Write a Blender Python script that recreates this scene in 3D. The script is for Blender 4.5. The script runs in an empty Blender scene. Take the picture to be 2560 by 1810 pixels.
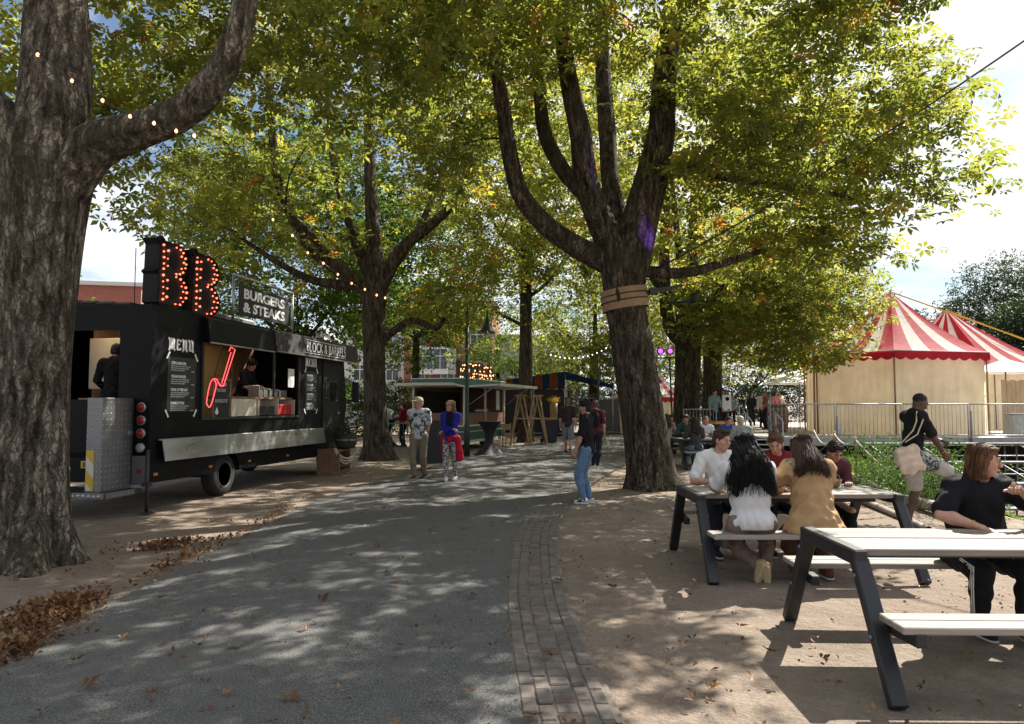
import bpy, math, random
import numpy as np
from math import radians, sin, cos, pi
from mathutils import Vector, Matrix

S = bpy.context.scene
C = S.collection

# ---------------------------------------------------------------- camera
cam_d = bpy.data.cameras.new('camera'); cam = bpy.data.objects.new('camera', cam_d); C.objects.link(cam)
cam.location = (0, 0, 1.62)
cam.rotation_euler = (radians(90 + 3.40), 0, 0)
cam_d.sensor_width = 36; cam_d.lens = 26.0
cam_d.clip_start = 0.05; cam_d.clip_end = 900
S.camera = cam

# ---------------------------------------------------------------- sky, sun, exposure
SUN_AZ, SUN_EL = radians(42), radians(45.7)          # azimuth measured from +Y towards +X
world = bpy.data.worlds.new('World'); S.world = world; world.use_nodes = True
wn, wl = world.node_tree.nodes, world.node_tree.links
wn.clear()
def WN(t, **k):
    n = wn.new(t)
    for a, b in k.items(): setattr(n, a, b)
    return n
sky = WN('ShaderNodeTexSky', sky_type='NISHITA', sun_disc=False, sun_elevation=SUN_EL, sun_rotation=SUN_AZ,
         air_density=1.0, dust_density=0.7, ozone_density=1.2, altitude=0)
geo = WN('ShaderNodeTexCoord')
sep = WN('ShaderNodeSeparateXYZ'); wl.new(geo.outputs['Generated'], sep.inputs[0])
zz = WN('ShaderNodeMath', operation='ADD'); zz.inputs[1].default_value = 0.12; wl.new(sep.outputs['Z'], zz.inputs[0])
zm = WN('ShaderNodeMath', operation='MAXIMUM'); zm.inputs[1].default_value = 0.06; wl.new(zz.outputs[0], zm.inputs[0])
dx = WN('ShaderNodeMath', operation='DIVIDE'); wl.new(sep.outputs['X'], dx.inputs[0]); wl.new(zm.outputs[0], dx.inputs[1])
dy = WN('ShaderNodeMath', operation='DIVIDE'); wl.new(sep.outputs['Y'], dy.inputs[0]); wl.new(zm.outputs[0], dy.inputs[1])
cmb = WN('ShaderNodeCombineXYZ'); wl.new(dx.outputs[0], cmb.inputs[0]); wl.new(dy.outputs[0], cmb.inputs[1])
co_ = WN('ShaderNodeMapping'); co_.inputs['Location'].default_value = (3.0, 1.0, 2.0); wl.new(cmb.outputs[0], co_.inputs['Vector'])
cl = WN('ShaderNodeTexNoise'); cl.inputs['Scale'].default_value = 0.62; cl.inputs['Detail'].default_value = 7; cl.inputs['Roughness'].default_value = 0.58
wl.new(co_.outputs[0], cl.inputs['Vector'])
rp = WN('ShaderNodeValToRGB'); rp.color_ramp.elements[0].position = 0.41; rp.color_ramp.elements[1].position = 0.53
wl.new(cl.outputs['Fac'], rp.inputs[0])
mx = WN('ShaderNodeMixRGB'); mx.inputs['Color2'].default_value = (10.5, 10.7, 11.1, 1)
wl.new(rp.outputs['Color'], mx.inputs['Fac']); wl.new(sky.outputs['Color'], mx.inputs['Color1'])
bg = WN('ShaderNodeBackground'); bg.inputs['Strength'].default_value = 0.05; wl.new(mx.outputs[0], bg.inputs['Color'])
wo = WN('ShaderNodeOutputWorld'); wl.new(bg.outputs[0], wo.inputs['Surface'])

sun_d = bpy.data.lights.new('sun', 'SUN'); sun = bpy.data.objects.new('sun', sun_d); C.objects.link(sun)
sun_d.energy = 5.0; sun_d.angle = radians(0.40); sun_d.color = (1.0, 0.945, 0.86)
sdir = Vector((sin(SUN_AZ) * cos(SUN_EL), cos(SUN_AZ) * cos(SUN_EL), sin(SUN_EL)))
sun.rotation_euler = sdir.to_track_quat('Z', 'Y').to_euler(); sun.location = (30, 40, 50)

vs = S.view_settings
vs.view_transform = 'Standard'; vs.look = 'None'; vs.exposure = 1.35; vs.gamma = 1.0
vs.use_curve_mapping = False
cy = S.cycles
cy.max_bounces = 7; cy.diffuse_bounces = 4; cy.glossy_bounces = 3; cy.transmission_bounces = 5; cy.transparent_max_bounces = 8
cy.use_denoising = True; cy.use_adaptive_sampling = True; cy.adaptive_threshold = 0.015
cy.sample_clamp_indirect = 6.0; cy.caustics_reflective = False; cy.caustics_refractive = False
try: cy.use_light_tree = True
except Exception: pass

# ---------------------------------------------------------------- materials
MATS = {}
def ntree(name):
    m = bpy.data.materials.new(name); m.use_nodes = True
    nt = m.node_tree; b = nt.nodes['Principled BSDF']
    return m, nt, b
def nd(nt, t, ins=None, **k):
    n = nt.nodes.new(t)
    for a, v in k.items(): setattr(n, a, v)
    for a, v in (ins or {}).items():
        if hasattr(v, 'is_linked') or isinstance(v, bpy.types.NodeSocket): nt.links.new(v, n.inputs[a])
        else: n.inputs[a].default_value = v
    return n
def rgba(c): return (c[0], c[1], c[2], 1.0)
def ramp(nt, fac, stops):
    r = nt.nodes.new('ShaderNodeValToRGB'); e = r.color_ramp.elements
    while len(e) < len(stops): e.new(0.5)
    for i, (p, c) in enumerate(stops): e[i].position = p; e[i].color = rgba(c)
    nt.links.new(fac, r.inputs[0]); return r.outputs[0]
def mixc(nt, f, a, b, mode='MIX'):
    n = nt.nodes.new('ShaderNodeMixRGB'); n.blend_type = mode
    for i, v in zip(('Fac', 'Color1', 'Color2'), (f, a, b)):
        if isinstance(v, bpy.types.NodeSocket): nt.links.new(v, n.inputs[i])
        else: n.inputs[i].default_value = v if not isinstance(v, tuple) else rgba(v)
    return n.outputs[0]
def noise(nt, vec, scale, detail=4, rough=0.55, out='Fac'):
    n = nd(nt, 'ShaderNodeTexNoise', {'Scale': scale, 'Detail': detail, 'Roughness': rough})
    if vec is not None: nt.links.new(vec, n.inputs['Vector'])
    return n.outputs[out]
def coords(nt, which='Object', scale=None):
    t = nt.nodes.new('ShaderNodeTexCoord'); o = t.outputs[which]
    if which == 'World':
        o = nt.nodes.new('ShaderNodeNewGeometry').outputs['Position']
    if scale:
        m = nd(nt, 'ShaderNodeMapping', {'Scale': scale}); nt.links.new(o, m.inputs['Vector']); o = m.outputs[0]
    return o
def wpos(nt, scale=None):
    o = nt.nodes.new('ShaderNodeNewGeometry').outputs['Position']
    if scale:
        m = nd(nt, 'ShaderNodeMapping', {'Scale': scale}); nt.links.new(o, m.inputs['Vector']); o = m.outputs[0]
    return o
def bump(nt, b, h, strength=0.3, dist=0.01):
    n = nd(nt, 'ShaderNodeBump', {'Strength': strength, 'Distance': dist, 'Height': h}); nt.links.new(n.outputs[0], b.inputs['Normal']); return n

def M(name, col=(0.5, 0.5, 0.5), rough=0.6, metal=0.0, var=0.15, vscale=6.0, bmp=0.0, bscale=80.0, emit=None, estr=0.0, spec=None, col2=None, stretch=None):
    """everyday surface: base colour with soft blotches of wear and fine relief"""
    if name in MATS: return MATS[name]
    m, nt, b = ntree(name)
    b.inputs['Roughness'].default_value = rough; b.inputs['Metallic'].default_value = metal
    if spec is not None: b.inputs['Specular IOR Level'].default_value = spec
    co = coords(nt, 'Object', stretch)
    if var > 0:
        c2 = col2 if col2 else tuple(min(1, c * (1 + var)) for c in col); c1 = tuple(c * (1 - var) for c in col)
        f = noise(nt, co, vscale, 6, 0.62)
        nt.links.new(ramp(nt, f, [(0.3, c1), (0.7, c2)]), b.inputs['Base Color'])
        r = nd(nt, 'ShaderNodeMapRange', {'From Min': 0.3, 'From Max': 0.7, 'To Min': max(0.02, rough - 0.1), 'To Max': min(1, rough + 0.1), 'Value': f})
        nt.links.new(r.outputs[0], b.inputs['Roughness'])
    else: b.inputs['Base Color'].default_value = rgba(col)
    if bmp > 0: bump(nt, b, noise(nt, co, bscale, 3), bmp, 0.004)
    if emit:
        b.inputs['Emission Color'].default_value = rgba(emit); b.inputs['Emission Strength'].default_value = estr
        m.cycles.emission_sampling = 'NONE'
    MATS[name] = m; return m

# ---------------------------------------------------------------- objects
def link(o, parent=None):
    C.objects.link(o)
    if parent is not None: o.parent = parent
    return o
def tag(o, label=None, cat=None, group=None, kind=None):
    if label: o['label'] = label
    if cat: o['category'] = cat
    if group: o['group'] = group
    if kind: o['kind'] = kind
    return o
def thing(name, label, cat, loc=(0, 0, 0), rz=0.0, group=None):
    o = bpy.data.objects.new(name, None); o.empty_display_size = 0.1
    o.location = loc; o.rotation_euler = (0, 0, rz)
    link(o); return tag(o, label, cat, group)

class MB:
    """collects vertices and faces for one mesh"""
    def __init__(s): s.v = []; s.f = []; s.m = []; s.sm = []; s.mi = 0
    def add(s, vs, fs, smooth=False):
        k = len(s.v); s.v.extend([tuple(p) for p in vs]); s.f.extend([tuple(i + k for i in f) for f in fs])
        s.m.extend([s.mi] * len(fs)); s.sm.extend([smooth] * len(fs)); return s
    def box(s, a, b, bev=0.0):
        x0, y0, z0 = a; x1, y1, z1 = b
        if x1 < x0: x0, x1 = x1, x0
        if y1 < y0: y0, y1 = y1, y0
        if z1 < z0: z0, z1 = z1, z0
        if bev <= 0:
            return s.add([(x0, y0, z0), (x1, y0, z0), (x1, y1, z0), (x0, y1, z0), (x0, y0, z1), (x1, y0, z1), (x1, y1, z1), (x0, y1, z1)],
                         [(0, 3, 2, 1), (4, 5, 6, 7), (0, 1, 5, 4), (1, 2, 6, 5), (2, 3, 7, 6), (3, 0, 4, 7)])
        e = min(bev, (x1 - x0) * .49, (y1 - y0) * .49, (z1 - z0) * .49)
        X, Y, Z = (x0, x1), (y0, y1), (z0, z1); V = []; F = []
        idx = {}
        for i in (0, 1):
            for j in (0, 1):
                for k in (0, 1):
                    sx, sy, sz = (1 if i == 0 else -1) * e, (1 if j == 0 else -1) * e, (1 if k == 0 else -1) * e
                    for ax in range(3):
                        p = [X[i] + sx, Y[j] + sy, Z[k] + sz]; p[ax] = (X[i], Y[j], Z[k])[ax]
                        idx[(i, j, k, ax)] = len(V); V.append(tuple(p))
        for ax in range(3):
            for sd in (0, 1):
                q = []
                for (a, b) in ((0, 0), (1, 0), (1, 1), (0, 1)):
                    t = [0, 0, 0]; t[ax] = sd; t[(ax + 1) % 3] = a; t[(ax + 2) % 3] = b
                    q.append(idx[(t[0], t[1], t[2], ax)])
                F.append(tuple(q if sd else q[::-1]))
        for ax in range(3):
            for a in (0, 1):
                for b in (0, 1):
                    t0 = [0, 0, 0]; t0[(ax + 1) % 3] = a; t0[(ax + 2) % 3] = b; t1 = list(t0); t1[ax] = 1
                    A1, A2 = (ax + 1) % 3, (ax + 2) % 3
                    q = [idx[(*t0, A1)], idx[(*t1, A1)], idx[(*t1, A2)], idx[(*t0, A2)]]
                    F.append(tuple(q if (a == b) else q[::-1]))
        for i in (0, 1):
            for j in (0, 1):
                for k in (0, 1):
                    q = [idx[(i, j, k, 0)], idx[(i, j, k, 1)], idx[(i, j, k, 2)]]
                    F.append(tuple(q if (i + j + k) % 2 == 1 else q[::-1]))
        return s.add(V, F)
    def bar(s, p0, p1, w, h=None, up=(0, 0, 1), bev=0.0):
        """a straight square bar from p0 to p1, w wide and h high"""
        h = w if h is None else h
        a, b = Vector(p0), Vector(p1); d = (b - a); L = d.length; d.normalize()
        u = Vector(up); sd = d.cross(u)
        if sd.length < 1e-4: sd = d.cross(Vector((1, 0, 0)))
        sd.normalize(); u = sd.cross(d)
        t = MB(); t.box((0, -w / 2, -h / 2), (L, w / 2, h / 2), bev)
        return s.add([a + d * x + sd * -y + u * z for x, y, z in t.v], t.f)
    def tube(s, pts, rad, n=8, caps=True, smooth=True):
        P = [Vector(p) for p in pts]; R = rad if hasattr(rad, '__len__') else [rad] * len(P)
        V, F = [], []; prev = None
        for i, p in enumerate(P):
            d = (P[min(i + 1, len(P) - 1)] - P[max(i - 1, 0)]).normalized()
            if prev is None:
                u = d.orthogonal().normalized()
            else:
                u = (prev - d * prev.dot(d))
                u = u.normalized() if u.length > 1e-6 else d.orthogonal().normalized()
            prev = u; w = d.cross(u)
            for k in range(n):
                a = 2 * pi * k / n; V.append(p + (u * cos(a) + w * sin(a)) * R[i])
        for i in range(len(P) - 1):
            for k in range(n):
                k2 = (k + 1) % n; F.append((i * n + k, i * n + k2, (i + 1) * n + k2, (i + 1) * n + k))
        s.add(V, F, smooth)
        if caps:
            k = len(s.v) - len(V)
            s.f.append(tuple(k + i for i in range(n))[::-1]); s.f.append(tuple(k + (len(P) - 1) * n + i for i in range(n)))
            s.m += [s.mi] * 2; s.sm += [False] * 2
        return s
    def lathe(s, prof, n=16, c=(0, 0, 0), axis='z', smooth=True, close=True):
        V, F = [], []
        for r, z in prof:
            for k in range(n):
                a = 2 * pi * k / n; q = (r * cos(a), r * sin(a), z)
                if axis == 'y': q = (q[0], q[2], q[1])
                if axis == 'x': q = (q[2], q[0], q[1])
                V.append((q[0] + c[0], q[1] + c[1], q[2] + c[2]))
        m = len(prof)
        for i in range(m - 1):
            for k in range(n):
                k2 = (k + 1) % n; q = (i * n + k, i * n + k2, (i + 1) * n + k2, (i + 1) * n + k)
                F.append(q if axis != 'y' else q[::-1])
        if close:
            F.append(tuple(range(n))[::-1]); F.append(tuple((m - 1) * n + k for k in range(n)))
        return s.add(V, F, smooth)
    def prism(s, poly, d, smooth=False):
        """poly: list of 3D points of a flat outline, pushed by vector d"""
        n = len(poly); d = Vector(d); V = [Vector(p) for p in poly] + [Vector(p) + d for p in poly]
        F = [tuple(range(n))[::-1], tuple(range(n, 2 * n))] + [(i, (i + 1) % n, n + (i + 1) % n, n + i) for i in range(n)]
        return s.add(V, F, smooth)
    def build(s, name, mats, parent=None, loc=None):
        me = bpy.data.meshes.new(name); me.from_pydata(s.v, [], s.f)
        if not isinstance(mats, (list, tuple)): mats = [mats]
        for m in mats: me.materials.append(m)
        me.polygons.foreach_set('material_index', s.m); me.polygons.foreach_set('use_smooth', s.sm)
        me.update()
        o = bpy.data.objects.new(name, me)
        if loc is not None: o.location = loc
        return link(o, parent)
def np_mesh(name, V, F, mats, parent=None, smooth=True, attr=None):
    """V (n,3), F (m,k) numpy arrays to an object"""
    me = bpy.data.meshes.new(name); V = np.asarray(V, np.float32); F = np.asarray(F, np.int32); k = F.shape[1]
    me.vertices.add(len(V)); me.vertices.foreach_set('co', V.ravel())
    me.loops.add(F.size); me.loops.foreach_set('vertex_index', F.ravel())
    me.polygons.add(len(F)); me.polygons.foreach_set('loop_start', np.arange(0, F.size, k, dtype=np.int32))
    me.polygons.foreach_set('use_smooth', np.full(len(F), smooth))
    for m in (mats if isinstance(mats, (list, tuple)) else [mats]): me.materials.append(m)
    me.update(calc_edges=True)
    if attr is not None:
        for an, (dom, arr) in attr.items():
            a = me.attributes.new(an, 'FLOAT', dom); a.data.foreach_set('value', np.asarray(arr, np.float32))
    o = bpy.data.objects.new(name, me)
    return link(o, parent)
def copy_tree(o, parent=None):
    c = o.copy(); C.objects.link(c)
    if parent is not None: c.parent = parent
    for ch in list(o.children): copy_tree(ch, c)
    return c
def catmull(P, n=6):
    P = np.asarray(P, float); out = []
    for i in range(len(P) - 1):
        p0, p1, p2, p3 = P[max(i - 1, 0)], P[i], P[i + 1], P[min(i + 2, len(P) - 1)]
        for t in np.linspace(0, 1, n, endpoint=False):
            out.append(0.5 * ((2 * p1) + (-p0 + p2) * t + (2 * p0 - 5 * p1 + 4 * p2 - p3) * t * t + (-p0 + 3 * p1 - 3 * p2 + p3) * t ** 3))
    out.append(P[-1]); return np.array(out)
def arc(c, r, a0, a1, n, f): return [f(c[0] + r * cos(a0 + (a1 - a0) * i / n), c[1] + r * sin(a0 + (a1 - a0) * i / n)) for i in range(n + 1)]
# ---------------------------------------------------------------- ground materials
def dirt_material():
    m, nt, b = ntree('trodden_dirt'); p = wpos(nt)
    big = noise(nt, p, 0.35, 5, 0.6); mid = noise(nt, p, 2.2, 6, 0.65); fine = noise(nt, p, 38, 5, 0.7)
    c = ramp(nt, mid, [(0.25, (0.19, 0.146, 0.112)), (0.5, (0.285, 0.234, 0.180)), (0.75, (0.40, 0.33, 0.265))])
    c = mixc(nt, ramp(nt, big, [(0.35, (0, 0, 0)), (0.7, (1, 1, 1))]), c, (0.255, 0.193, 0.146), 'MIX')
    c = mixc(nt, 0.55, c, ramp(nt, fine, [(0.3, (0.35, 0.33, 0.32)), (0.7, (1, 1, 1))]), 'MULTIPLY')
    nt.links.new(c, b.inputs['Base Color']); b.inputs['Roughness'].default_value = 0.95; b.inputs['Specular IOR Level'].default_value = 0.2
    s1 = nd(nt, 'ShaderNodeMath', {0: fine, 1: 0.35}, operation='MULTIPLY').outputs[0]
    sc = noise(nt, wpos(nt), 7.0, 6, 0.7)
    h = nd(nt, 'ShaderNodeMath', {0: sc, 1: s1}, operation='ADD').outputs[0]
    bump(nt, b, h, 0.9, 0.05); return m
def asphalt_material():
    m, nt, b = ntree('worn_asphalt'); p = wpos(nt)
    big = noise(nt, p, 0.5, 4); fine = noise(nt, p, 95, 3, 0.8); mid = noise(nt, p, 5, 5, 0.6)
    v = nd(nt, 'ShaderNodeTexVoronoi', {'Scale': 120.0}); nt.links.new(p, v.inputs['Vector'])
    c = ramp(nt, fine, [(0.36, (0.042, 0.042, 0.041)), (0.52, (0.120, 0.118, 0.112)), (0.68, (0.26, 0.252, 0.236))])
    c = mixc(nt, 0.55, c, ramp(nt, mid, [(0.3, (0.62, 0.62, 0.62)), (0.7, (1, 1, 1))]), 'MULTIPLY')
    st = ramp(nt, big, [(0.52, (0, 0, 0)), (0.7, (0.5, 0.5, 0.5))])
    c = mixc(nt, st, c, (0.125, 0.115, 0.103))
    nt.links.new(c, b.inputs['Base Color']); b.inputs['Roughness'].default_value = 0.82; b.inputs['Specular IOR Level'].default_value = 0.35
    h = nd(nt, 'ShaderNodeMath', {0: v.outputs['Distance'], 1: fine}, operation='ADD').outputs[0]
    bump(nt, b, h, 0.7, 0.008); return m
def grass_soil_material():
    m, nt, b = ntree('lawn_soil'); p = wpos(nt); f = noise(nt, p, 3, 6, 0.7)
    nt.links.new(ramp(nt, f, [(0.3, (0.045, 0.06, 0.018)), (0.7, (0.10, 0.14, 0.035))]), b.inputs['Base Color']); b.inputs['Roughness'].default_value = 0.95
    bump(nt, b, noise(nt, p, 60, 3), 0.6, 0.03); return m
dirt = dirt_material(); asphalt = asphalt_material(); lawn_soil = grass_soil_material()

# edge of the terrace: right of this line the ground falls away below the deck
EDGE = [(5.6, 2.0), (5.9, 8.0), (6.24, 10.8), (6.43, 12.37), (7.22, 15.52), (8.3, 19.5), (9.4, 22.6), (10.6, 26.5), (14, 38), (18, 55)]
def edge_x(y):
    return np.interp(y, [p[1] for p in EDGE], [p[0] for p in EDGE])
def ground_z(x, y):
    d = np.clip((x - edge_x(y) - 0.6) / 5.0, 0, 1); s = d * d * (3 - 2 * d)
    far = np.clip((60 - y) / 15, 0, 1) * np.clip((y + 2) / 8, 0, 1)
    return -1.5 * s * far * np.clip((34 - x) / 8, 0, 1)
def grid_mesh(name, xs, ys, zf, mat, **k):
    X, Y = np.meshgrid(xs, ys, indexing='ij'); Z = zf(X, Y)
    V = np.stack([X, Y, Z], -1).reshape(-1, 3); nx, ny = len(xs), len(ys)
    i, j = np.meshgrid(np.arange(nx - 1), np.arange(ny - 1), indexing='ij'); a = (i * ny + j).ravel()
    return np_mesh(name, V, np.stack([a, a + ny, a + ny + 1, a + 1], -1), mat, **k)
xs = np.unique(np.concatenate([[-600, -250, -100, -50, -30], np.arange(-20, 40.01, 0.5), [50, 70, 120, 250, 600]]))
ys = np.unique(np.concatenate([[-300, -100, -40, -15], np.arange(-6, 60.01, 0.5), [70, 85, 120, 250, 700]]))
rng = np.random.default_rng(5)
def bumps(X, Y, amp):
    Z = 0
    for k in range(9):
        a = rng.uniform(0, 2 * pi); w = rng.uniform(0.5, 3.0); Z = Z + np.sin((X * cos(a) + Y * sin(a)) * w + rng.uniform(0, 6)) / w
    return Z * amp
g = grid_mesh('ground', xs, ys, lambda X, Y: ground_z(X, Y) + bumps(X, Y, 0.0035) - 0.012, dirt); tag(g, kind='structure')

# ---------------------------------------------------------------- road
RL = [(-3.45, -6), (-3.3, 0), (-3.2, 4.5), (-3.13, 5.6), (-3.35, 7.9), (-3.3, 10.65), (-3.05, 15.1), (-2.0, 20.8), (-0.44, 27.4), (2.37, 36.8), (5.6, 46), (9, 56), (14, 70)]
BL = [(0.35, -6), (0.2, 0), (0.07, 3.5), (0.0, 5.0), (-0.04, 6.3), (-0.01, 7.9), (0.11, 9.96), (0.46, 12.37), (1.17, 15.5), (2.3, 19.5), (4.1, 25.5), (6.9, 35.5), (10.0, 45), (13, 55), (18, 70)]
BW = 0.50
def resample(P, step):
    P = catmull(P, 24); d = np.r_[0, np.cumsum(np.linalg.norm(np.diff(P, axis=0), axis=1))]
    t = np.arange(0, d[-1], step); return np.stack([np.interp(t, d, P[:, 0]), np.interp(t, d, P[:, 1])], -1), t
def strip(name, A, B, z, mat, parent=None, cols=8, crown=0.0, ragged=0.0, seed=1):
    rg = np.random.default_rng(seed); n = 260
    a, _ = resample(A, 0.05); b, _ = resample(B, 0.05)
    a = a[np.linspace(0, len(a) - 1, n).astype(int)]; b = b[np.linspace(0, len(b) - 1, n).astype(int)]
    if ragged: a = a + (np.convolve(rg.normal(0, ragged, n + 4), [.2, .2, .2, .2, .2], 'valid'))[:, None] * np.array([1, 0])
    t = np.linspace(0, 1, cols + 1); V = a[:, None, :] * (1 - t)[None, :, None] + b[:, None, :] * t[None, :, None]
    zz = z + crown * 4 * t * (1 - t); Z = np.broadcast_to(zz, (n, cols + 1))
    V = np.concatenate([V, Z[..., None]], -1).reshape(-1, 3)
    i, j = np.meshgrid(np.arange(n - 1), np.arange(cols), indexing='ij'); q = (i * (cols + 1) + j).ravel()
    return np_mesh(name, V, np.stack([q, q + 1, q + cols + 2, q + cols + 1], -1), mat, parent)
road = strip('road', RL, BL, 0.012, asphalt, crown=0.03, ragged=0.22); tag(road, kind='structure')

# brick gutter between the road and the picnic ground
kerb = strip('brick_gutter', BL, [(x + BW + 0.02, y) for x, y in BL], 0.010, M('gutter_sand', (0.150, 0.122, 0.098), 0.95, var=0.4, vscale=12, bmp=0.6), cols=2)
tag(kerb, kind='structure')
def brick_material(name, c):
    m, nt, b = ntree(name); oi = nt.nodes.new('ShaderNodeObjectInfo'); p = wpos(nt)
    f = noise(nt, p, 14, 5, 0.7)
    c1 = ramp(nt, f, [(0.3, tuple(v * 0.62 for v in c)), (0.7, tuple(v * 1.2 for v in c))])
    v = ramp(nt, oi.outputs['Random'], [(0, (0.78, 0.78, 0.78)), (1, (1.1, 1.06, 1.02))])
    c2 = mixc(nt, 1.0, c1, v, 'MULTIPLY'); nt.links.new(c2, b.inputs['Base Color']); b.inputs['Roughness'].default_value = 0.9
    bump(nt, b, noise(nt, p, 90, 4, 0.7), 0.6, 0.006); return m
bm_grey = brick_material('grey_brick', (0.150, 0.130, 0.111)); bm_red = brick_material('red_brick', (0.135, 0.098, 0.076))
bl, tt = resample(BL, 0.01)
nrm = np.gradient(bl, axis=0); nrm /= np.linalg.norm(nrm, axis=1)[:, None] + 1e-9
def along(s, off):
    k = min(int(s / 0.01), len(bl) - 2); p = bl[k] + np.array([nrm[k][1], -nrm[k][0]]) * off; return p, math.atan2(nrm[k][1], nrm[k][0])
def brick_mesh(nm, L, W):
    mb = MB(); mb.box((-L / 2, -W / 2, -0.05), (L / 2, W / 2, 0.0), 0.008); o = mb.build(nm, bm_grey); me = o.data; bpy.data.objects.remove(o); return me
me_long = brick_mesh('brick_long', 0.197, 0.082); me_cross = brick_mesh('brick_cross', 0.118, 0.118)
me_cross_r = me_cross.copy(); me_cross_r.materials[0] = bm_red
rnd = random.Random(3)
s0 = float(tt[np.argmin(np.abs(bl[:, 1] - 3.2))]); rows = [(0.048, 'l'), (0.136, 'l'), (0.246, 'c'), (0.352, 'l'), (0.440, 'l')]
count = 0; restV = []; restF = []
for ro, (off, kind) in enumerate(rows):
    step = 0.206 if kind == 'l' else 0.130; s = s0 + rnd.uniform(0, step)
    while s < tt[-1] - 1 and bl[min(int(s / .01), len(bl) - 1)][1] < 21:
        p, a = along(s, off); near = bl[min(int(s / .01), len(bl) - 1)][1] < (8.6 if kind == 'l' else 9.4)
        z = 0.021 + rnd.uniform(-0.004, 0.004) - (0.004 if kind == 'c' else 0)
        me = me_long if kind == 'l' else (me_cross_r if rnd.random() < 0.34 else me_cross)
        if near and count < 300:
            o = bpy.data.objects.new('brick', me); o.location = (p[0], p[1], z); o.rotation_euler = (rnd.uniform(-.02, .02), rnd.uniform(-.02, .02), a + rnd.uniform(-.02, .02))
            link(o, kerb); count += 1
        else:
            L, W = (0.197, 0.082) if kind == 'l' else (0.118, 0.118); k = len(restV)
            ca, sa = cos(a), sin(a)
            for zz_ in (z - 0.03, z):
                for (u, v) in ((-L / 2, -W / 2), (L / 2, -W / 2), (L / 2, W / 2), (-L / 2, W / 2)):
                    restV.append((p[0] + u * ca - v * sa, p[1] + u * sa + v * ca, zz_))
            for f in ((4, 5, 6, 7), (0, 1, 5, 4), (1, 2, 6, 5), (2, 3, 7, 6), (3, 0, 4, 7)): restF.append(tuple(k + i for i in f))
        s += step
o = np_mesh('far_bricks', restV, restF, bm_grey, kerb, smooth=False); tag(o, kind='stuff')

# left verge: a narrow concrete edge strip half buried in sand
# lawn on the slope beyond the log edging
def lawn_z(X, Y): return ground_z(X, Y) + 0.02
ly = np.linspace(13.0, 23.9, 36); lt = np.linspace(0, 1, 24)
X = edge_x(ly)[None, :] + 0.12 + lt[:, None] * 3.2; Y = np.broadcast_to(ly, X.shape)
V = np.stack([X, Y, lawn_z(X, Y)], -1).reshape(-1, 3); i, j = np.meshgrid(np.arange(23), np.arange(35), indexing='ij'); a = (i * 36 + j).ravel()
lawn = np_mesh('lawn', V, np.stack([a, a + 36, a + 37, a + 1], -1), lawn_soil); tag(lawn, kind='structure')
# ---------------------------------------------------------------- trees
def bark_material(name, dark, light, moss):
    m, nt, b = ntree(name); o = coords(nt, 'Object')
    wob = noise(nt, o, 6, 5, 0.65, 'Color')
    p = nd(nt, 'ShaderNodeVectorMath', {0: coords(nt, 'Object', (1, 1, 0.34)), 1: mixc(nt, 1.0, wob, (0.13, 0.13, 0.07), 'MULTIPLY')}, operation='ADD').outputs[0]
    fis = noise(nt, nd(nt, 'ShaderNodeMapping', {'Vector': p, 'Scale': (1, 1, 0.55)}).outputs[0], 13, 8, 0.66)      # long vertical fissures
    plate = nd(nt, 'ShaderNodeTexVoronoi', {'Scale': 21.0}, feature='DISTANCE_TO_EDGE'); nt.links.new(p, plate.inputs['Vector'])
    crack = ramp(nt, plate.outputs['Distance'], [(0.0, (0, 0, 0)), (0.09, (1, 1, 1))])
    f = noise(nt, o, 48, 6, 0.75); big = noise(nt, o, 1.3, 4, 0.6)
    c = ramp(nt, fis, [(0.30, tuple(v * 0.25 for v in dark)), (0.42, dark), (0.60, light)])
    c = mixc(nt, 0.7, c, ramp(nt, f, [(0.28, (0.40, 0.38, 0.36)), (0.72, (1.15, 1.12, 1.08))]), 'MULTIPLY')
    c = mixc(nt, 0.55, c, mixc(nt, crack, (0.22, 0.20, 0.18), (1, 1, 1)), 'MULTIPLY')
    c = mixc(nt, ramp(nt, big, [(0.50, (0, 0, 0)), (0.70, (0.7, 0.7, 0.7))]), c, moss)
    nt.links.new(c, b.inputs['Base Color']); b.inputs['Roughness'].default_value = 0.95; b.inputs['Specular IOR Level'].default_value = 0.12
    s1 = nd(nt, 'ShaderNodeMath', {0: f, 1: 0.3}, operation='MULTIPLY').outputs[0]; s2 = nd(nt, 'ShaderNodeMath', {0: crack, 1: 0.45}, operation='MULTIPLY').outputs[0]
    h = nd(nt, 'ShaderNodeMath', {0: ramp(nt, fis, [(0.30, (0, 0, 0)), (0.55, (1, 1, 1))]), 1: s1}, operation='ADD').outputs[0]
    h = nd(nt, 'ShaderNodeMath', {0: h, 1: s2}, operation='ADD').outputs[0]
    bump(nt, b, h, 1.0, 0.05); return m
bark = bark_material('chestnut_bark', (0.068, 0.053, 0.040), (0.195, 0.160, 0.122), (0.068, 0.068, 0.036))
bark_pale = bark_material('pale_bark', (0.11, 0.09, 0.068), (0.36, 0.31, 0.25), (0.075, 0.075, 0.04))

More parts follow.
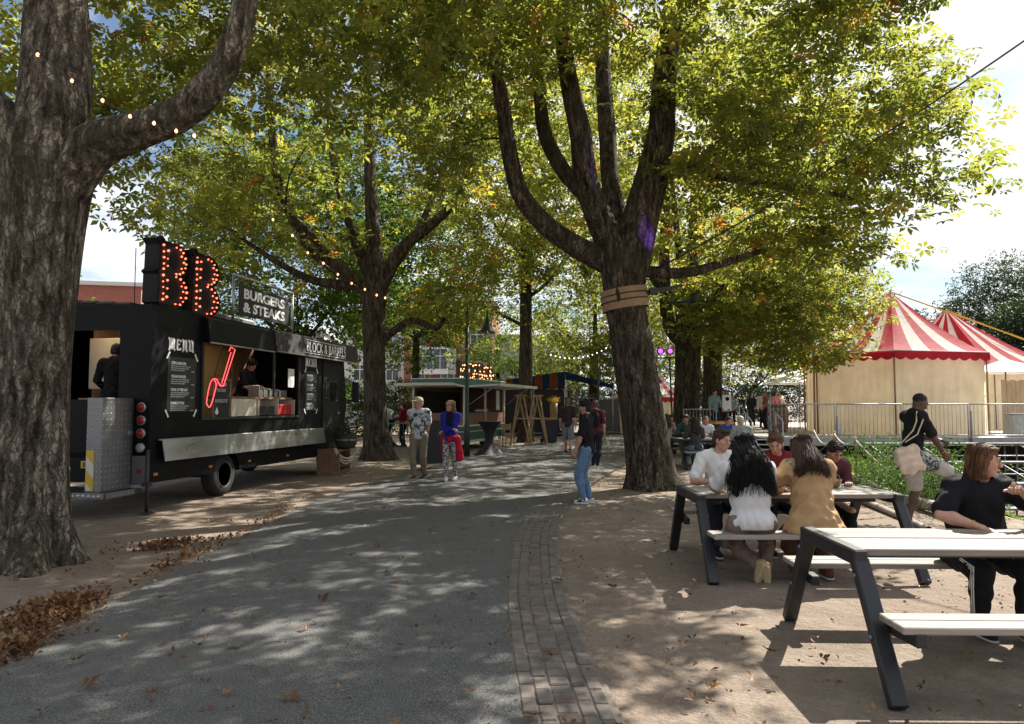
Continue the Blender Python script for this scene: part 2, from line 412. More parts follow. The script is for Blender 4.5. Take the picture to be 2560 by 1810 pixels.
def leaf_material(name, stops, trans, tmix=0.5):
    m, nt, b = ntree(name)
    at = nd(nt, 'ShaderNodeAttribute', attribute_name='v')
    c = ramp(nt, at.outputs['Fac'], stops)
    nt.links.new(c, b.inputs['Base Color']); b.inputs['Roughness'].default_value = 0.5; b.inputs['Specular IOR Level'].default_value = 0.25
    t = nt.nodes.new('ShaderNodeBsdfTranslucent'); nt.links.new(mixc(nt, 1.0, c, trans, 'MULTIPLY'), t.inputs['Color'])
    mx = nd(nt, 'ShaderNodeMixShader', {0: tmix}); nt.links.new(b.outputs[0], mx.inputs[1]); nt.links.new(t.outputs[0], mx.inputs[2])
    out = [n for n in nt.nodes if n.type == 'OUTPUT_MATERIAL'][0]; nt.links.new(mx.outputs[0], out.inputs['Surface']); return m
leaf_near = leaf_material('chestnut_leaf', [(0.0, (0.052, 0.068, 0.020)), (0.45, (0.096, 0.112, 0.030)), (0.78, (0.140, 0.152, 0.036)), (0.93, (0.18, 0.140, 0.034)), (1.0, (0.17, 0.070, 0.022))], (4.0, 3.7, 2.0), 0.55)
leaf_green = leaf_material('green_leaf', [(0.0, (0.030, 0.055, 0.010)), (0.6, (0.075, 0.115, 0.016)), (1.0, (0.12, 0.135, 0.022))], (2.1, 2.2, 1.3), 0.45)
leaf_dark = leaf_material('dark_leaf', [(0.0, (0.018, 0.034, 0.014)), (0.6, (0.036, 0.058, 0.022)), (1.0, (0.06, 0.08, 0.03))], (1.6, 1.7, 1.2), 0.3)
leaf_dry = leaf_material('dry_leaf', [(0.0, (0.075, 0.034, 0.018)), (0.5, (0.17, 0.082, 0.036)), (1.0, (0.34, 0.20, 0.09))], (1.2, 1.0, 0.8), 0.2)

def leaf_template(nl=6, length=0.17, width=0.075, droop=0.25, spread=2.5):
    V = []; F = []
    for i in range(nl):
        a = (i / (nl - 1) - 0.5) * spread * 2; L = length * (1.0 - 0.28 * abs(i / (nl - 1) - 0.5) * 2); W = width * (L / length)
        d = np.array([sin(a), cos(a), 0]); s = np.array([cos(a), -sin(a), 0]); k = len(V)
        V += [d * 0.012, d * L * 0.62 + s * W * 0.5 + np.array([0, 0, 0.012 - droop * L * 0.35]), d * L + np.array([0, 0, -droop * L]), d * L * 0.62 - s * W * 0.5 + np.array([0, 0, 0.012 - droop * L * 0.35])]
        F += [(k, k + 1, k + 2), (k, k + 2, k + 3)]
    return np.array(V), np.array(F)
LT = {'big': leaf_template(6), 'mid': leaf_template(5, 0.18, 0.09), 'far': leaf_template(3, 0.21, 0.14, 0.3, 1.7), 'single': leaf_template(2, 0.07, 0.045, 0.2, 0.8)}

def scatter_leaves(name, P, U, tmpl, size, mat, rg, parent=None, bias=0.0, tilt=0.55, kind='stuff'):
    """P (n,3) positions, U (n,3) preferred outward directions; each leaf is a fan of leaflets"""
    T, F = LT[tmpl]; n = len(P)
    up = np.array([0, 0, 1.0]) + rg.normal(0, tilt, (n, 3)); up /= np.linalg.norm(up, axis=1)[:, None]
    fw = U + rg.normal(0, 0.7, (n, 3)); fw -= up * np.sum(fw * up, 1)[:, None]; fw /= np.linalg.norm(fw, axis=1)[:, None] + 1e-9
    sd = np.cross(fw, up); s = size * rg.uniform(0.6, 1.2, n)
    V = P[:, None, :] + s[:, None, None] * (T[None, :, 0:1] * sd[:, None, :] + T[None, :, 1:2] * fw[:, None, :] + T[None, :, 2:3] * up[:, None, :])
    Fi = (F[None] + (np.arange(n) * len(T))[:, None, None]).reshape(-1, 3)
    val = np.clip(rg.beta(1.6, 2.6, n) + bias if np.isscalar(bias) else rg.beta(1.6, 2.6, n) + bias, 0, 1)
    o = np_mesh(name, V.reshape(-1, 3), Fi, mat, parent, smooth=False, attr={'v': ('FACE', np.repeat(val, len(F)))})
    if kind: o['kind'] = kind
    return o

def rough_tube(pts, n, rg, ridge=0.0, flare=None, sub=8):
    """tapered limb with an uneven, ridged outline; pts (k,4) x y z r"""
    P = catmull(pts, sub); m = len(P); V = np.zeros((m, n, 3)); prev = None
    th = np.linspace(0, 2 * pi, n, endpoint=False)
    ph = rg.uniform(0, 6.28, 6); fr = rg.integers(2, 9, 6)
    for i in range(m):
        d = P[min(i + 1, m - 1), :3] - P[max(i - 1, 0), :3]; d /= np.linalg.norm(d) + 1e-9
        if prev is None: u = np.cross(d, [0, 1, 0.01]); u /= np.linalg.norm(u)
        else: u = prev - d * prev.dot(d); u /= np.linalg.norm(u) + 1e-9
        prev = u; w = np.cross(d, u); r = np.full(n, P[i, 3])
        if ridge > 0:
            z = P[i, 2]
            for k in range(6): r = r * (1 + ridge * 0.35 * np.sin(fr[k] * th + ph[k] + z * (0.5 + 0.25 * k)) / (1 + 0.25 * fr[k]))
        if flare is not None:
            hz = max(0.0, 1 - (P[i, 2] - P[0, 2]) / flare[1])
            lob = 0.55 + 0.45 * np.cos(flare[2] * th + ph[0]) + 0.25 * np.cos(3 * th + ph[1])
            r = r * (1 + flare[0] * hz ** 2.4 * np.maximum(lob, 0))
        V[i] = P[i, :3] + r[:, None] * (np.cos(th)[:, None] * u + np.sin(th)[:, None] * w)
    i, j = np.meshgrid(np.arange(m - 1), np.arange(n), indexing='ij'); a = (i * n + j).ravel(); b2 = (i * n + (j + 1) % n).ravel()
    return V.reshape(-1, 3), np.stack([a, b2, b2 + n, a + n], -1), P
def ell_points(rg, n, c, r, inner=0.55):
    d = rg.normal(0, 1, (n, 3)); d /= np.linalg.norm(d, axis=1)[:, None]; t = (inner ** 3 + (1 - inner ** 3) * rg.uniform(0, 1, n)) ** (1 / 3)
    return np.array(c) + d * t[:, None] * np.array(r)

def make_tree(name, label, base, trunk, limbs, crown, leaf='mid', size=1.0, per=22, clump=0.55, mat=None, barkm=None, seed=1, flare=(0.5, 0.9, 5), nseg=24, ridge=0.1, group=None, bias=0.0, extra_limbs=5, leaves=None, tilt=0.55, zmin=2.6, hollow=0.0):
    """trunk/limbs: lists of (x,y,z,r) in world metres. crown: list of (centre, radii, clumps, inner) envelopes"""
    rg = np.random.default_rng(seed); mat = mat or leaf_near; barkm = barkm or bark
    root = thing(name, label, 'tree', base, 0, group); B = np.array([base[0], base[1], base[2]])
    V, F, n0 = [], [], 0; nodes = []
    def put(pts, n, fl=None, rd=ridge, sub=8):
        nonlocal n0
        v, f, P = rough_tube(np.array(pts, float), n, rg, rd, fl, sub); V.append(v - B); F.append(f + n0); n0 += len(v); return P
    P = put(trunk, nseg, flare); nodes += [q for q in P[len(P) // 2:]]
    for L in limbs: P = put(L, max(8, nseg // 2)); nodes += [q for q in P[2:]]
    top = np.array(trunk[-1][:3]); rt = trunk[-1][3]
    for k in range(extra_limbs):
        c, r, n_, inn = crown[k % len(crown)]; tgt = ell_points(rg, 1, c, np.array(r) * 0.75, 0.3)[0]
        mid = (top * 0.55 + tgt * 0.45) + np.array([0, 0, -0.12]) * np.linalg.norm(tgt - top)
        P = put([(*top, rt * 0.55), (*mid, rt * 0.32), (*tgt, rt * 0.10)], 8, None, 0.05); nodes += [q for q in P[2:]]
    tr = np_mesh('trunk', np.concatenate(V), np.concatenate(F), barkm, root)
    # side branches grow from the nearest wood to every leaf clump
    A = []
    for ci, (c, r, n_, inn) in enumerate(crown):
        q = ell_points(rg, n_, c, r, inn)
        if ci == 0 and hollow: u = (q - np.array(c)) / np.array(r); q = q[~((u[:, 2] < -.25) & (np.hypot(u[:, 0], u[:, 1]) < hollow))]     # shaded underside stays bare
        A.append(q)
    A = np.concatenate(A); A = A[A[:, 2] > zmin + 0.25]
    N = np.array(nodes); order = np.argsort(np.min(np.linalg.norm(A[:, None, :] - N[None, ::3, :3], axis=2), axis=1)); A = A[order]
    pool = np.zeros((len(N) + len(A) * 4, 4)); pool[:len(N)] = N; cnt = len(N)
    V, F, n0 = [], [], 0
    for a in A:
        d = np.linalg.norm(pool[:cnt, :3] - a, axis=1) + np.maximum(0, pool[:cnt, 2] - a[2]) * 0.5; k = int(np.argmin(d)); q = pool[k]
        r0 = min(q[3] * 0.6, 0.012 + 0.012 * d[k]); mid = (q[:3] + a) / 2 + rg.normal(0, 0.10, 3) * d[k]
        pts = np.array([[*q[:3], r0], [*mid, r0 * 0.7], [*a, r0 * 0.35]])
        v, f, Pq = rough_tube(pts, 4, rg, 0, None, 3); V.append(v - B); F.append(f + n0); n0 += len(v)
        for t in (2, 4, len(Pq) - 1):
            pool[cnt] = Pq[t]; cnt += 1
    tag(np_mesh('branches', np.concatenate(V), np.concatenate(F), barkm, root), kind='stuff')
    # leaves: flattened, layered clumps round every branch end
    cc = np.mean([np.array(c) for c, *_ in crown], axis=0)
    npc = rg.poisson(per, len(A)); idx = np.repeat(np.arange(len(A)), npc)
    sc = clump * rg.uniform(0.7, 1.35, len(A))[idx]
    off = rg.normal(0, 1, (len(idx), 3)) * np.array([0.62, 0.62, 0.36]) * sc[:, None]; off[:, 2] -= 0.10 * np.sum(off[:, :2] ** 2, 1)
    LP = A[idx] + off; LP[:, 2] = np.maximum(LP[:, 2], zmin + rg.uniform(0, .4, len(LP)))
    out = LP - cc; out /= np.linalg.norm(out, axis=1)[:, None]; out[:, 2] -= 0.3
    bb = bias + rg.normal(0, 0.13, len(A))[idx]
    cr = scatter_leaves('crown', LP - B, out, leaf, size, mat, rg, root, bb, tilt)
    return root

make_tree('chestnut_tree', 'thick leaning chestnut trunk with padded strap, between road and picnic tables', (2.8, 14.8, 0),
  [(2.8, 14.8, -0.05, .50), (2.7, 14.8, .83, .45), (2.57, 14.8, 1.71, .42), (2.44, 14.8, 2.6, .43), (2.31, 14.8, 3.5, .42), (2.27, 14.8, 4.23, .46), (2.25, 14.8, 4.85, .50)],
  [[(2.0, 14.8, 4.5, .27), (1.27, 14.66, 4.83, .22), (.64, 14.51, 5.25, .2), (.15, 14.37, 5.84, .18), (-.07, 14.23, 6.68, .16), (-.16, 14.09, 7.34, .14), (-.33, 13.94, 8.61, .12), (-.24, 13.8, 10.31, .08)],
   [(2.05, 14.8, 4.96, .21), (1.57, 14.97, 5.83, .16), (1.06, 15.13, 6.53, .16), (.7, 15.3, 7.35, .15), (.59, 15.47, 8.39, .14), (.55, 15.63, 9.45, .12), (.32, 15.8, 11.57, .09)],
   [(2.18, 14.8, 4.6, .34), (1.72, 14.67, 5.47, .27), (1.46, 14.53, 6.16, .24), (1.35, 14.4, 7.02, .21), (1.16, 14.27, 7.86, .18), (1.0, 14.13, 8.88, .15), (.81, 14.0, 10.89, .09)],
   [(2.29, 14.9, 4.6, .30), (2.1, 15.43, 6.24, .2), (2.1, 15.95, 7.6, .19), (2.08, 16.48, 9.35, .17), (2.09, 17, 11.77, .12)],
   [(2.34, 14.8, 4.4, .45), (2.63, 14.73, 5.49, .36), (2.82, 14.67, 6.2, .32), (3.0, 14.6, 7.09, .27), (3.05, 14.53, 7.98, .25), (3.18, 14.47, 9.05, .22), (3.44, 14.4, 11.15, .13)],
   [(2.85, 14.6, 6.45, .12), (3.61, 14.3, 6.28, .09), (4.22, 14, 5.99, .08), (5.13, 13.7, 5.73, .06), (6.17, 13.4, 5.47, .04)],
   [(2.45, 14.8, 4.36, .13), (3.39, 14.6, 4.26, .1), (4.14, 14.4, 4.42, .08), (4.95, 14.2, 4.65, .05)]],
  [((2.4, 15.2, 11.8), (6.1, 6.2, 5.6), 360, 0.58), ((5.9, 14.8, 6.9), (3.4, 3.2, 2.6), 150, 0.30), ((1.6, 11.4, 9.3), (4.2, 2.4, 1.9), 80, 0.4), ((-1.6, 14.6, 8.8), (2.6, 4.0, 2.6), 80, 0.4), ((5.3, 11.4, 8.7), (1.7, 1.8, 1.3), 26, 0.2)],
  leaf='big', size=1.22, hollow=.72, per=28, clump=0.56, seed=11, nseg=40, ridge=0.12, flare=(0.45, 0.6, 5), extra_limbs=0, bias=0.01)

make_tree('chestnut_tree', 'massive rough chestnut trunk at the left edge with a thick bent limb', (-4.9, 7.7, 0),
  [(-5.02, 7.7, -.15, .46), (-5.0, 7.7, .38, .39), (-5.0, 7.7, .98, .365), (-5.0, 7.7, 1.67, .365), (-4.98, 7.7, 2.6, .375), (-4.96, 7.7, 3.55, .39), (-4.93, 7.7, 4.12, .42)],
  [[(-4.95, 7.7, 3.45, .20), (-4.78, 7.7, 3.95, .27), (-4.41, 7.66, 4.36, .24), (-3.97, 7.61, 4.5, .19), (-3.49, 7.57, 4.67, .17), (-3.15, 7.53, 4.96, .16), (-2.91, 7.49, 5.37, .14), (-2.73, 7.44, 6.11, .11), (-2.64, 7.4, 7.6, .07)],
   [(-4.95, 7.7, 3.5, .30), (-4.93, 7.72, 4.1, .39), (-4.92, 7.78, 4.78, .36), (-4.96, 7.85, 5.55, .33), (-5.06, 7.92, 6.61, .26), (-5.23, 8, 8.6, .17)],
   [(-4.95, 7.7, 3.5, .22), (-5.08, 7.66, 4.0, .27), (-5.36, 7.58, 4.6, .24), (-5.65, 7.45, 4.95, .19), (-6.13, 7.33, 5.52, .15), (-6.34, 7.2, 6.6, .09)]],
  [((-4.9, 7.7, 10.2), (6.0, 5.6, 4.4), 230, 0.6), ((-5.0, 10.6, 7.2), (4.2, 2.2, 1.6), 60, 0.3), ((-3.0, 10.4, 7.4), (3.2, 2.4, 1.5), 60, 0.3), ((-7.6, 9.2, 6.6), (2.4, 2.6, 1.8), 50, 0.3), ((-5.9, 12.6, 6.0), (1.8, 1.6, 1.5), 42, 0.2)],
  leaf='big', size=1.12, hollow=.6, per=18, clump=0.54, seed=12, nseg=72, ridge=0.16, flare=(0.75, 0.95, 5), extra_limbs=0, barkm=bark_pale)

make_tree('chestnut_tree', 'dark chestnut tree with spreading limbs just beyond the food truck', (-4.1, 22.7, 0),
  [(-4.05, 22.7, -.1, .45), (-4.17, 22.7, 1.08, .37), (-4.22, 22.7, 2.44, .34), (-4.26, 22.7, 3.96, .33), (-4.25, 22.7, 5.34, .38)],
  [[(-4.31, 22.7, 5.06, .25), (-5.17, 22.5, 5.69, .2), (-6.09, 22.3, 6.37, .17), (-6.72, 22.1, 7.42, .15), (-7.06, 21.9, 8.46, .13), (-7.18, 21.7, 9.75, .12), (-7.29, 21.5, 11.71, .08)],
   [(-4.14, 22.7, 5.2, .25), (-3.41, 22.56, 6.43, .19), (-2.5, 22.42, 7.16, .16), (-1.74, 22.28, 7.88, .13), (-1.33, 22.14, 8.95, .11), (-1.19, 22, 10.56, .08)],
   [(-4.22, 22.7, 5.3, .3), (-4.36, 22.9, 7.06, .23), (-4.5, 23.1, 8.83, .19), (-4.64, 23.3, 11.08, .15), (-4.78, 23.5, 14.15, .11)],
   [(-4.27, 22.7, 5.3, .19), (-5.08, 23.27, 7.15, .15), (-5.67, 23.85, 8.77, .13), (-6.13, 24.43, 10.77, .1), (-6.39, 25, 13.35, .08)],
   [(-4.31, 22.7, 5.2, .15), (-5.19, 21.97, 5.76, .12), (-5.93, 21.23, 6.67, .1), (-6.37, 20.5, 7.13, .07)],
   [(-3.95, 22.7, 3.68, .12), (-3.08, 22.3, 4.19, .11), (-2.29, 21.9, 3.94, .09), (-1.99, 21.5, 4.16, .06)]],
  [((-4.2, 23.2, 11.2), (7.0, 6.0, 6.4), 480, 0.62), ((-7.8, 22.6, 7.4), (3.2, 2.2, 2.4), 90, 0.3), ((-0.4, 22.6, 7.4), (2.6, 2.2, 2.6), 70, 0.3), ((-2.0, 23.0, 4.6), (1.5, 1.5, 1.0), 18, 0.2)],
  leaf='mid', size=1.18, hollow=.72, per=21, clump=0.57, seed=13, nseg=24, extra_limbs=2, flare=(0.5, 0.8, 4), bias=0.05)

make_tree('slender_tree', 'slim straight dark trunk behind the green trailer', (0.6, 33.5, 0),
  [(.6, 33.5, -.1, .36), (.61, 33.5, 2.84, .3), (.65, 33.5, 7.93, .26), (.62, 33.5, 11.04, .22), (.76, 33.5, 14.17, .14)],
  [[(.62, 33.5, 5.2, .09), (-.4, 33.2, 5.7, .07), (-1.5, 32.8, 6.2, .05)], [(.65, 33.5, 6.5, .09), (1.6, 33.2, 7.2, .07), (2.4, 32.9, 8.3, .05)], [(.64, 33.5, 8.4, .1), (-.6, 33.4, 9.6, .07), (-1.5, 33.3, 11.4, .04)]],
  [((0.6, 33.5, 14.0), (5.6, 5.0, 7.0), 330, 0.4), ((-1.8, 32.5, 7.3), (2.6, 2.0, 2.4), 40, 0.2), ((2.6, 32.5, 8.4), (2.0, 2.0, 2.6), 36, 0.2)],
  leaf='far', size=1.1, per=22, clump=0.7, seed=14, nseg=16, extra_limbs=4, bias=0.0)

make_tree('chestnut_tree', 'stout brown chestnut trunk behind the farther picnic tables', (6.85, 29, 0),
  [(6.82, 29, -.15, .56), (6.84, 29, 1.8, .5), (6.92, 29, 3.9, .5), (6.98, 29, 5.49, .52)],
  [[(6.67, 28.5, 4.03, .29), (5.94, 27.88, 4.74, .25), (5.67, 27.25, 6.76, .2), (5.6, 26.62, 9.1, .18), (5.31, 26, 11.36, .13)], [(7.0, 29, 5.2, .3), (8.2, 28.6, 5.6, .2), (9.6, 28.2, 5.3, .14), (11.2, 27.6, 4.7, .07)], [(7.0, 29, 5.3, .3), (7.2, 29, 8, .24), (7.4, 29.2, 12, .12)]],
  [((7.2, 28.6, 11.0), (6.8, 6.4, 6.2), 330, 0.5), ((9.6, 26.4, 5.0), (3.6, 2.4, 2.3), 150, 0.2), ((7.6, 25.6, 5.6), (2.2, 1.8, 1.8), 50, 0.2)],
  leaf='mid', size=1.15, hollow=.5, per=26, clump=0.60, seed=15, nseg=24, extra_limbs=4, bias=0.05)
make_tree('chestnut_tree', 'chestnut trunk standing right beside the stout brown one, farther off', (9.75, 36, 0),
  [(9.76, 36, -.2, .52), (9.75, 36, 1.84, .47), (9.8, 36, 4.89, .46)], [], 
  [((10.0, 36, 10.5), (6.6, 6.4, 6.4), 330, 0.4), ((13.0, 34.2, 5.2), (3.0, 2.6, 1.8), 70, 0.2)], leaf='far', size=1.1, per=26, clump=0.75, seed=16, nseg=16, extra_limbs=6, bias=0.08)
make_tree('chestnut_tree', 'most distant chestnut of the row at the right of the road', (12.6, 46, 0),
  [(12.6, 46, -.2, .5), (12.6, 46, 2, .42), (12.7, 46, 5, .42)], [], [((12.6, 46, 10), (6.8, 6.4, 7.0), 260, 0.4)], leaf='far', size=1.25, per=24, clump=0.85, seed=17, nseg=14, extra_limbs=6, bias=0.02)
make_tree('chestnut_tree', 'dense olive tree drooping behind the orange and blue stall', (5.2, 47, 0),
  [(5.2, 47, -.2, .42), (5.2, 47, 2, .36), (5.3, 47, 5, .36)], [], [((5.2, 46.5, 10.2), (6.4, 6.0, 7.6), 330, 0.35), ((6.4, 44, 5.6), (4.0, 2.4, 2.2), 70, 0.2)], leaf='far', size=1.25, per=24, clump=0.85, seed=18, nseg=14, extra_limbs=6, bias=-0.06)
for k, (nm, lb, x, y, r, h, z0, mt, n, sd) in enumerate([
    ('park_tree', 'green tree behind the food truck roof near the burger sign', -9.5, 33, 5.4, 15, 2.2, leaf_green, 520, 21),
    ('park_tree', 'sunlit green tree at the left behind the green trailer', -5.6, 43, 4.6, 15, 3.6, leaf_green, 360, 22),
    ('park_tree', 'tall green tree far left behind the massive trunk', -24, 31, 5.0, 9, 2.0, leaf_green, 240, 23),
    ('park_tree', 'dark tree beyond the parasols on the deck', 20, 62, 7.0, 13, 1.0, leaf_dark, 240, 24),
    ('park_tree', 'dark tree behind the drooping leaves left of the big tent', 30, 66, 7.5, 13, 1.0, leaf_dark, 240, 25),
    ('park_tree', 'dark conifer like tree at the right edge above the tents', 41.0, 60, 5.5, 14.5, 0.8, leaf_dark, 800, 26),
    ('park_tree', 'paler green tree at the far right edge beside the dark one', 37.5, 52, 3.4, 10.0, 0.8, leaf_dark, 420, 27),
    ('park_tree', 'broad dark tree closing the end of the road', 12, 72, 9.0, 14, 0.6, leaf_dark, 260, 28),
    ('park_tree', 'dark tree behind the far end of the stalls', 1.5, 66, 7.0, 11, 1.6, leaf_green, 220, 29)]):
    make_tree(nm, lb, (x, y, 0), [(x, y, -1.6, .3), (x, y, z0 * .6 + .4, .24), (x, y, z0 + 2, .2)], [], [((x, y, (h + z0) / 2), (r, r * .9, (h - z0) / 2), n, 0.35)],
        leaf='far', size=1.25, per=24, clump=0.8, mat=mt, seed=sd, nseg=10, extra_limbs=5, zmin=z0 - .3, group='trees around the park', flare=(0.2, .5, 3))
# ---------------------------------------------------------------- common object materials
black_paint = M('black_paint', (0.0038, 0.0042, 0.0055), 0.5, var=0.5, vscale=1.4, bmp=0.03, bscale=30, spec=0.15)
black_matt = M('black_matt', (0.006, 0.006, 0.0065), 0.75, var=0.4, vscale=5)
black_plastic = M('black_plastic', (0.016, 0.016, 0.018), 0.5, var=0.3)
dark_trim = M('dark_trim', (0.035, 0.035, 0.037), 0.45, 0.2, var=0.3)
alu = M('brushed_aluminium', (0.42, 0.42, 0.41), 0.36, 0.85, var=0.28, vscale=2.2, bmp=0.06, bscale=60, stretch=(0.3, 1, 2))
steel = M('galvanised_steel', (0.40, 0.41, 0.42), 0.42, 0.75, var=0.2, vscale=14)
steel_dull = M('dull_steel', (0.23, 0.24, 0.245), 0.55, 0.6, var=0.25, vscale=9)
chrome = M('chrome', (0.55, 0.55, 0.55), 0.18, 1.0, var=0.1)
rubber = M('tyre_rubber', (0.014, 0.014, 0.014), 0.85, var=0.4, vscale=20, bmp=0.2)
white_vinyl = M('white_lettering', (0.86, 0.86, 0.84), 0.6, var=0.08, vscale=25)
white_paint = M('white_paint', (0.86, 0.86, 0.84), 0.55, var=0.08)
red_lens = M('red_lens', (0.30, 0.012, 0.014), 0.2, var=0.2, vscale=30)
orange_lens = M('orange_lens', (0.55, 0.17, 0.02), 0.25, var=0.15)
grey_lens = M('clear_lens', (0.32, 0.32, 0.31), 0.2, var=0.15)
wood_warm = M('warm_plywood', (0.30, 0.17, 0.085), 0.6, var=0.25, vscale=3, stretch=(1, 1, 4))
wood_grey = M('weathered_wood', (0.235, 0.205, 0.175), 0.75, var=0.55, vscale=3.5, bmp=0.35, bscale=26, stretch=(0.16, 2.2, 2.2))
wood_brown = M('brown_timber', (0.20, 0.115, 0.06), 0.78, var=0.35, vscale=5, bmp=0.3, bscale=30, stretch=(0.5, 2, 2))
wood_pale = M('pale_pine', (0.42, 0.29, 0.16), 0.7, var=0.25, vscale=6, bmp=0.15, stretch=(1, 1, .3))
cardboard = M('cardboard', (0.46, 0.34, 0.21), 0.85, var=0.12)
paper = M('paper', (0.72, 0.72, 0.70), 0.8, var=0.05)
steel_in = M('kitchen_steel', (0.42, 0.41, 0.40), 0.3, 0.8, var=0.2)
cream_in = M('cream_panel', (0.60, 0.52, 0.40), 0.7, var=0.1)
neon = M('neon_tube', (0.9, 0.05, 0.06), 0.3, var=0, emit=(1.0, 0.07, 0.08), estr=1.3)
bulb_red = M('warm_red_bulb', (0.9, 0.3, 0.2), 0.3, var=0, emit=(1.0, 0.13, 0.06), estr=1.7)
bulb_warm = M('warm_bulb', (0.9, 0.7, 0.4), 0.3, var=0, emit=(1.0, 0.42, 0.17), estr=1.7)
bulb_white = M('white_bulb', (0.9, 0.9, 0.8), 0.3, var=0, emit=(1.0, 0.93, 0.80), estr=2.2)
def glass_material(name, tint=(0.02, 0.025, 0.025), alpha=0.35):
    m, nt, b = ntree(name); b.inputs['Base Color'].default_value = rgba(tint); b.inputs['Roughness'].default_value = 0.03
    b.inputs['Specular IOR Level'].default_value = 0.8; b.inputs['Alpha'].default_value = alpha; return m
glass_dark = glass_material('dark_glass', alpha=0.8); glass_clear = glass_material('clear_glass', (0.3, 0.33, 0.32), 0.12)
def diamond_material():
    m, nt, b = ntree('diamond_plate'); co = coords(nt, 'Object')
    ck = nd(nt, 'ShaderNodeTexVoronoi', {'Scale': 12.0, 'Randomness': 0.10}, feature='F1', distance='MANHATTAN'); nt.links.new(co, ck.inputs['Vector'])
    r = ramp(nt, ck.outputs['Distance'], [(0.12, (1, 1, 1)), (0.42, (0, 0, 0))])
    nt.links.new(mixc(nt, r, (0.20, 0.202, 0.205), (0.68, 0.68, 0.67)), b.inputs['Base Color'])
    b.inputs['Metallic'].default_value = 0.75; b.inputs['Roughness'].default_value = 0.42; bump(nt, b, r, 0.8, 0.012); return m
diamond = diamond_material()
def stripes_material(name, c1, c2, freq, axis=(1, 0, 1)):
    m, nt, b = ntree(name); co = coords(nt, 'Object'); d = nd(nt, 'ShaderNodeVectorMath', {0: co, 1: axis}, operation='DOT_PRODUCT')
    t = nd(nt, 'ShaderNodeMath', {0: d.outputs['Value'], 1: freq}, operation='MULTIPLY'); fr = nd(nt, 'ShaderNodeMath', {0: t.outputs[0]}, operation='FRACT')
    g = nd(nt, 'ShaderNodeMath', {0: fr.outputs[0], 1: 0.5}, operation='GREATER_THAN')
    nt.links.new(mixc(nt, g.outputs[0], c1, c2), b.inputs['Base Color']); b.inputs['Roughness'].default_value = 0.6; return m
hazard = stripes_material('hazard_stripes', (0.62, 0.58, 0.48), (0.60, 0.40, 0.03), 2.6, (0, 1, -1))

SIDE = Matrix(((1, 0, 0), (0, 0, -1), (0, 1, 0))).to_4x4()          # lettering upright, facing local -y
REAR = Matrix(((0, 0, -1), (-1, 0, 0), (0, 1, 0))).to_4x4()         # lettering upright, facing local -x
_txt = {}
def lettering(name, s, mat, parent, pos, width=None, height=None, orient=SIDE, bold=0.0, depth=0.004, label=None):
    """flat raised letters, scaled to a width and cap height"""
    key = (s, bold)
    if key not in _txt:
        cu = bpy.data.curves.new('lettering', 'FONT'); cu.body = s; cu.size = 1; cu.offset = bold; cu.extrude = 0.5; cu.resolution_u = 3
        ob = bpy.data.objects.new('lettering', cu); C.objects.link(ob)
        dg = bpy.context.evaluated_depsgraph_get(); me = bpy.data.meshes.new_from_object(ob.evaluated_get(dg))
        bpy.data.objects.remove(ob); bpy.data.curves.remove(cu); _txt[key] = me
    me = _txt[key].copy(); me.name = name; n = len(me.vertices); co = np.zeros(n * 3, np.float32); me.vertices.foreach_get('co', co); co = co.reshape(-1, 3)
    mn, mx_ = co.min(0), co.max(0); co -= mn; sz = mx_ - mn
    sy = height / sz[1] if height else width / sz[0]; sx = width / sz[0] if width else sy
    co *= np.array([sx, sy, depth / sz[2]]); me.vertices.foreach_set('co', co.ravel()); me.materials.clear(); me.materials.append(mat); me.update()
    o = bpy.data.objects.new(name, me); link(o, parent); o.matrix_local = Matrix.Translation(pos) @ orient; return o

def blackletter(word, W, H):
    """angular broken-script strokes, in the plane x/y, as a list of outlines"""
    shapes = []; n = len(word); cw = W / n; t = cw * 0.24
    def stem(x, y0=0.0, y1=1.0):
        k = t * 0.55
        shapes.append([(x, y0 * H + k), (x + t / 2, y0 * H), (x + t, y0 * H + k), (x + t, y1 * H - k), (x + t / 2, y1 * H), (x, y1 * H - k)])
    def dia(x, y, s=0.62):
        s = t * s; shapes.append([(x - s, y), (x, y - s), (x + s, y), (x, y + s)])
    def barr(x0, y0, x1, y1, w=0.5):
        w = t * w; shapes.append([(x0, y0 - w / 2), (x1, y1 - w / 2), (x1, y1 + w / 2), (x0, y0 + w / 2)])
    for i, ch in enumerate(word):
        x = i * cw
        if ch == 'm':
            for q in (0.0, 0.30, 0.60): stem(x + cw * q)
            for q in (0.0, 0.30): barr(x + cw * q + t * .7, H * .86, x + cw * (q + .30) + t * .3, H * .96)
            dia(x - t * .1, H * .93); dia(x + t * .2, H * .03); dia(x + cw * .60 + t * .9, H * .04)
        if ch == 'e':
            stem(x + cw * .12); barr(x + cw * .12 + t * .6, H * .93, x + cw * .72, H * .86); barr(x + cw * .12 + t * .6, H * .52, x + cw * .62, H * .54); barr(x + cw * .12 + t * .6, H * .05, x + cw * .74, H * .12)
            dia(x + cw * .72, H * .84); dia(x + cw * .72, H * .14)
        if ch == 'n':
            stem(x + cw * .06); stem(x + cw * .48); barr(x + cw * .06 + t * .7, H * .84, x + cw * .48 + t * .3, H * .96); dia(x + cw * .06, H * .93); dia(x + cw * .48 + t * .95, H * .04); dia(x + cw * .10, H * .03)
        if ch == 'u':
            stem(x + cw * .06); stem(x + cw * .50); barr(x + cw * .06 + t * .7, H * .06, x + cw * .50 + t * .3, H * .14); dia(x + cw * .02, H * .94); dia(x + cw * .46, H * .94); dia(x + cw * .50 + t * .95, H * .05)
    return shapes
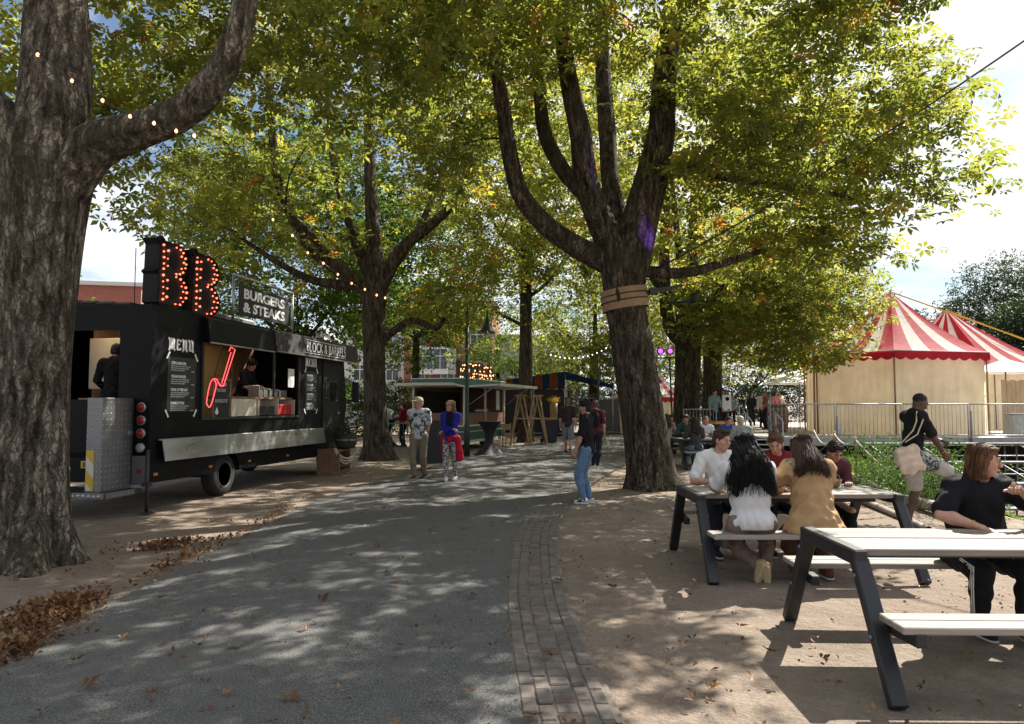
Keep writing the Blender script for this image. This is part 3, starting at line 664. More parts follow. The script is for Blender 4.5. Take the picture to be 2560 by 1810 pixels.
def flat_shapes(name, shapes, mat, parent, pos, orient=SIDE, depth=0.004):
    mb = MB()
    for i, sh in enumerate(shapes): mb.prism([(x, y, 0) for x, y in sh], (0, 0, depth + 0.0006 * (i % 5)))
    o = mb.build(name, mat, parent); o.matrix_local = Matrix.Translation(pos) @ orient; return o

# ---------------------------------------------------------------- the food truck (x along its length, y across, rear near corner at the origin)
truck = thing('food_truck', 'black food truck with serving hatch, menus and a steel shelf, parked left of the road', 'food truck', (-5.54, 11.34, 0), math.atan2(.986, .165))
TW, TL, TH = 2.35, 8.2, 3.2
mb = MB()
WX, WR, ZB = 2.18, 0.47, 0.44
def low_panel(y0, y1):
    poly = [(0, y0, ZB)] + [(WX + WR * cos(a), y0, 0.38 + WR * sin(a)) for a in np.linspace(pi - 0.13, 0.13, 14)] + [(6.25, y0, ZB), (6.25, y0, 1.42), (0, y0, 1.42)]
    mb.prism(poly, (0, y1 - y0, 0))
low_panel(0, 0.05); low_panel(TW - 0.05, TW)
for y0, y1 in ((0, 0.05), (TW - 0.05, TW)):
    mb.box((0, y0, 1.42), (1.37, y1, TH)); mb.box((5.02, y0, 1.42), (6.25, y1, TH))
    mb.box((1.37, y0, 2.72), (5.02, y1, TH))
mb.box((1.37, TW - .05, 1.42), (5.02, TW, 2.72))
mb.box((0, 0.05, 3.14), (6.25, TW - .05, TH - .004)); mb.box((0, 0.05, .82), (6.25, TW - .05, .90))
mb.box((0.0, .05, .44), (.05, .55, 3.14)); mb.box((0, .55, 2.80), (.05, 1.85, 3.14)); mb.box((0, 1.85, .44), (.05, TW - .05, 3.14)); mb.box((0, .55, .44), (.05, 1.85, 1.72))
mb.build('body', black_paint, truck)
mb = MB()      # driver's cab
mb.prism([(6.25, 0.03, ZB), (7.75, 0.03, ZB), (7.75, 0.03, 1.25), (7.85, .03, 1.6), (7.72, 0.03, 2.45), (7.6, 0.03, 3.05), (6.25, 0.03, 3.05)], (0, TW - .06, 0))
mb.build('cab', black_paint, truck)
mb = MB(); mb.box((6.36, 0.006, 1.00), (7.36, .028, 2.72), .008); door = mb.build('cab_door', black_matt, truck)
mb = MB(); mb.box((6.46, -.004, 1.74), (7.26, .004, 2.22)); mb.build('window', glass_dark, door)
mb = MB(); mb.bar((7.15, -.02, 1.45), (7.28, -.02, 1.45), .03); mb.build('handle', chrome, door)
mb = MB(); mb.box((7.70, .25, 1.75), (7.86, 2.1, 2.5)); mb.build('windscreen', glass_dark, truck)
mb = MB(); mb.tube([(7.5, -.02, 2.2), (7.62, -.30, 2.28), (7.64, -.32, 1.65), (7.5, -.02, 1.62)], .014, 6); mr = mb.build('mirror_arm', steel_dull, truck)
mb = MB(); mb.box((7.60, -.40, 1.72), (7.65, -.22, 2.22), .012); mb.build('mirror', black_plastic, mr)
# hatch canopy and name board over the window
mb = MB(); mb.prism([(1.33, 0, 2.76), (1.33, -.16, 2.72), (1.33, -.10, 3.12), (1.33, 0, 3.17)], (2.30, 0, 0)); mb.build('canopy', black_paint, truck)
mb = MB(); mb.prism([(3.66, 0, 2.76), (3.66, -.19, 2.74), (3.66, -.13, 3.15), (3.66, 0, 3.19)], (4.48, 0, 0)); nb = mb.build('name_board', M('board_black', (0.020, 0.018, 0.019), .6, var=.3, vscale=3), truck)
tl_ = Matrix.Rotation(math.atan2(.06, .41), 4, 'X')
mb = MB(); mb.box((3.66, -.205, 2.715), (8.14, -.165, 2.74)); mb.build('edge_trim', alu, nb)
mb = MB(); mb.box((1.33, -.175, 2.695), (3.62, -.14, 2.718)); mb.build('edge_trim', alu, truck)
lettering('lettering', 'BLOCK & BARRELS', white_vinyl, nb, (5.02, -.192, 2.83), width=2.2, height=.22, bold=-0.012)
lettering('lettering_shadow', 'BLOCK & BARRELS', M('faded_mauve', (.30, .20, .30), .7), nb, (5.05, -.187, 2.815), width=2.2, height=.22, bold=-0.012)
mb = MB(); mb.box((4.95, -.196, 2.79), (7.25, -.178, 2.80)); mb.box((5.05, -.150, 3.085), (7.35, -.132, 3.095)); mb.build('white_rule', white_vinyl, nb)
# fold-down shelf
mb = MB(); mb.prism([(.22, -.06, 1.085), (.22, -.12, .76), (.22, -.135, .765), (.22, -.075, 1.095)], (6.03, 0, 0)); sh = mb.build('folding_shelf', alu, truck)
mb = MB(); mb.tube([(.16, -.055, 1.095), (6.28, -.055, 1.095)], .014, 6); mb.build('hinge', steel_dull, sh)
for x in (.8, 2.2, 3.6, 5.0): 
    mb = MB(); mb.bar((x, -.01, .98), (x, -.12, .93), .02); mb.build('bracket', steel_dull, sh)
# wheels
def wheel(x, y, sg, par):
    mb = MB(); mb.lathe([(.20, -.13), (.33, -.135), (.375, -.10), (.385, -.05), (.385, .05), (.375, .10), (.33, .135), (.20, .13)], 28, (0, 0, 0), 'y')
    w = mb.build('wheel', rubber, par, (x, y, .385))
    mb = MB(); mb.lathe([(.235, .138 * sg), (.225, .12 * sg), (.20, .05 * sg), (.13, .02 * sg), (.11, .09 * sg), (.06, .10 * sg), (.02, .10 * sg)], 24, (0, 0, 0), 'y', close=False)
    for k in range(8):
        a = k * pi / 4; mb.lathe([(.018, .03 * sg), (.018, .06 * sg), (.008, .065 * sg)], 6, (.155 * cos(a), 0, .155 * sin(a)), 'y')
    mb.build('rim', M('rim_silver', (.42, .42, .42), .38, .35, var=.25), w)
wheel(2.18, .16, -1, truck); wheel(2.18, TW - .16, 1, truck); wheel(6.95, .14, -1, truck); wheel(6.95, TW - .14, 1, truck)
mb = MB(); mb.box((.3, .55, .40), (7.4, .70, .60)); mb.box((.3, 1.65, .40), (7.4, 1.80, .60)); mb.box((2.08, .3, .33), (2.28, 2.05, .45)); mb.box((3.2, .8, .30), (4.6, 1.6, .70)); mb.build('chassis', black_matt, truck)
for x in (.16, 1.66, 2.98, 4.56, 6.12):
    mb = MB(); mb.box((x - .05, -.022, .545), (x + .05, 0, .59), .008); mb.build('marker_lamp', orange_lens, truck)
# rear: platform, plate locker, lamps, number plate
mb = MB(); mb.box((-.80, .10, .30), (-.003, 2.25, .37)); mb.build('tail_platform', dark_trim, truck)
mb = MB(); mb.box((-.83, .10, .305), (-.803, .60, .385)); mb.box((-.80, .068, .305), (-.20, .097, .385)); mb.build('platform_edge', diamond, truck)
mb = MB(); mb.box((-.68, .27, .372), (-.003, .52, 1.74), .006); lk_ = mb.build('plate_locker', diamond, truck)
mb = MB(); mb.box((-.683, .385, .40), (-.681, .51, .98)); mb.build('hazard_panel', hazard, lk_)
mb = MB(); mb.box((-.12, .255, 1.18), (-.02, .268, 1.24), .004); mb.bar((-.16, .25, 1.21), (-.07, .25, 1.21), .02); mb.build('latch', steel, lk_)
for z, mm in ((1.60, red_lens), (1.40, red_lens), (1.20, red_lens), (.98, grey_lens)):
    mb = MB(); mb.lathe([(.075, 0), (.075, -.03), (.066, -.035)], 20, (0, 0, 0), 'x'); l = mb.build('tail_lamp_ring', steel, truck, (-.002, .13, z))
    mb = MB(); mb.lathe([(.064, -.03), (.060, -.045), (.03, -.055), (.004, -.058)], 20, (0, 0, 0), 'x'); mb.build('lens', mm, l)
mb = MB(); mb.box((-.03, .03, .42), (-.002, .255, .86)); rp_ = mb.build('rear_plate', diamond, truck)
mb = MB(); mb.box((-.036, .10, .60), (-.031, .17, .65)); mb.build('reflector', red_lens, rp_)
mb = MB(); mb.box((-.02, .62, .66), (-.003, 1.14, .77)); pl = mb.build('number_plate', M('plate_yellow', (.62, .40, .03), .5, var=.1), truck)
lettering('plate_letters', 'BP-F', M('plate_black', (.01, .01, .01), .5), pl, (-.021, 1.10, .68), width=.26, height=.07, orient=REAR, bold=.02)
mb = MB(); mb.box((-.06, -.06, .40), (.02, .06, .46)); mb.tube([(-.03, -.01, .02), (-.03, -.01, .95)], .028, 8); mb.box((-.10, -.08, 0.0), (.04, .06, .02)); mb.build('stabiliser_leg', dark_trim, truck)
# roof clutter
mb = MB(); mb.box((1.85, .5, 3.2), (2.45, 1.3, 3.48), .02); mb.lathe([(.16, 3.48), (.16, 3.62), (.24, 3.63), (.24, 3.68)], 14, (2.15, .9, 0)); mb.build('roof_vent', M('vent_grey', (.18, .19, .19), .5, .4, var=.2), truck)
mb = MB(); mb.box((2.62, .6, 3.2), (4.2, 1.5, 3.42), .03); mb.build('roof_unit', M('unit_grey', (.22, .23, .23), .5, .3, var=.2), truck)
mb = MB(); mb.prism([(.06, .42, 3.2), (.06, 2.2, 3.2), (.06, 2.2, 3.30)], (.66, 0, 0)); rb = mb.build('roof_slope', black_matt, truck)
for k in range(6):
    mb = MB(); y = .42 + k * .3; mb.box((.04, y, 3.205 + .018 * k), (.75, y + .29, 3.235 + .018 * k)); mb.build('roof_tile', M('roof_slate', (.035, .04, .042), .6, var=.4), rb)
mb = MB(); mb.tube([(.08, .38, 3.2), (.08, .38, 4.1)], .007, 5); mb.build('aerial', black_matt, truck)
# hatch surround and interior
mb = MB()
for a, b in (((1.33, -.03, 1.38), (5.06, .0, 1.42)), ((1.33, -.03, 1.42), (1.37, .0, 2.70)), ((5.02, -.03, 1.42), (5.06, .0, 2.70))): mb.box(a, b)
mb.box((3.93, .0, 1.80), (3.965, .04, 2.72)); mb.box((2.28, .0, 1.42), (2.31, .04, 2.72)); mb.build('hatch_frame', dark_trim, truck)
mb = MB(); mb.box((.9, 1.70, .9), (6.2, 1.74, 3.1)); mb.build('inner_wall', wood_warm, truck)
mb = MB(); mb.box((4.0, 1.66, .9), (5.2, 1.695, 2.9)); mb.build('cream_panel', M('ochre_panel', (.42, .28, .12), .6, var=.15), truck)
mb = MB(); mb.box((2.33, .12, 1.76), (5.0, .52, 1.80)); ct = mb.build('counter', wood_brown, truck)
mb = MB(); mb.box((2.36, .06, 1.43), (3.32, .10, 1.755)); mb.build('counter_front', cream_in, ct)
mb = MB()
for x in (3.42, 4.22, 4.98): mb.box((x, .06, 1.43), (x + .03, .42, 1.755))
mb.box((3.42, .42, 1.43), (5.01, .44, 1.755)); mb.build('counter_shelf', cream_in, ct)
mb = MB(); mb.box((3.50, .10, 1.435), (4.15, .36, 1.62)); mb.build('black_crate', black_plastic, ct)
mb = MB(); mb.box((4.32, .10, 1.435), (4.92, .36, 1.65), .01)
for k in range(5): mb.box((4.36 + k * .11, .092, 1.60), (4.42 + k * .11, .099, 1.64))
mb.build('red_crate', M('red_plastic', (.50, .018, .022), .45, var=.12), ct)
for x, w, h in ((3.70, .16, .24), (3.90, .14, .20), (4.15, .34, .18), (4.58, .32, .16)):
    mb = MB(); mb.box((x, .2, 1.801), (x + w, .45, 1.80 + h), .01); mb.build('food_container', steel_in, ct)
mb = MB(); mb.box((4.62, .035, 2.02), (4.90, .045, 2.42)); mb.build('notice_sheet', paper, truck)
mb = MB(); mb.box((1.42, 1.5, 1.5), (2.26, 1.56, 2.3)); mb.build('back_shelf', cream_in, truck)
# inside seen from the rear: shelf, bright cabinet, ceiling lamp
mb = MB(); mb.box((.75, 1.05, 1.9), (.9, 1.69, 2.75), .01); mb.build('white_cabinet', cream_in, truck)
mb = MB(); mb.box((.9, .06, .9), (.94, 1.04, 2.95)); mb.build('partition', wood_warm, truck)
mb = MB(); mb.box((.55, 1.0, 1.60), (.86, 1.7, 1.75)); mb.build('worktop', cardboard, truck)
mb = MB(); mb.box((.2, .8, 3.08), (.7, 1.5, 3.125)); lmp = mb.build('ceiling_lamp', M('lamp_panel', (.9, .85, .75), .5, var=0, emit=(1, .80, .56), estr=.8), truck)
mb = MB(); mb.box((1.6, .7, 3.10), (4.6, .8, 3.125)); mb.build('ceiling_lamp', MATS['lamp_panel'], truck)
for nm, px_, sz, pw in (('rear_light', .45, (.4, .6), 1.0), ('hatch_light', 3.1, (2.8, .1), 2.5)):
    ld = bpy.data.lights.new(nm, 'AREA'); ld.shape = 'RECTANGLE'; ld.size, ld.size_y = sz; ld.energy = pw; ld.color = (1, .72, .45)
    lo = bpy.data.objects.new(nm, ld); link(lo, truck); lo.location = (px_, 1.15 if px_ < 1 else .75, 3.05)
# menu boards on the side
def menu(u0, w, z0, mw):
    flat_shapes('menu_heading', blackletter('menu', mw, .19), white_vinyl, truck, (u0 + .02, -.002, z0 + .99))
    mb = MB(); mb.box((u0, -.006, z0), (u0 + w, -.001, z0 + .88)); sheet = mb.build('menu_sheet', M('menu_black', (.02, .02, .022), .5, var=.3), truck)
    rr = random.Random(int(u0 * 10))
    for k, s in enumerate(('STEAK BURGER', 'VEGAN BURGER', 'STEAK OF THE DAY', 'CHARCUTERIE')):
        z = z0 + .76 - k * .215
        lettering('menu_item', s, white_vinyl, sheet, (u0 + .09, -.007, z), width=w * (.52 if k < 2 else .6 if k == 2 else .48), height=.045, bold=.025, depth=.002)
        mb = MB()
        for q in range(3):
            x = u0 + .09; end = u0 + w * (.80, .74, .66)[q] - rr.uniform(0, .06)
            while x < end:
                L = rr.uniform(.03, .09); mb.box((x, -.0085, z - .035 - q * .033), (min(x + L, end + .01), -.0065, z - .018 - q * .033)); x += L + .012
        mb.box((u0 + w - .13, -.0085, z - .11), (u0 + w - .04, -.0065, z - .095)); tag(mb.build('menu_lines', M('menu_grey', (.42, .42, .42), .6), sheet), kind='stuff')
    for (x, z, a) in ((u0, z0 + .90, 55), (u0 + w, z0 + .90, -55), (u0, z0 - .03, -55), (u0 + w, z0 - .03, 55)):
        c_, s_ = cos(radians(a)) * .07, sin(radians(a)) * .07
        mb = MB(); mb.bar((x - c_, -.0105, z - s_), (x + c_, -.0105, z + s_), .003, .035, up=(-s_, 0, c_)); mb.build('tape', white_vinyl, sheet)
menu(.40, .76, 1.53, .70); menu(5.36, .62, 1.53, .60)
# neon cleaver and chalkboard hung in the hatch
nsg = thing('neon_sign', 'glowing red neon knife outline hanging in the hatch of the black truck', 'neon sign', truck.location, truck.rotation_euler.z)
mb = MB(); mb.tube(catmull([(1.52, -.02, 1.62), (1.48, -.02, 1.70), (1.58, -.02, 2.02), (1.74, -.02, 2.10), (1.90, -.02, 1.98), (2.00, -.02, 1.98)], 6).tolist() + [(2.36, -.02, 2.66), (2.22, -.02, 2.70), (2.16, -.02, 2.62)], .0075, 6); mb.build('blade_tube', neon, nsg)
mb = MB(); mb.tube(catmull([(1.52, -.02, 1.62), (1.58, -.02, 1.60), (1.66, -.02, 1.72), (1.76, -.02, 1.98), (1.70, -.02, 2.08)], 6).tolist(), .0075, 6); mb.tube([(1.94, -.021, 2.03), (2.22, -.021, 2.60)], .0075, 6); mb.build('handle_tube', neon, nsg)
mb = MB(); mb.tube([(1.72, .0, 2.1), (1.95, .0, 2.70)], .008, 5); mb.build('hanging_wire', dark_trim, nsg)
cbd = thing('chalkboard', 'narrow wood framed chalkboard leaning in the hatch beside the neon', 'chalkboard', truck.location, truck.rotation_euler.z)
mb = MB(); mb.box((1.72, .004, 1.43), (2.24, .02, 2.08)); mb.build('slate', M('slate_black', (.02, .021, .021), .8, var=.4), cbd)
mb = MB()
for a, b in (((1.69, -.008, 1.42), (1.72, .024, 2.11)), ((2.24, -.008, 1.42), (2.27, .024, 2.11)), ((1.72, -.008, 2.08), (2.24, .024, 2.11))): mb.box(a, b)
mb.build('frame', wood_brown, cbd)
chalk = M('chalk', (.52, .52, .50), .9)
for s, z, w in (('STEAK OF', 1.97, .34), ('THE DAY', 1.87, .32), ('ENTRECOTE', 1.68, .40)): lettering('chalk_line', s, chalk, cbd, (1.80 if w < .4 else 1.77, .0, z), width=w, height=.06, depth=.003, bold=.01)
mb = MB(); mb.prism([(1.84, .001, 1.46), (1.90, .001, 1.50), (1.84, .001, 1.60), (1.78, .001, 1.50)], (0, .003, 0)); mb.build('chalk_drawing', chalk, cbd)

# marquee letters on the roof
bbs = thing('marquee_letters', 'pair of black blackletter B letters studded with glowing red bulbs on the truck roof', 'sign', truck.location, truck.rotation_euler.z)
bulb_me = None
def big_b(u0, z0, w, h, y):
    """one heavy letter with two bowls; outline points in the side plane"""
    k = w; N = 10
    def bowl(zc, rz, xr): return [(u0 + k * .52 + xr * cos(a), zc + rz * sin(a)) for a in np.linspace(-pi / 2, pi / 2, N)]
    out = [(u0 - k * .02, z0), (u0 + k * .10, z0 - .03)] + bowl(z0 + h * .25, h * .27, k * .44) + bowl(z0 + h * .75, h * .26, k * .40) + [(u0 + k * .16, z0 + h * 1.0), (u0 + k * .06, z0 + h * 1.07), (u0 - k * .08, z0 + h * 1.04), (u0 + k * .04, z0 + h * .95), (u0 + k * .02, z0 + h * .56), (u0 - k * .07, z0 + h * .50), (u0 + k * .0, z0 + h * .46)]
    mb = MB(); L = len(out)
    holes = [[(u0 + k * (.50 + .17 * cos(a)), z0 + h * (.26 + .165 * sin(a))) for a in np.linspace(0, 2 * pi, 12, endpoint=False)], [(u0 + k * (.49 + .16 * cos(a)), z0 + h * (.75 + .155 * sin(a))) for a in np.linspace(0, 2 * pi, 12, endpoint=False)]]
    mb.prism([(x, y, z) for x, z in out], (0, .26, 0))
    let = mb.build('letter', black_matt, bbs)
    mb = MB()        # raised rim and recessed bowls
    for i in range(L):
        a, b = out[i], out[(i + 1) % L]; mb.bar((a[0], y - .02, a[1]), (b[0], y - .02, b[1]), .04, .022, up=(0, 1, 0))
    mb.build('rim', black_paint, let)
    for hl in holes:
        mb = MB(); mb.prism([(x, y - .006, z) for x, z in hl], (0, .004, 0)); mb.build('counter', M('void_black', (.004, .004, .004), .9, var=0), let)
    pts = []
    for zc, rz, xr in ((z0 + h * .25, h * .235, k * .37), (z0 + h * .75, h * .225, k * .33)):
        pts += [(u0 + k * .52 + xr * cos(a), zc + rz * sin(a)) for a in np.linspace(-pi / 2, pi / 2, 9)]
        pts += [(u0 + k * .52 + k * .24 * cos(a), zc + h * .16 * sin(a)) for a in np.linspace(-.7, .7, 3)]
        pts += [(u0 + k * .12, zc + rz * q) for q in (-.85, -.45, 0, .45, .85)] + [(u0 + k * .25, zc + rz * q) for q in (-.6, 0, .6)]
    rr = random.Random(int(u0 * 100))
    global bulb_me
    if bulb_me is None:
        mb = MB(); mb.lathe([(.006, -.028), (.019, -.022), (.025, -.006), (.020, .010), (.008, .018)], 8, (0, 0, 0), 'y'); t = mb.build('bulb', bulb_red); bulb_me = t.data; bpy.data.objects.remove(t)
    for x, z in pts:
        o = bpy.data.objects.new('bulb', bulb_me); o.location = (x + rr.uniform(-.01, .01), y - .022, z + rr.uniform(-.01, .01)); s = rr.uniform(.5, .85); o.scale = (s, s, s); link(o, let)
big_b(.24, 3.26, .82, .98, .10); big_b(1.02, 3.20, .84, 1.0, .02)
# banner sign in a pipe frame
ban = thing('banner_sign', 'dark banner reading burgers and steaks tied in a pipe frame on the truck roof', 'sign', truck.location, truck.rotation_euler.z)
mb = MB()
for p in ([(2.50, .12, 3.2), (2.50, .12, 4.10)], [(4.92, .12, 3.2), (4.92, .12, 4.10)], [(2.50, .12, 4.10), (4.92, .12, 4.10)]): mb.tube(p, .028, 8)
mb.build('pipe_frame', steel, ban)
mb = MB(); mb.box((2.68, .11, 3.36), (4.74, .13, 3.96), .02); bp_ = mb.build('banner_panel', M('banner_grey', (.014, .015, .016), .6, var=.15), ban)
lettering('lettering', 'BURGERS', white_paint, bp_, (2.86, .108, 3.69), width=1.66, height=.20, bold=.035); lettering('lettering', '& STEAKS', white_paint, bp_, (2.84, .108, 3.43), width=1.70, height=.20, bold=.035)
for x in np.linspace(2.8, 4.6, 6):
    mb = MB(); mb.tube([(x, .12, 3.95), (x + .02, .12, 4.10)], .006, 4); mb.build('tie', black_plastic, ban)
mb = MB(); mb.tube([(3.8, -.1, 3.22), (3.6, -.05, 3.30), (3.5, .02, 3.36)], .02, 6); mb.tube([(4.4, -.1, 3.22), (4.55, -.05, 3.30), (4.65, .02, 3.36)], .02, 6); mb.build('flood_lamp_arm', black_plastic, ban)
# ---------------------------------------------------------------- picnic tables
def plank(mb, a, b, bev=.006): mb.box(a, b, bev)
def picnic_table(loc, rz, label, L=1.95, tops=4, frame=None, wood=None, group='A frame picnic tables'):
    frame = frame or black_plastic; wood = wood or wood_grey
    t = thing('picnic_table', label, 'picnic table', loc, rz, group)
    W = .80; pw = W / tops
    for k in range(tops):
        mb = MB(); plank(mb, (-L / 2, -W / 2 + k * pw + .006, .715), (L / 2, -W / 2 + (k + 1) * pw - .006, .758)); o = mb.build('top_plank', wood, t); o.location.z = random.Random(k).uniform(-.002, .002)
    for sy in (-1, 1):
        for k in range(2):
            y0 = sy * (.66 + k * .145); mb = MB(); plank(mb, (-L / 2, min(y0, y0 + sy * .137), .415), (L / 2, max(y0, y0 + sy * .137), .455)); mb.build('seat_plank', wood, t)
    for sx in (-1, 1):
        x = sx * (L / 2 - .012)
        for sy in (-1, 1):
            mb = MB(); mb.bar((x, sy * .40, .70), (x, sy * .845, 0), .072, .095, up=(1, 0, 0), bev=.008); mb.build('leg', frame, t)
            for q in (.12, .55):
                mb = MB(); mb.lathe([(.014, 0), (.014, sx * .008), (.006, sx * .012)], 8, (x + sx * .048, sy * (.40 + .445 * q), .70 * (1 - q)), 'x'); mb.build('bolt', steel_dull, t)
        mb = MB(); mb.bar((x + sx * .006, -.445, .715), (x + sx * .006, .445, .715), .085, .095, bev=.01); mb.build('top_bearer', frame, t)
        for sy in (-1, 1):
            mb = MB(); mb.bar((x - sx * .08, sy * .50, .36), (x - sx * .08, sy * .95, .385), .06, .07, bev=.006); mb.build('seat_bearer', frame, t)
    mb = MB(); mb.box((-L / 2 + .06, -.05, .64), (L / 2 - .06, .05, .70)); mb.build('rail', frame, t)
    return t
picnic_table((3.06, 4.885, 0), radians(-1.5), 'large sunlit picnic table with black A frame legs in the right foreground')
picnic_table((2.80, 7.68, 0), radians(0), 'picnic table where the two long haired women sit on the near bench')
picnic_table((5.35, 19.9, 0), radians(4), 'crowded picnic table under the trees beyond the thick leaning trunk')
picnic_table((5.0, 24.2, 0), radians(8), 'farthest picnic table by the stout brown trunk')

# ---------------------------------------------------------------- log edging, rope fence, shrub
def log(pts, r, label):
    rg = np.random.default_rng(len(label)); P = np.array([(x, y, z, r) for x, y, z in pts]); V, F, _ = rough_tube(P, 12, rg, .12, None, 5)
    V = V - np.array([P[0][0], P[0][1], 0]); o = np_mesh('edging_log', V, F, wood_grey); o.location = (P[0][0], P[0][1], 0); return tag(o, label, 'log', 'logs edging the lawn')
log([(6.00, 9.2, .12), (6.10, 10.1, .16), (6.28, 11.0, .13), (6.46, 12.3, .08)], .085, 'grey edging log under the raised foot of the man with the tote bag')
log([(6.50, 12.45, .07), (6.85, 14.0, .09), (7.22, 15.5, .08)], .07, 'middle log of the lawn edging behind the shrub')
log([(7.28, 15.7, .08), (7.9, 18.0, .10), (8.6, 20.6, .10), (9.2, 22.4, .12)], .075, 'long pale log running up to the deck along the grass')
log([(5.35, 9.6, .03), (5.59, 11.0, .05), (5.89, 12.7, .05)], .05, 'thin dark log lying on the sand in front of the edging')
rope = M('hemp_rope', (.55, .47, .34), .9, var=.2, vscale=30, bmp=.4, bscale=120)
posts = [((7.02, 15.2, .95), 'slim rope post at the lawn corner with a pale knot'), ((7.55, 17.4, 1.0), 'slim rope post standing halfway along the lawn'), ((6.55, 12.2, .85), 'short forked rope post beside the shrub')]
for (x, y, h), lb in posts:
    t = thing('rope_post', lb, 'post', (x, y, ground_z(np.float64(x), np.float64(y))), 0, 'posts of the rope fence')
    mb = MB(); mb.tube([(0, 0, -.05), (.01, 0, h * .5), (0, .01, h)], [.018, .016, .014], 7); mb.build('stake', wood_brown, t)
    mb = MB(); mb.lathe([(.02, h - .05), (.032, h - .03), (.034, h), (.026, h + .03), (.012, h + .04)], 10); mb.build('rope_knot', rope, t)
def rope_between(a, b, sag, label, r=.014):
    A, B = np.array(a), np.array(b); P = [tuple(A + (B - A) * t - np.array([0, 0, sag * 4 * t * (1 - t)]) - A) for t in np.linspace(0, 1, 14)]
    mb = MB(); mb.tube(P, r, 6); o = mb.build('rope', rope, None, tuple(A)); return tag(o, label, 'rope', 'ropes of the lawn fence')
rope_between((7.55, 17.4, .98), (7.02, 15.2, .93), .16, 'pale rope sagging between the two slim posts on the lawn')
rope_between((7.02, 15.2, .93), (7.35, 13.6, .02), .05, 'pale rope running from the corner post down to the grass')
rope_between((8.3, 20.4, .95), (7.55, 17.4, .98), .30, 'pale rope sagging towards the deck behind the lawn')
rope_between((6.55, 12.2, .83), (6.85, 13.0, .25), .03, 'short rope end hanging from the forked post by the shrub')
rg = np.random.default_rng(44)
def shrub(label, pts, n, h, mat, sz, nm='leafy_shrub', w=.55):
    x0, y0 = pts[0][0], pts[0][1]; r = thing(nm, label, 'shrub', (x0, y0, 0), 0)
    P = catmull([(x, y, 0) for x, y in pts], 12); k = rg.integers(0, len(P), n); base = P[k] + rg.normal(0, 1, (n, 3)) * np.array([w * .5, w * .5, 0])
    base[:, 2] = rg.beta(1.5, 1.7, n) * h * (0.75 + 0.35 * np.sin(k * .35)); LP = base - np.array([x0, y0, 0]); LP[:, 2] += 0.03
    zt = ground_z(base[:, 0], base[:, 1]); LP[:, 2] += zt * .15
    scatter_leaves('foliage', LP, rg.normal(0, 1, (n, 3)), 'single', sz, mat, rg, r, 0.1, 0.8)
    mb = MB()
    for q in range(60):
        i = rg.integers(0, len(P)); b = P[i] + rg.normal(0, w * .4, 3) * np.array([1, 1, 0]); mb.tube([(b[0] - x0, b[1] - y0, -.25), (b[0] - x0 + rg.normal(0, .05), b[1] - y0 + rg.normal(0, .05), h * .85 * rg.uniform(.6, 1))], [.006, .003], 4)
    tag(mb.build('stems', wood_brown, r), kind='stuff'); return r
shrub('bright leafy shrub growing behind the edging log by the standing man', [(7.55, 15.6), (7.35, 14.4), (7.15, 13.2), (6.95, 12.2), (6.85, 11.3)], 6500, 1.0, leaf_material('shrub_leaf', [(0, (.03, .055, .016)), (.6, (.06, .10, .03)), (1, (.12, .16, .06))], (1.7, 1.9, 1.2), .35), 1.15, w=.8)
# grass blades on the lawn
n = 26000; ty = rg.uniform(13.2, 23.8, n); tx = edge_x(ty) + .15 + rg.uniform(0, 1, n) ** 1.3 * 2.8
gb = np.stack([tx, ty, ground_z(tx, ty) + .02], -1); a = rg.uniform(0, 6.28, n); hh = rg.uniform(.03, .085, n)
dv = np.stack([np.cos(a), np.sin(a), 0 * a], -1) * .006; tip = gb + np.stack([rg.normal(0, .02, n), rg.normal(0, .02, n), hh], -1)
V = np.stack([gb - dv, gb + dv, tip], 1).reshape(-1, 3); o = np_mesh('grass', V, np.arange(n * 3).reshape(-1, 3), leaf_material('grass_blade', [(0, (.06, .10, .012)), (1, (.16, .22, .03))], (2.2, 2.4, 1.2), .45), None, False, {'v': ('FACE', rg.uniform(0, 1, n))})
tag(o, 'short bright grass on the lawn between the edging logs and the deck', 'grass', kind='stuff')

# ---------------------------------------------------------------- deck, railings and scaffold
DY, DZ = 24.0, .58
deck = thing('deck', 'raised wooden deck behind a steel railing, carrying the striped tents', 'deck', (8.2, DY, 0))
dm = M('deck_board', (.46, .42, .37), .8, var=.25, vscale=3, stretch=(.3, 3, 1), bmp=.2)
for k in range(46):
    mb = MB(); y = k * .5; mb.box((0, y + .012, DZ - .04), (16, y + .488, DZ), .004); o = mb.build('deck_board', dm, deck)
mb = MB(); mb.box((0, -.03, DZ - .24), (16, .0, DZ + .02)); mb.build('fascia', M('fascia_grey', (.30, .31, .31), .6, .3, var=.25), deck)
for x in np.arange(.2, 16, 1.9):
    for y in (.15, 3.0):
        mb = MB(); mb.tube([(x, y, -1.75), (x, y, DZ - .05)], .026, 7); mb.build('prop', steel_dull, deck)
for x in np.arange(.2, 14, 1.9):
    mb = MB(); mb.tube([(x, .12, -1.2), (x + 1.9, .12, DZ - .15)], .02, 6); mb.build('brace', steel_dull, deck)
mb = MB(); mb.box((0.1, 2.2, -1.7), (16, 2.25, DZ - .1)); mb.build('shade_sheet', M('under_deck_shade', (.012, .013, .014), .9, var=.4), deck)  # near-black sheet: the shade beneath the deck put in as colour
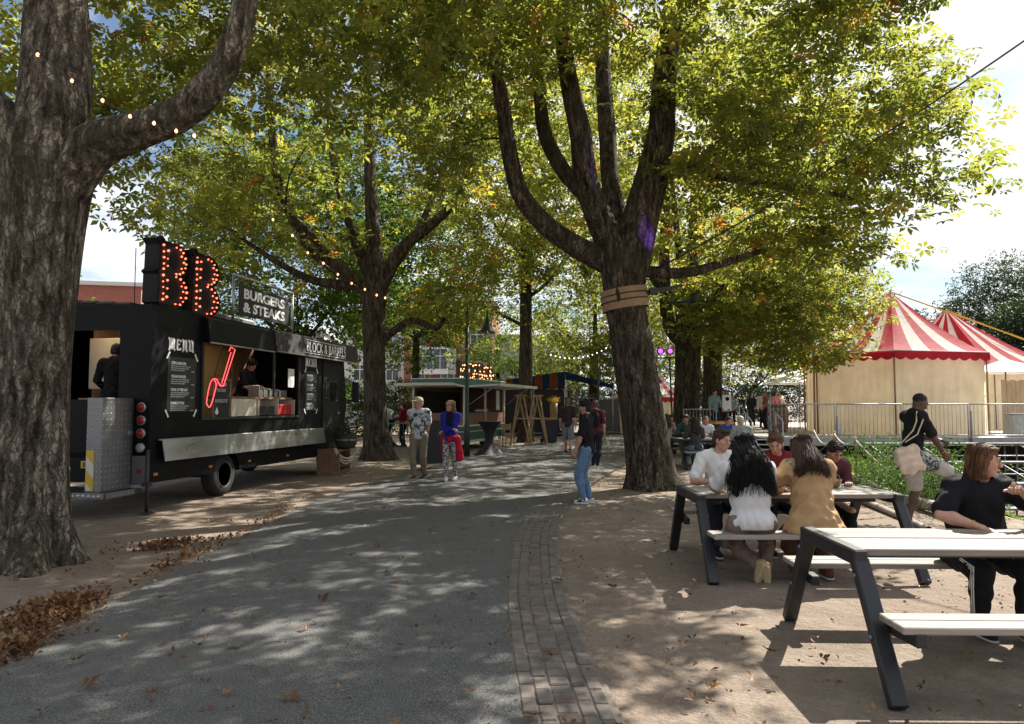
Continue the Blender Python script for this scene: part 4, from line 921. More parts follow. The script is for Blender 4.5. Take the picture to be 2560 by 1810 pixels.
def railing(loc, rz, L, label, bars=None, h=1.10):
    r = thing('railing', label, 'railing', loc, rz, 'railing panels around the deck')
    for z in (h, .09):
        mb = MB(); mb.tube([(0, 0, z), (L, 0, z)], .021, 8); mb.build('rail', steel, r)
    for x in (0.015, L - .015):
        mb = MB(); mb.tube([(x, 0, 0), (x, 0, h)], .021, 8); mb.build('post', steel, r)
    bars = bars or int(L / .125); mb = MB(); mb.tube([(0, 0, .09), (0, 0, h)], .0085, 6); t = mb.build('bar', steel); me = t.data; bpy.data.objects.remove(t)
    for k in range(1, bars):
        o = bpy.data.objects.new('bar', me); o.location = (L * k / bars, 0, 0); link(o, r)
    return r
wh = ['first railing panel from the stairs at the deck edge', 'second railing panel from the stairs, below the tent corner', 'third railing panel, behind the man with the phone', 'fourth railing panel, right of the standing man', 'last railing panel at the right edge of the picture']
for k in range(5): railing((8.35 + k * 2.16, DY + .02, DZ), 0, 2.12, wh[k])
for x, hgt, lb in ((8.33, 1.6, 'steel scaffold post at the foot of the stairs'), (10.49, .9, 'scaffold post under the joint below the tent corner'), (14.81, 1.05, 'tall scaffold post rising past the deck edge near the seated woman')):
    mb = MB(); mb.tube([(0, 0, -.6), (0, 0, hgt + .4)], .032, 8); mb.lathe([(.04, hgt * .5), (.055, hgt * .5 + .02), (.055, hgt * .5 + .07), (.04, hgt * .5 + .09)], 10); o = mb.build('scaffold_post', steel_dull, None, (x, DY - .08, 0)); tag(o, lb, 'post', 'scaffold posts at the deck edge')
# stairs with side rails at the left end of the deck
st = thing('stairs', 'steel scaffold stairs with mesh treads and red tape at the left end of the deck', 'stairs', (7.35, DY - 1.3, 0))
for k in range(4):
    mb = MB(); mb.box((0, k * .30, .14 * (k + 1) - .03), (.95, k * .30 + .28, .14 * (k + 1)), .005); mb.build('tread', steel, st)
for x in (0, .95):
    mb = MB(); mb.bar((x, 0, .05), (x, 1.3, .62), .04, .12); mb.build('stringer', steel_dull, st)
    for y, z in ((.05, .1), (.65, .35), (1.28, .62)):
        mb = MB(); mb.tube([(x, y, z), (x, y, z + 1.05)], .021, 7); mb.build('rail_post', steel, st)
    for dz in (1.05, .55):
        mb = MB(); mb.tube([(x, .05, .1 + dz), (x, 1.28, .62 + dz)], .019, 7); mb.build('handrail', steel, st)
red_tape = M('red_tape', (.60, .03, .03), .6, var=.1)
for (y, z) in ((.05, .55), (.65, .9), (1.28, 1.3)):
    mb = MB(); mb.lathe([(.026, z), (.026, z + .12)], 8, (.95, y, 0)); mb.build('red_tape', red_tape, st)
railing((6.1, DY + 2.4, .3), radians(8), 1.25, 'short railing panel left of the stairs near the stout trunk', h=1.2)
# stepped seating scaffold at the right, below the deck
sc = thing('scaffold_stand', 'dark tubular scaffold stand stepping down in front of the deck at the right', 'scaffold', (10.8, 18.2, -1.45))
for i, x in enumerate(np.arange(0, 9.1, 1.5)):
    for j in range(4):
        mb = MB(); mb.tube([(x, j * 1.45, 0), (x, j * 1.45, .55 + j * .45)], .024, 6); mb.build('standard', steel_dull, sc)
    mb = MB(); mb.tube([(x, 0, .55), (x, 4.4, 1.95)], .022, 6); mb.build('raker', steel_dull, sc)
    mb = MB(); mb.tube([(x, 0, .1), (x, 4.4, 1.2)], .018, 6); mb.build('brace', steel_dull, sc)
for j in range(4):
    mb = MB(); mb.box((-.1, j * 1.45 - .2, .55 + j * .45), (9.1, j * 1.45 + .2, .60 + j * .45)); mb.build('bench_board', M('stand_board', (.10, .10, .10), .7, var=.4), sc)
    mb = MB(); mb.tube([(0, j * 1.45, .3 + j * .42), (9, j * 1.45, .3 + j * .42)], .02, 6); mb.build('ledger', steel_dull, sc)

# ---------------------------------------------------------------- tents
def canvas_material(name, c, tmul=0.6):
    m, nt, b = ntree(name); co = coords(nt, 'Object'); f = noise(nt, co, 1.6, 5, .6); s = noise(nt, coords(nt, 'Object', (3, 3, .35)), 1.4, 4, .6)
    col = mixc(nt, 0.45, ramp(nt, f, [(.3, tuple(v * .8 for v in c)), (.7, c)]), ramp(nt, s, [(.3, (.72, .70, .66)), (.7, (1, 1, 1))]), 'MULTIPLY')
    nt.links.new(col, b.inputs['Base Color']); b.inputs['Roughness'].default_value = .7; b.inputs['Specular IOR Level'].default_value = .3
    t = nt.nodes.new('ShaderNodeBsdfTranslucent'); nt.links.new(mixc(nt, 1.0, col, (tmul, tmul, tmul), 'MULTIPLY'), t.inputs['Color'])
    mx = nd(nt, 'ShaderNodeMixShader', {0: .62}); nt.links.new(b.outputs[0], mx.inputs[1]); nt.links.new(t.outputs[0], mx.inputs[2])
    out = [q for q in nt.nodes if q.type == 'OUTPUT_MATERIAL'][0]; nt.links.new(mx.outputs[0], out.inputs['Surface'])
    bump(nt, b, s, .5, .05); return m
cv_red = canvas_material('red_canvas', (.55, .028, .055), .8); cv_white = canvas_material('white_canvas', (.80, .80, .78), 1.0); cv_cream = canvas_material('cream_canvas', (.85, .86, .66), 1.2)
tent_pole = M('tent_pole', (.28, .15, .07), .7, var=.2); strap_y = M('yellow_strap', (.72, .40, .04), .7, var=.1)
def tent(label, poly, apex, zw, ze, stripes, strap_ends=(), z0=DZ):
    """poly: wall corners (x,y); stripes per side; walls with folds, scalloped valance, concave roof"""
    cx, cy_ = apex[0], apex[1]; t = thing('striped_tent', label, 'tent', (cx, cy_, z0), 0); n = len(poly); ax = Vector((0, 0, apex[2] - z0))
    rr = np.random.default_rng(int(cx * 7))
    for i in range(n):
        a, b = Vector((poly[i][0] - cx, poly[i][1] - cy_, 0)), Vector((poly[(i + 1) % n][0] - cx, poly[(i + 1) % n][1] - cy_, 0)); d = b - a; L = d.length; nr = Vector((d.y, -d.x, 0)).normalized()
        if nr.dot((a + b) / 2) < 0: nr = -nr
        # wall with hanging folds
        m_ = max(8, int(L / .07)); ph = rr.uniform(0, 6.28, 4); V = []; F = []
        for k in range(m_ + 1):
            u = k / m_; f = sum(sin(u * L * q + ph[j]) * .04 / (1 + j * .4) for j, q in enumerate((3.1, 6.3, 11.0, 19.0)))
            for j in range(5):
                q = j / 4; V.append(a * 1 + d * u + nr * (f * (1 - q * .8) - .02) + Vector((0, 0, q * (zw - z0))))
        for k in range(m_):
            for j in range(4): F.append((k * 5 + j, (k + 1) * 5 + j, (k + 1) * 5 + j + 1, k * 5 + j + 1))
        mb = MB(); mb.add(V, F, True); mb.build('wall_panel', cv_cream, t)
        # roof gores, sagging towards the apex
        ov = 1.05
        for s in range(stripes):
            V = []; F = []; K = 10
            for k in range(K + 1):
                q = k / K; hgt = (ze - z0) + (ax.z - (ze - z0)) * (q ** 1.22)
                for e in (s / stripes, (s + .5) / stripes, (s + 1) / stripes):
                    p = (a + d * e) * ov * (1 - q * .985); V.append(Vector((p.x, p.y, hgt - .05 * sin(pi * q) * (1 if e not in (0, 1) else .2) - (.03 if e == (s + .5) / stripes else 0) * sin(pi * q))))
            for k in range(K):
                for j in range(2): F.append((k * 3 + j, k * 3 + j + 1, k * 3 + 3 + j + 1, k * 3 + 3 + j))
            mb = MB(); mb.add(V, F, True); mb.build('roof_stripe', cv_red if s % 2 == 0 else cv_white, t)
        # scalloped valance
        V = []; F = []; sn = max(6, int(L / .42)); m_ = sn * 6
        for k in range(m_ + 1):
            u = k / m_; p = (a + d * u) * ov + nr * .01; dep = .20 + .09 * abs(sin(pi * u * sn)); V += [Vector((p.x, p.y, ze - z0 + .02)), Vector((p.x, p.y, ze - z0 - dep)) + nr * .02]
        for k in range(m_): F.append((2 * k, 2 * k + 2, 2 * k + 3, 2 * k + 1))
        mb = MB(); mb.add(V, F, True); mb.build('valance', cv_red, t)
        p = a * 1.02; mb = MB(); mb.tube([(p.x, p.y, 0), (p.x, p.y, ze - z0 + .05)], .03, 7); mb.build('corner_pole', tent_pole, t)
        e0, e1 = a * ov, b * ov; mb = MB(); mb.tube([(e0.x, e0.y, ze - z0 + .03), (e1.x, e1.y, ze - z0 + .03)], .016, 6); mb.build('eave_rope', M('eave_rope', (.55, .5, .42), .8), t)
    mb = MB(); mb.tube([(0, 0, 0), (0, 0, ax.z + .12)], .04, 8); mb.build('king_pole', tent_pole, t)
    for (x, y, z) in strap_ends:
        mb = MB(); mb.bar((0, 0, ax.z + .05), (x - cx, y - cy_, z - z0), .012, .05); mb.build('guy_strap', strap_y, t)
    return t
tent('large red and white striped tent with cream walls on the deck', [(11.6, 28.0), (13.2, 25.5), (16.9, 26.4), (18.7, 30.0), (16.6, 33.0), (12.8, 32.2)], (15.05, 29.2, 6.1), 3.42, 3.50, 5, [(10.6, 26.2, 3.6), (21.2, 27.6, 3.4), (9.8, 30.5, 3.4)])
tent('smaller striped tent peeking out behind the large one at the right', [(18.3, 35.0), (21.5, 33.0), (25.4, 34.2), (26.4, 38), (22, 40.5), (18.6, 38.8)], (21.6, 36.6, 6.35), 3.3, 3.4, 5, [(27.5, 33.6, 3.0)])
tent('small red and white tent far off between the thick trunk and the row', [(6.3, 43.2), (8.2, 42.0), (10.2, 43.5), (9.8, 46), (7.5, 47), (6.2, 45.4)], (8.1, 44.4, 4.3), 2.0, 2.1, 4, (), 0.0)
# parasols, barrel, fire extinguisher, sign and things on the deck
def parasol(x, y, z0, h, r, label):
    t = thing('parasol', label, 'parasol', (x, y, z0), 0, 'white parasols on the deck'); mb = MB(); mb.tube([(0, 0, 0), (0, 0, h)], .03, 8); mb.build('pole', wood_brown, t)
    for k in range(8):
        a0, a1 = k * pi / 4, (k + 1) * pi / 4; mb = MB(); A, B = (r * cos(a0), r * sin(a0), h - .55), (r * cos(a1), r * sin(a1), h - .55)
        mb.prism([(0, 0, h), A, B], (0, 0, .012)); mb.build('canopy_panel', white_paint, t)
parasol(13.2, 34, DZ, 2.6, 1.7, 'white parasol just left of the big tent'); parasol(14.6, 37, DZ, 3.0, 1.7, 'white parasol rising behind the nearer parasol'); parasol(19.7, 29.5, DZ, 2.9, 1.6, 'white parasol at the right edge beneath the small tent')
def barrel(x, y, z0, r, h, label, g='barrels on the deck'):
    t = thing('barrel', label, 'barrel', (x, y, z0), 0, g); ns = 14
    for k in range(ns):
        a0, a1 = 2 * pi * k / ns, 2 * pi * (k + .94) / ns; V = []; F = []
        for j in range(7):
            q = j / 6; rad = r * (.84 + .16 * sin(pi * q))
            for a in (a0, a1): V += [(rad * cos(a), rad * sin(a), q * h), ((rad - .03) * cos(a), (rad - .03) * sin(a), q * h)]
        for j in range(6):
            o = j * 4; F += [(o, o + 2, o + 6, o + 4), (o + 1, o + 5, o + 7, o + 3), (o, o + 4, o + 5, o + 1), (o + 2, o + 3, o + 7, o + 6)]
        mb = MB(); mb.add(V, F); mb.build('stave', wood_brown, t)
    for q in (.12, .35, .65, .88):
        rad = r * (.84 + .16 * sin(pi * q)) + .004; mb = MB(); mb.lathe([(rad, q * h - .02), (rad, q * h + .02)], 18, close=False); mb.build('hoop', steel_dull, t)
    mb = MB(); mb.lathe([(r * .84, h - .02), (r * 1.15, h), (r * 1.15, h + .03), (.01, h + .03)], 18); mb.build('lid', wood_brown, t)
barrel(10.6, 29.6, DZ, .42, 1.05, 'brown wooden barrel table on the deck left of the tent'); barrel(12.4, 34.5, DZ, .40, 1.05, 'barrel table farther back on the deck')
mb = MB(); mb.lathe([(.07, 0), (.075, .03), (.075, .42), (.03, .50), (.02, .55)], 12); fe = mb.build('gas_cylinder', M('cylinder_grey', (.45, .45, .46), .4, .4, var=.1), None, (11.0, 25.0, DZ)); tag(fe, 'small grey cylinder on the deck at the left corner of the tent', 'cylinder')
bs = thing('notice_board', 'white notice board with a black logo above the stairs', 'sign', (8.0, 27.6, DZ)); mb = MB(); mb.box((-.17, -.015, .85), (.17, .015, 1.45), .01); bd = mb.build('board', paper, bs)
mb = MB(); mb.lathe([(.075, -.020), (.075, -.017), (.035, -.017), (.035, -.020)], 16, (0.02, 0, 1.30), 'y'); mb.build('print', black_matt, bd); mb = MB(); mb.box((-.02, -.01, 0), (.02, .01, .85)); mb.build('leg', dark_trim, bs)
bn = thing('wheelie_bin', 'dark bin with an orange lid beside the deck stairs', 'bin', (7.25, 25.6, 0)); mb = MB(); mb.prism([(-.26, -.3, 0), (.26, -.3, 0), (.31, -.3, 1.0), (-.31, -.3, 1.0)], (0, .6, 0)); mb.build('body', black_plastic, bn); mb = MB(); mb.prism([(-.34, -.34, 1.0), (.34, -.34, 1.0), (.30, -.30, 1.09), (-.30, -.30, 1.09)], (0, .68, .0)); mb.build('lid', M('orange_plastic', (.62, .24, .02), .5, var=.1), bn)
# clutter at the far right of the deck
for (x, y, s, c, lb, nm) in ((17.2, 25.3, (.5, .4, .75), (.30, .31, .30), 'grey cabinet on the deck at the right of the tent', 'cabinet'), (18.4, 25.6, (.9, .5, .45), (.16, .33, .42), 'pile of blue crates on the deck at the right edge', 'crate')):
    mb = MB(); mb.box((-s[0] / 2, -s[1] / 2, 0), (s[0] / 2, s[1] / 2, s[2]), .02); o = thing(nm, lb, nm, (x, y, DZ)); mb.build('body', M(nm + '_col', c, .6, var=.2), o); mb = MB(); mb.box((-s[0] / 2 - .02, -s[1] / 2 - .02, s[2] + .002), (s[0] / 2 + .02, s[1] / 2 + .02, s[2] + .04), .01); mb.build('lid', M(nm + '_lid', tuple(v * .8 for v in c), .6, var=.2), o)
mb = MB()
for k in range(7): mb.box((-.6 + k * .17, -.02, 0), (-.44 + k * .17, .02, 2.0 - .04 * (k % 2)))
o = mb.build('plywood_screen', wood_pale, None, (18.6, 27.2, DZ)); tag(o, 'leaning timber screen on the deck at the right edge', 'screen')
mb = MB(); mb.tube([(0, 0, 0), (.02, 0, 2.4), (0, 0, 4.2)], [.04, .035, .03], 8); o = mb.build('timber_pole', tent_pole, None, (10.65, 26.1, DZ)); tag(o, 'bare timber pole left of the big tent', 'pole')

# ---------------------------------------------------------------- green trailer stall
gt = thing('green_trailer', 'green and brown food trailer with two raised awnings behind the lamp post', 'food trailer', (-1.72, 27.0, 0), math.atan2(4.5, 1.41))
green = M('trailer_green', (.012, .085, .055), .4, var=.25, vscale=2); brown = M('trailer_brown', (.20, .095, .06), .6, var=.2); cream = M('trailer_cream', (.55, .52, .42), .5, var=.12)
GL, GW, GH = 4.7, 2.1, 2.62
mb = MB(); mb.box((0, 0, .35), (GL, GW, .90)); mb.build('base', green, gt); mb = MB(); mb.box((-.012, -.012, .26), (GL + .012, GW, .36)); mb.box((-.012, -.012, .86), (GL + .012, GW + .01, .92)); mb.box((-.012, -.012, .66), (GL + .012, GW + .01, .69)); mb.build('trim', cream, gt)
mb = MB(); mb.box((.02, .02, .92), (GL - .02, .06, 1.36)); mb.box((.02, .06, .92), (.06, GW - .06, 1.36)); mb.box((GL - .06, .06, .92), (GL - .02, GW - .02, 2.32)); mb.box((.06, GW - .06, .92), (GL - .06, GW - .02, 2.32)); mb.build('counter_wall', brown, gt)
mb = MB(); mb.box((-.03, -.03, 2.32), (GL + .03, GW + .03, GH)); mb.build('roof_band', green, gt); mb = MB(); mb.box((-.05, -.05, GH), (GL + .05, GW + .05, GH + .03)); mb.build('roof_edge', cream, gt)
for x, y in ((.0, .0), (GL - .07, .0), (.0, GW - .07), (2.3, 0)):
    mb = MB(); mb.box((x, y, .92), (x + .07, y + .07, 2.32)); mb.build('corner_post', cream, gt)
mb = MB(); mb.box((.06, .25, 1.30), (GL - .06, .60, 1.36)); mb.build('counter', steel_in, gt); mb = MB(); mb.box((.3, 1.9, 1.0), (GL - .3, 2.03, 2.2)); mb.build('back_wall', black_matt, gt)
for k in range(5): mb = MB(); mb.lathe([(.10, 1.36), (.13, 1.40), (.12, 1.48), (.04, 1.52)], 10, (2.4 + k * .26, .42, 0)); mb.build('jar', steel_in, gt)
aw = M('awning_white', (.60, .62, .60), .5, var=.15)
mb = MB(); mb.prism([(-.02, -.04, 2.30), (-.02, -1.35, 2.36), (-.02, -1.35, 2.42), (-.02, -.04, 2.36)], (GL + .2, 0, 0)); a1 = mb.build('awning', aw, gt); mb = MB(); mb.box((-.06, -1.40, 2.33), (GL + .22, -1.352, 2.44)); mb.build('awning_edge', cream, a1)
mb = MB(); mb.prism([(-.04, -.02, 2.30), (-1.25, -.02, 2.37), (-1.25, -.02, 2.42), (-.04, -.02, 2.36)], (0, GW + .1, 0)); a2 = mb.build('awning', aw, gt); mb = MB(); mb.box((-1.30, -.06, 2.34), (-1.252, GW + .12, 2.44)); mb.build('awning_edge', cream, a2)
for x, y, ex, ey in ((.2, -.0, .2, -1.1), (GL - .2, 0, GL - .2, -1.1), (0, GW - .2, -1.0, GW - .2)):
    mb = MB(); mb.tube([(x, y, 1.6), (ex, ey, 2.34)], .014, 6); mb.build('awning_strut', steel, gt)
mb = MB(); mb.box((3.55, -.022, 1.45), (3.95, -.002, 2.25)); mb.build('menu_sheet', paper, gt); wheel(2.5, .1, -1, gt)
mb = MB(); mb.tube([(-.35, .3, .45), (-1.0, 1.05, .45), (-.35, 1.8, .45)], .04, 6); mb.tube([(-.9, 1.05, 0), (-.9, 1.05, .6)], .03, 6); mb.build('drawbar', dark_trim, gt)
lit = thing('bulb_sign', 'dark sign with rows of warm glowing bulbs on the green trailer roof', 'sign', gt.location, gt.rotation_euler.z)
rr = random.Random(9); bme = None
for k in range(6):
    x = .35 + k * .66; mb = MB(); mb.box((x, .35, GH + .03), (x + .58, .50, GH + .70 - .04 * (k % 2)), .02); lt_ = mb.build('letter_box', M('sign_brown', (.05, .026, .018), .7, var=.3), lit)
    if bme is None: mb = MB(); mb.lathe([(.004, -.03), (.03, -.02), (.034, 0), (.01, .02)], 7, (0, 0, 0), 'y'); t = mb.build('bulb', bulb_warm); bme = t.data; bpy.data.objects.remove(t)
    for i in range(3):
        for j in range(4):
            if rr.random() < .62: o = bpy.data.objects.new('bulb', bme); o.location = (x + .10 + i * .19 + rr.uniform(-.06, .06), .345, GH + .12 + j * .15 + rr.uniform(-.05, .05)); s_ = rr.uniform(.6, 1.1); o.scale = (s_, s_, s_); link(o, lt_)
# ---------------------------------------------------------------- striped market stall
ms = thing('market_stall', 'market stall with an orange and blue striped roof and dark cloth sides', 'market stall', (2.87, 40.0, 0), radians(80))
blue = canvas_material('blue_canvas', (.035, .075, .22), .6); orange = canvas_material('orange_canvas', (.46, .13, .025), .6); dkw = M('dark_cloth_wall', (.020, .017, .022), .85, var=.4, vscale=2)
Lx, Wy = 3.2, 3.3       # x runs away from the camera, y to the left
for k in range(8):
    y0, y1 = k * Wy / 8, (k + 1) * Wy / 8; zt = lambda y: 3.42 - .42 * (y / Wy); mm = blue if k % 2 == 0 else orange
    mb = MB(); mb.prism([(-.04, y0 + .004, 2.55), (-.04, y1 - .004, 2.50), (-.04, y1 - .004, zt(y1)), (-.04, y0 + .004, zt(y0))], (.03, 0, 0)); mb.build('gable_stripe', mm, ms)
for k in range(8):
    x0, x1 = k * Lx / 8, (k + 1) * Lx / 8; mm = blue if k % 2 == 0 else orange
    mb = MB(); mb.prism([(x0 + .004, -.02, 3.45), (x1 - .004, -.02, 3.45), (x1 - .004, -2.6, 2.72), (x0 + .004, -2.6, 2.72)], (0, 0, .02)); mb.build('awning_stripe', mm, ms)
    mb = MB(); mb.prism([(x0 + .004, -.02, 3.47), (x1 - .004, -.02, 3.47), (x1 - .004, Wy, 3.02), (x0 + .004, Wy, 3.02)], (0, 0, .02)); mb.build('roof_stripe', mm, ms)
mb = MB(); mb.box((0, .1, .08), (.04, Wy - .1, 2.52)); mb.box((.1, Wy - .06, .08), (Lx, Wy, 2.5)); mb.box((Lx - .04, .1, .08), (Lx, Wy - .1, 2.5)); mb.box((1.9, .02, .08), (Lx - .1, .06, 2.5)); mb.build('cloth_wall', dkw, ms)
for x, y in ((0, .04), (Lx, .04), (0, Wy), (Lx, Wy), (-.02, 1.7), (0, -2.55), (Lx, -2.55)):
    mb = MB(); mb.tube([(x, y, 0), (x, y, 2.62)], .022, 7); mb.build('pole', steel, ms)
for x in (0, Lx): mb = MB(); mb.tube([(x, .04, 1.5), (x, -2.5, 2.7)], .016, 6); mb.build('brace', steel_dull, ms)
mb = MB(); mb.prism([(-.03, -.02, 3.46), (-.03, -2.6, 2.73), (-.03, -2.6, 2.55), (-.03, -.02, 3.05)], (.02, 0, 0)); mb.build('awning_side', blue, ms)
mb = MB(); mb.box((.1, .0, .1), (1.85, .45, 1.02)); mb.build('counter', dkw, ms); mb = MB(); mb.box((.2, .05, 2.1), (1.8, .07, 2.45)); mb.build('white_cloth', paper, ms)
mb = MB(); mb.tube([(-.03, .02, .14), (-.03, Wy, .14)], .02, 6); mb.build('base_rail', steel, ms)
# grey screens beside it
for k, (x, y, a, lb) in enumerate(((5.0, 42.0, 8, 'dark site screen right of the market stall'), (5.75, 43.4, 62, 'grey mesh site screen nearest the thick leaning trunk'), (4.2, 41.6, 5, 'black screen panel touching the market stall'))):
    t = thing('site_screen', lb, 'fence', (x, y, 0), radians(a), 'screens beside the market stall'); w = 2.2 if k < 2 else .9
    mb = MB(); mb.box((-w / 2, -.006, .15), (w / 2, .006, 2.0)); mb.build('mesh_cloth', M('screen_grey', (.10, .10, .105), .8, var=.25) if k < 2 else dkw, t)
    mb = MB()
    for p in ([(-w / 2, 0, 0), (-w / 2, 0, 2.05)], [(w / 2, 0, 0), (w / 2, 0, 2.05)], [(-w / 2, 0, 2.05), (w / 2, 0, 2.05)], [(-w / 2, 0, .15), (w / 2, 0, .15)]): mb.tube(p, .02, 7)
    mb.build('frame', steel, t); mb = MB(); mb.box((-w / 2 - .3, -.12, 0), (-w / 2 + .3, .12, .13), .02); mb.build('foot_block', M('block_grey', (.12, .12, .12), .9), t)
# ---------------------------------------------------------------- lamp posts
def lamp_post(x, y, h, rz, label):
    t = thing('lamp_post', label, 'lamp post', (x, y, 0), rz, 'curved park lamp posts'); grn = M('lamp_green', (.028, .045, .042), .5, .2, var=.25)
    mb = MB(); mb.lathe([(.10, 0), (.10, .95), (.08, 1.05), (.07, 1.1), (.055, h - .55)], 12); mb.build('post', grn, t)
    mb = MB(); mb.tube([(0, 0, h - .56)] + arc((.33, h - .5), .33, pi, 0, 10, lambda a, b: (a, 0, b)) + [(.66, 0, h - .72)], .026, 8); mb.build('arm', grn, t)
    mb = MB(); mb.lathe([(.03, h - .70), (.07, h - .78), (.10, h - .95), (.24, h - 1.18), (.27, h - 1.24), (.26, h - 1.245), (.05, h - 1.0)], 18, (.66, 0, 0)); hd = mb.build('shade', grn, t)
    mb = MB(); mb.lathe([(.10, h - 1.1), (.15, h - 1.22), (.12, h - 1.36), (.04, h - 1.42)], 14, (.66, 0, 0)); mb.build('glass_bowl', glass_material('lamp_glass', (.6, .62, .6), .35), hd)
lamp_post(-1.47, 24.16, 5.25, 0, 'dark green lamp post with a curved arm in front of the green trailer'); lamp_post(4.45, 38.2, 4.9, 0, 'farther lamp post with curved arm beside the market stall')
# ---------------------------------------------------------------- cocktail tables, boards, trestles, bins
def cocktail(x, y, label):
    t = thing('cocktail_table', label, 'table', (x, y, 0), 0, 'cocktail tables in black covers'); n = 24; V = []; F = []
    for j in range(13):
        q = j / 12; z = 1.08 * q; r0 = .16 + .22 * abs(q - .52) ** 1.3 * 2.2 if q > .52 else .16 + .36 * (abs(q - .52) / .52) ** 1.7
        r0 = .15 + (.24 * ((q - .5) / .5) ** 2 if q > .5 else .33 * ((.5 - q) / .5) ** 2.2)
        for k in range(n):
            a = 2 * pi * k / n; lob = 1 + (.22 * (1 - q * 2) if q < .5 else 0) * cos(4 * a + .6); V.append((r0 * lob * cos(a), r0 * lob * sin(a), z))
    for j in range(12):
        for k in range(n): F.append((j * n + k, j * n + (k + 1) % n, (j + 1) * n + (k + 1) % n, (j + 1) * n + k))
    mb = MB(); mb.add(V, F, True); mb.build('stretch_cover', M('spandex_black', (.010, .010, .011), .75, var=.3), t); mb = MB(); mb.lathe([(.385, 1.07), (.40, 1.085), (.40, 1.10), (.02, 1.105)], 24); mb.build('top', black_matt, t)
cocktail(-.75, 24.7, 'black covered cocktail table right of the lamp post'); cocktail(-4.95, 29.4, 'black covered cocktail table with two people standing at it')
ab = thing('a_board', 'dark folding chalk board behind the strolling couple', 'sandwich board', (-2.1, 18.9, 0), radians(8))
for s in (-1, 1):
    mb = MB(); mb.prism([(-.42, s * .02, 1.25), (.42, s * .02, 1.25), (.46, s * .34, .18), (-.46, s * .34, .18)], (0, s * .015, 0)); mb.build('board', M('board_slate', (.018, .018, .02), .7, var=.3), ab)
    for x in (-.46, .42):
        mb = MB(); mb.bar((x + .02, s * .03, 1.28), (x + .02, s * .40, 0), .045, .03); mb.build('leg', M('board_wood', (.075, .04, .025), .7, var=.2), ab)
def trestle(x, y, label, rz):
    t = thing('trestle_stand', label, 'trestle', (x, y, 0), rz, 'tall timber trestles by the trailer')
    for sx, sy, tx in ((-.45, -.3, -.12), (.45, -.3, .12), (-.40, .3, .05), (.40, .3, -.05)): mb = MB(); mb.bar((sx, sy, 0), (tx, sy * .3, 2.05), .055, .055); mb.build('leg', wood_pale, t)
    mb = MB(); mb.bar((-.32, -.2, 1.10), (.75, -.2, 1.10), .06, .05); mb.build('shelf_rail', wood_pale, t); mb = MB(); mb.bar((-.25, 0, 2.05), (.25, 0, 2.05), .06, .07); mb.build('head', wood_pale, t)
trestle(.35, 30.6, 'nearer tall timber trestle right of the green trailer', 0.1); trestle(1.05, 31.2, 'second tall timber trestle next to the rubbish bin', -.1)
def bin_(x, y, label, c=(.012, .016, .028)):
    t = thing('wheelie_bin', label, 'bin', (x, y, 0), .2); mb = MB(); mb.prism([(-.25, -.3, .05), (.25, -.3, .05), (.31, -.34, 1.0), (-.31, -.34, 1.0)], (0, .62, 0)); mb.build('body', M('bin_navy', c, .5, var=.2), t); mb = MB(); mb.prism([(-.34, -.37, 1.0), (.36, -.37, 1.0), (.33, -.36, 1.07), (-.33, -.36, 1.07)], (0, .7, 0)); mb.build('lid', M('bin_lid', (.16, .07, .04), .6, var=.2), t)
    for s in (-1, 1): mb = MB(); mb.lathe([(.10, -.03), (.10, .03)], 12, (s * .28, .3, .10), 'x'); mb.build('wheel', rubber, t)
bin_(1.62, 32.3, 'dark blue rubbish bin with a brown lid beside the timber trestles')
fl = thing('flower_tub', 'tub of yellow flowers under the edge of the trailer awning', 'planter', (1.95, 34.6, 0)); mb = MB(); mb.lathe([(.12, 0), (.13, .6), (.17, 1.3), (.18, 1.75)], 14); mb.build('tub', M('tub_tan', (.30, .20, .09), .8, var=.2), fl)
P = rg.normal(0, .13, (400, 3)) * np.array([1, 1, .5]) + np.array([0, 0, 1.9]); scatter_leaves('flowers', P, rg.normal(0, 1, (400, 3)), 'single', .8, leaf_material('yellow_flower', [(0, (.45, .30, .03)), (1, (.70, .52, .10))], (1.2, 1.1, .8), .3), rg, fl, .1, .8)
mat_ = MB(); mat_.box((-.9, -.4, .0), (1.1, .5, .012)); o = mat_.build('ground_mat', M('mat_green', (.03, .11, .075), .9, var=.3, bmp=.4), None, (-.2, 26.2, 0.002)); tag(o, 'green mat on the sand in front of the green trailer', 'mat')
for x, y, a, lb in ((-.15, 30.9, .4, 'small wooden chair beside the tall trestles'),):
    t = thing('wooden_chair', lb, 'chair', (x, y, 0), a); mb = MB(); mb.box((-.2, -.2, .43), (.2, .2, .46)); mb.build('seat', wood_pale, t)
    for sx in (-1, 1):
        mb = MB(); mb.bar((sx * .18, -.18, 0), (sx * .18, -.18, .43), .035); mb.build('leg', wood_pale, t); mb = MB(); mb.bar((sx * .18, .18, 0), (sx * .18, .20, .9), .035); mb.build('leg', wood_pale, t)
    mb = MB(); mb.box((-.2, .17, .62), (.2, .20, .86)); mb.build('backrest', wood_pale, t)
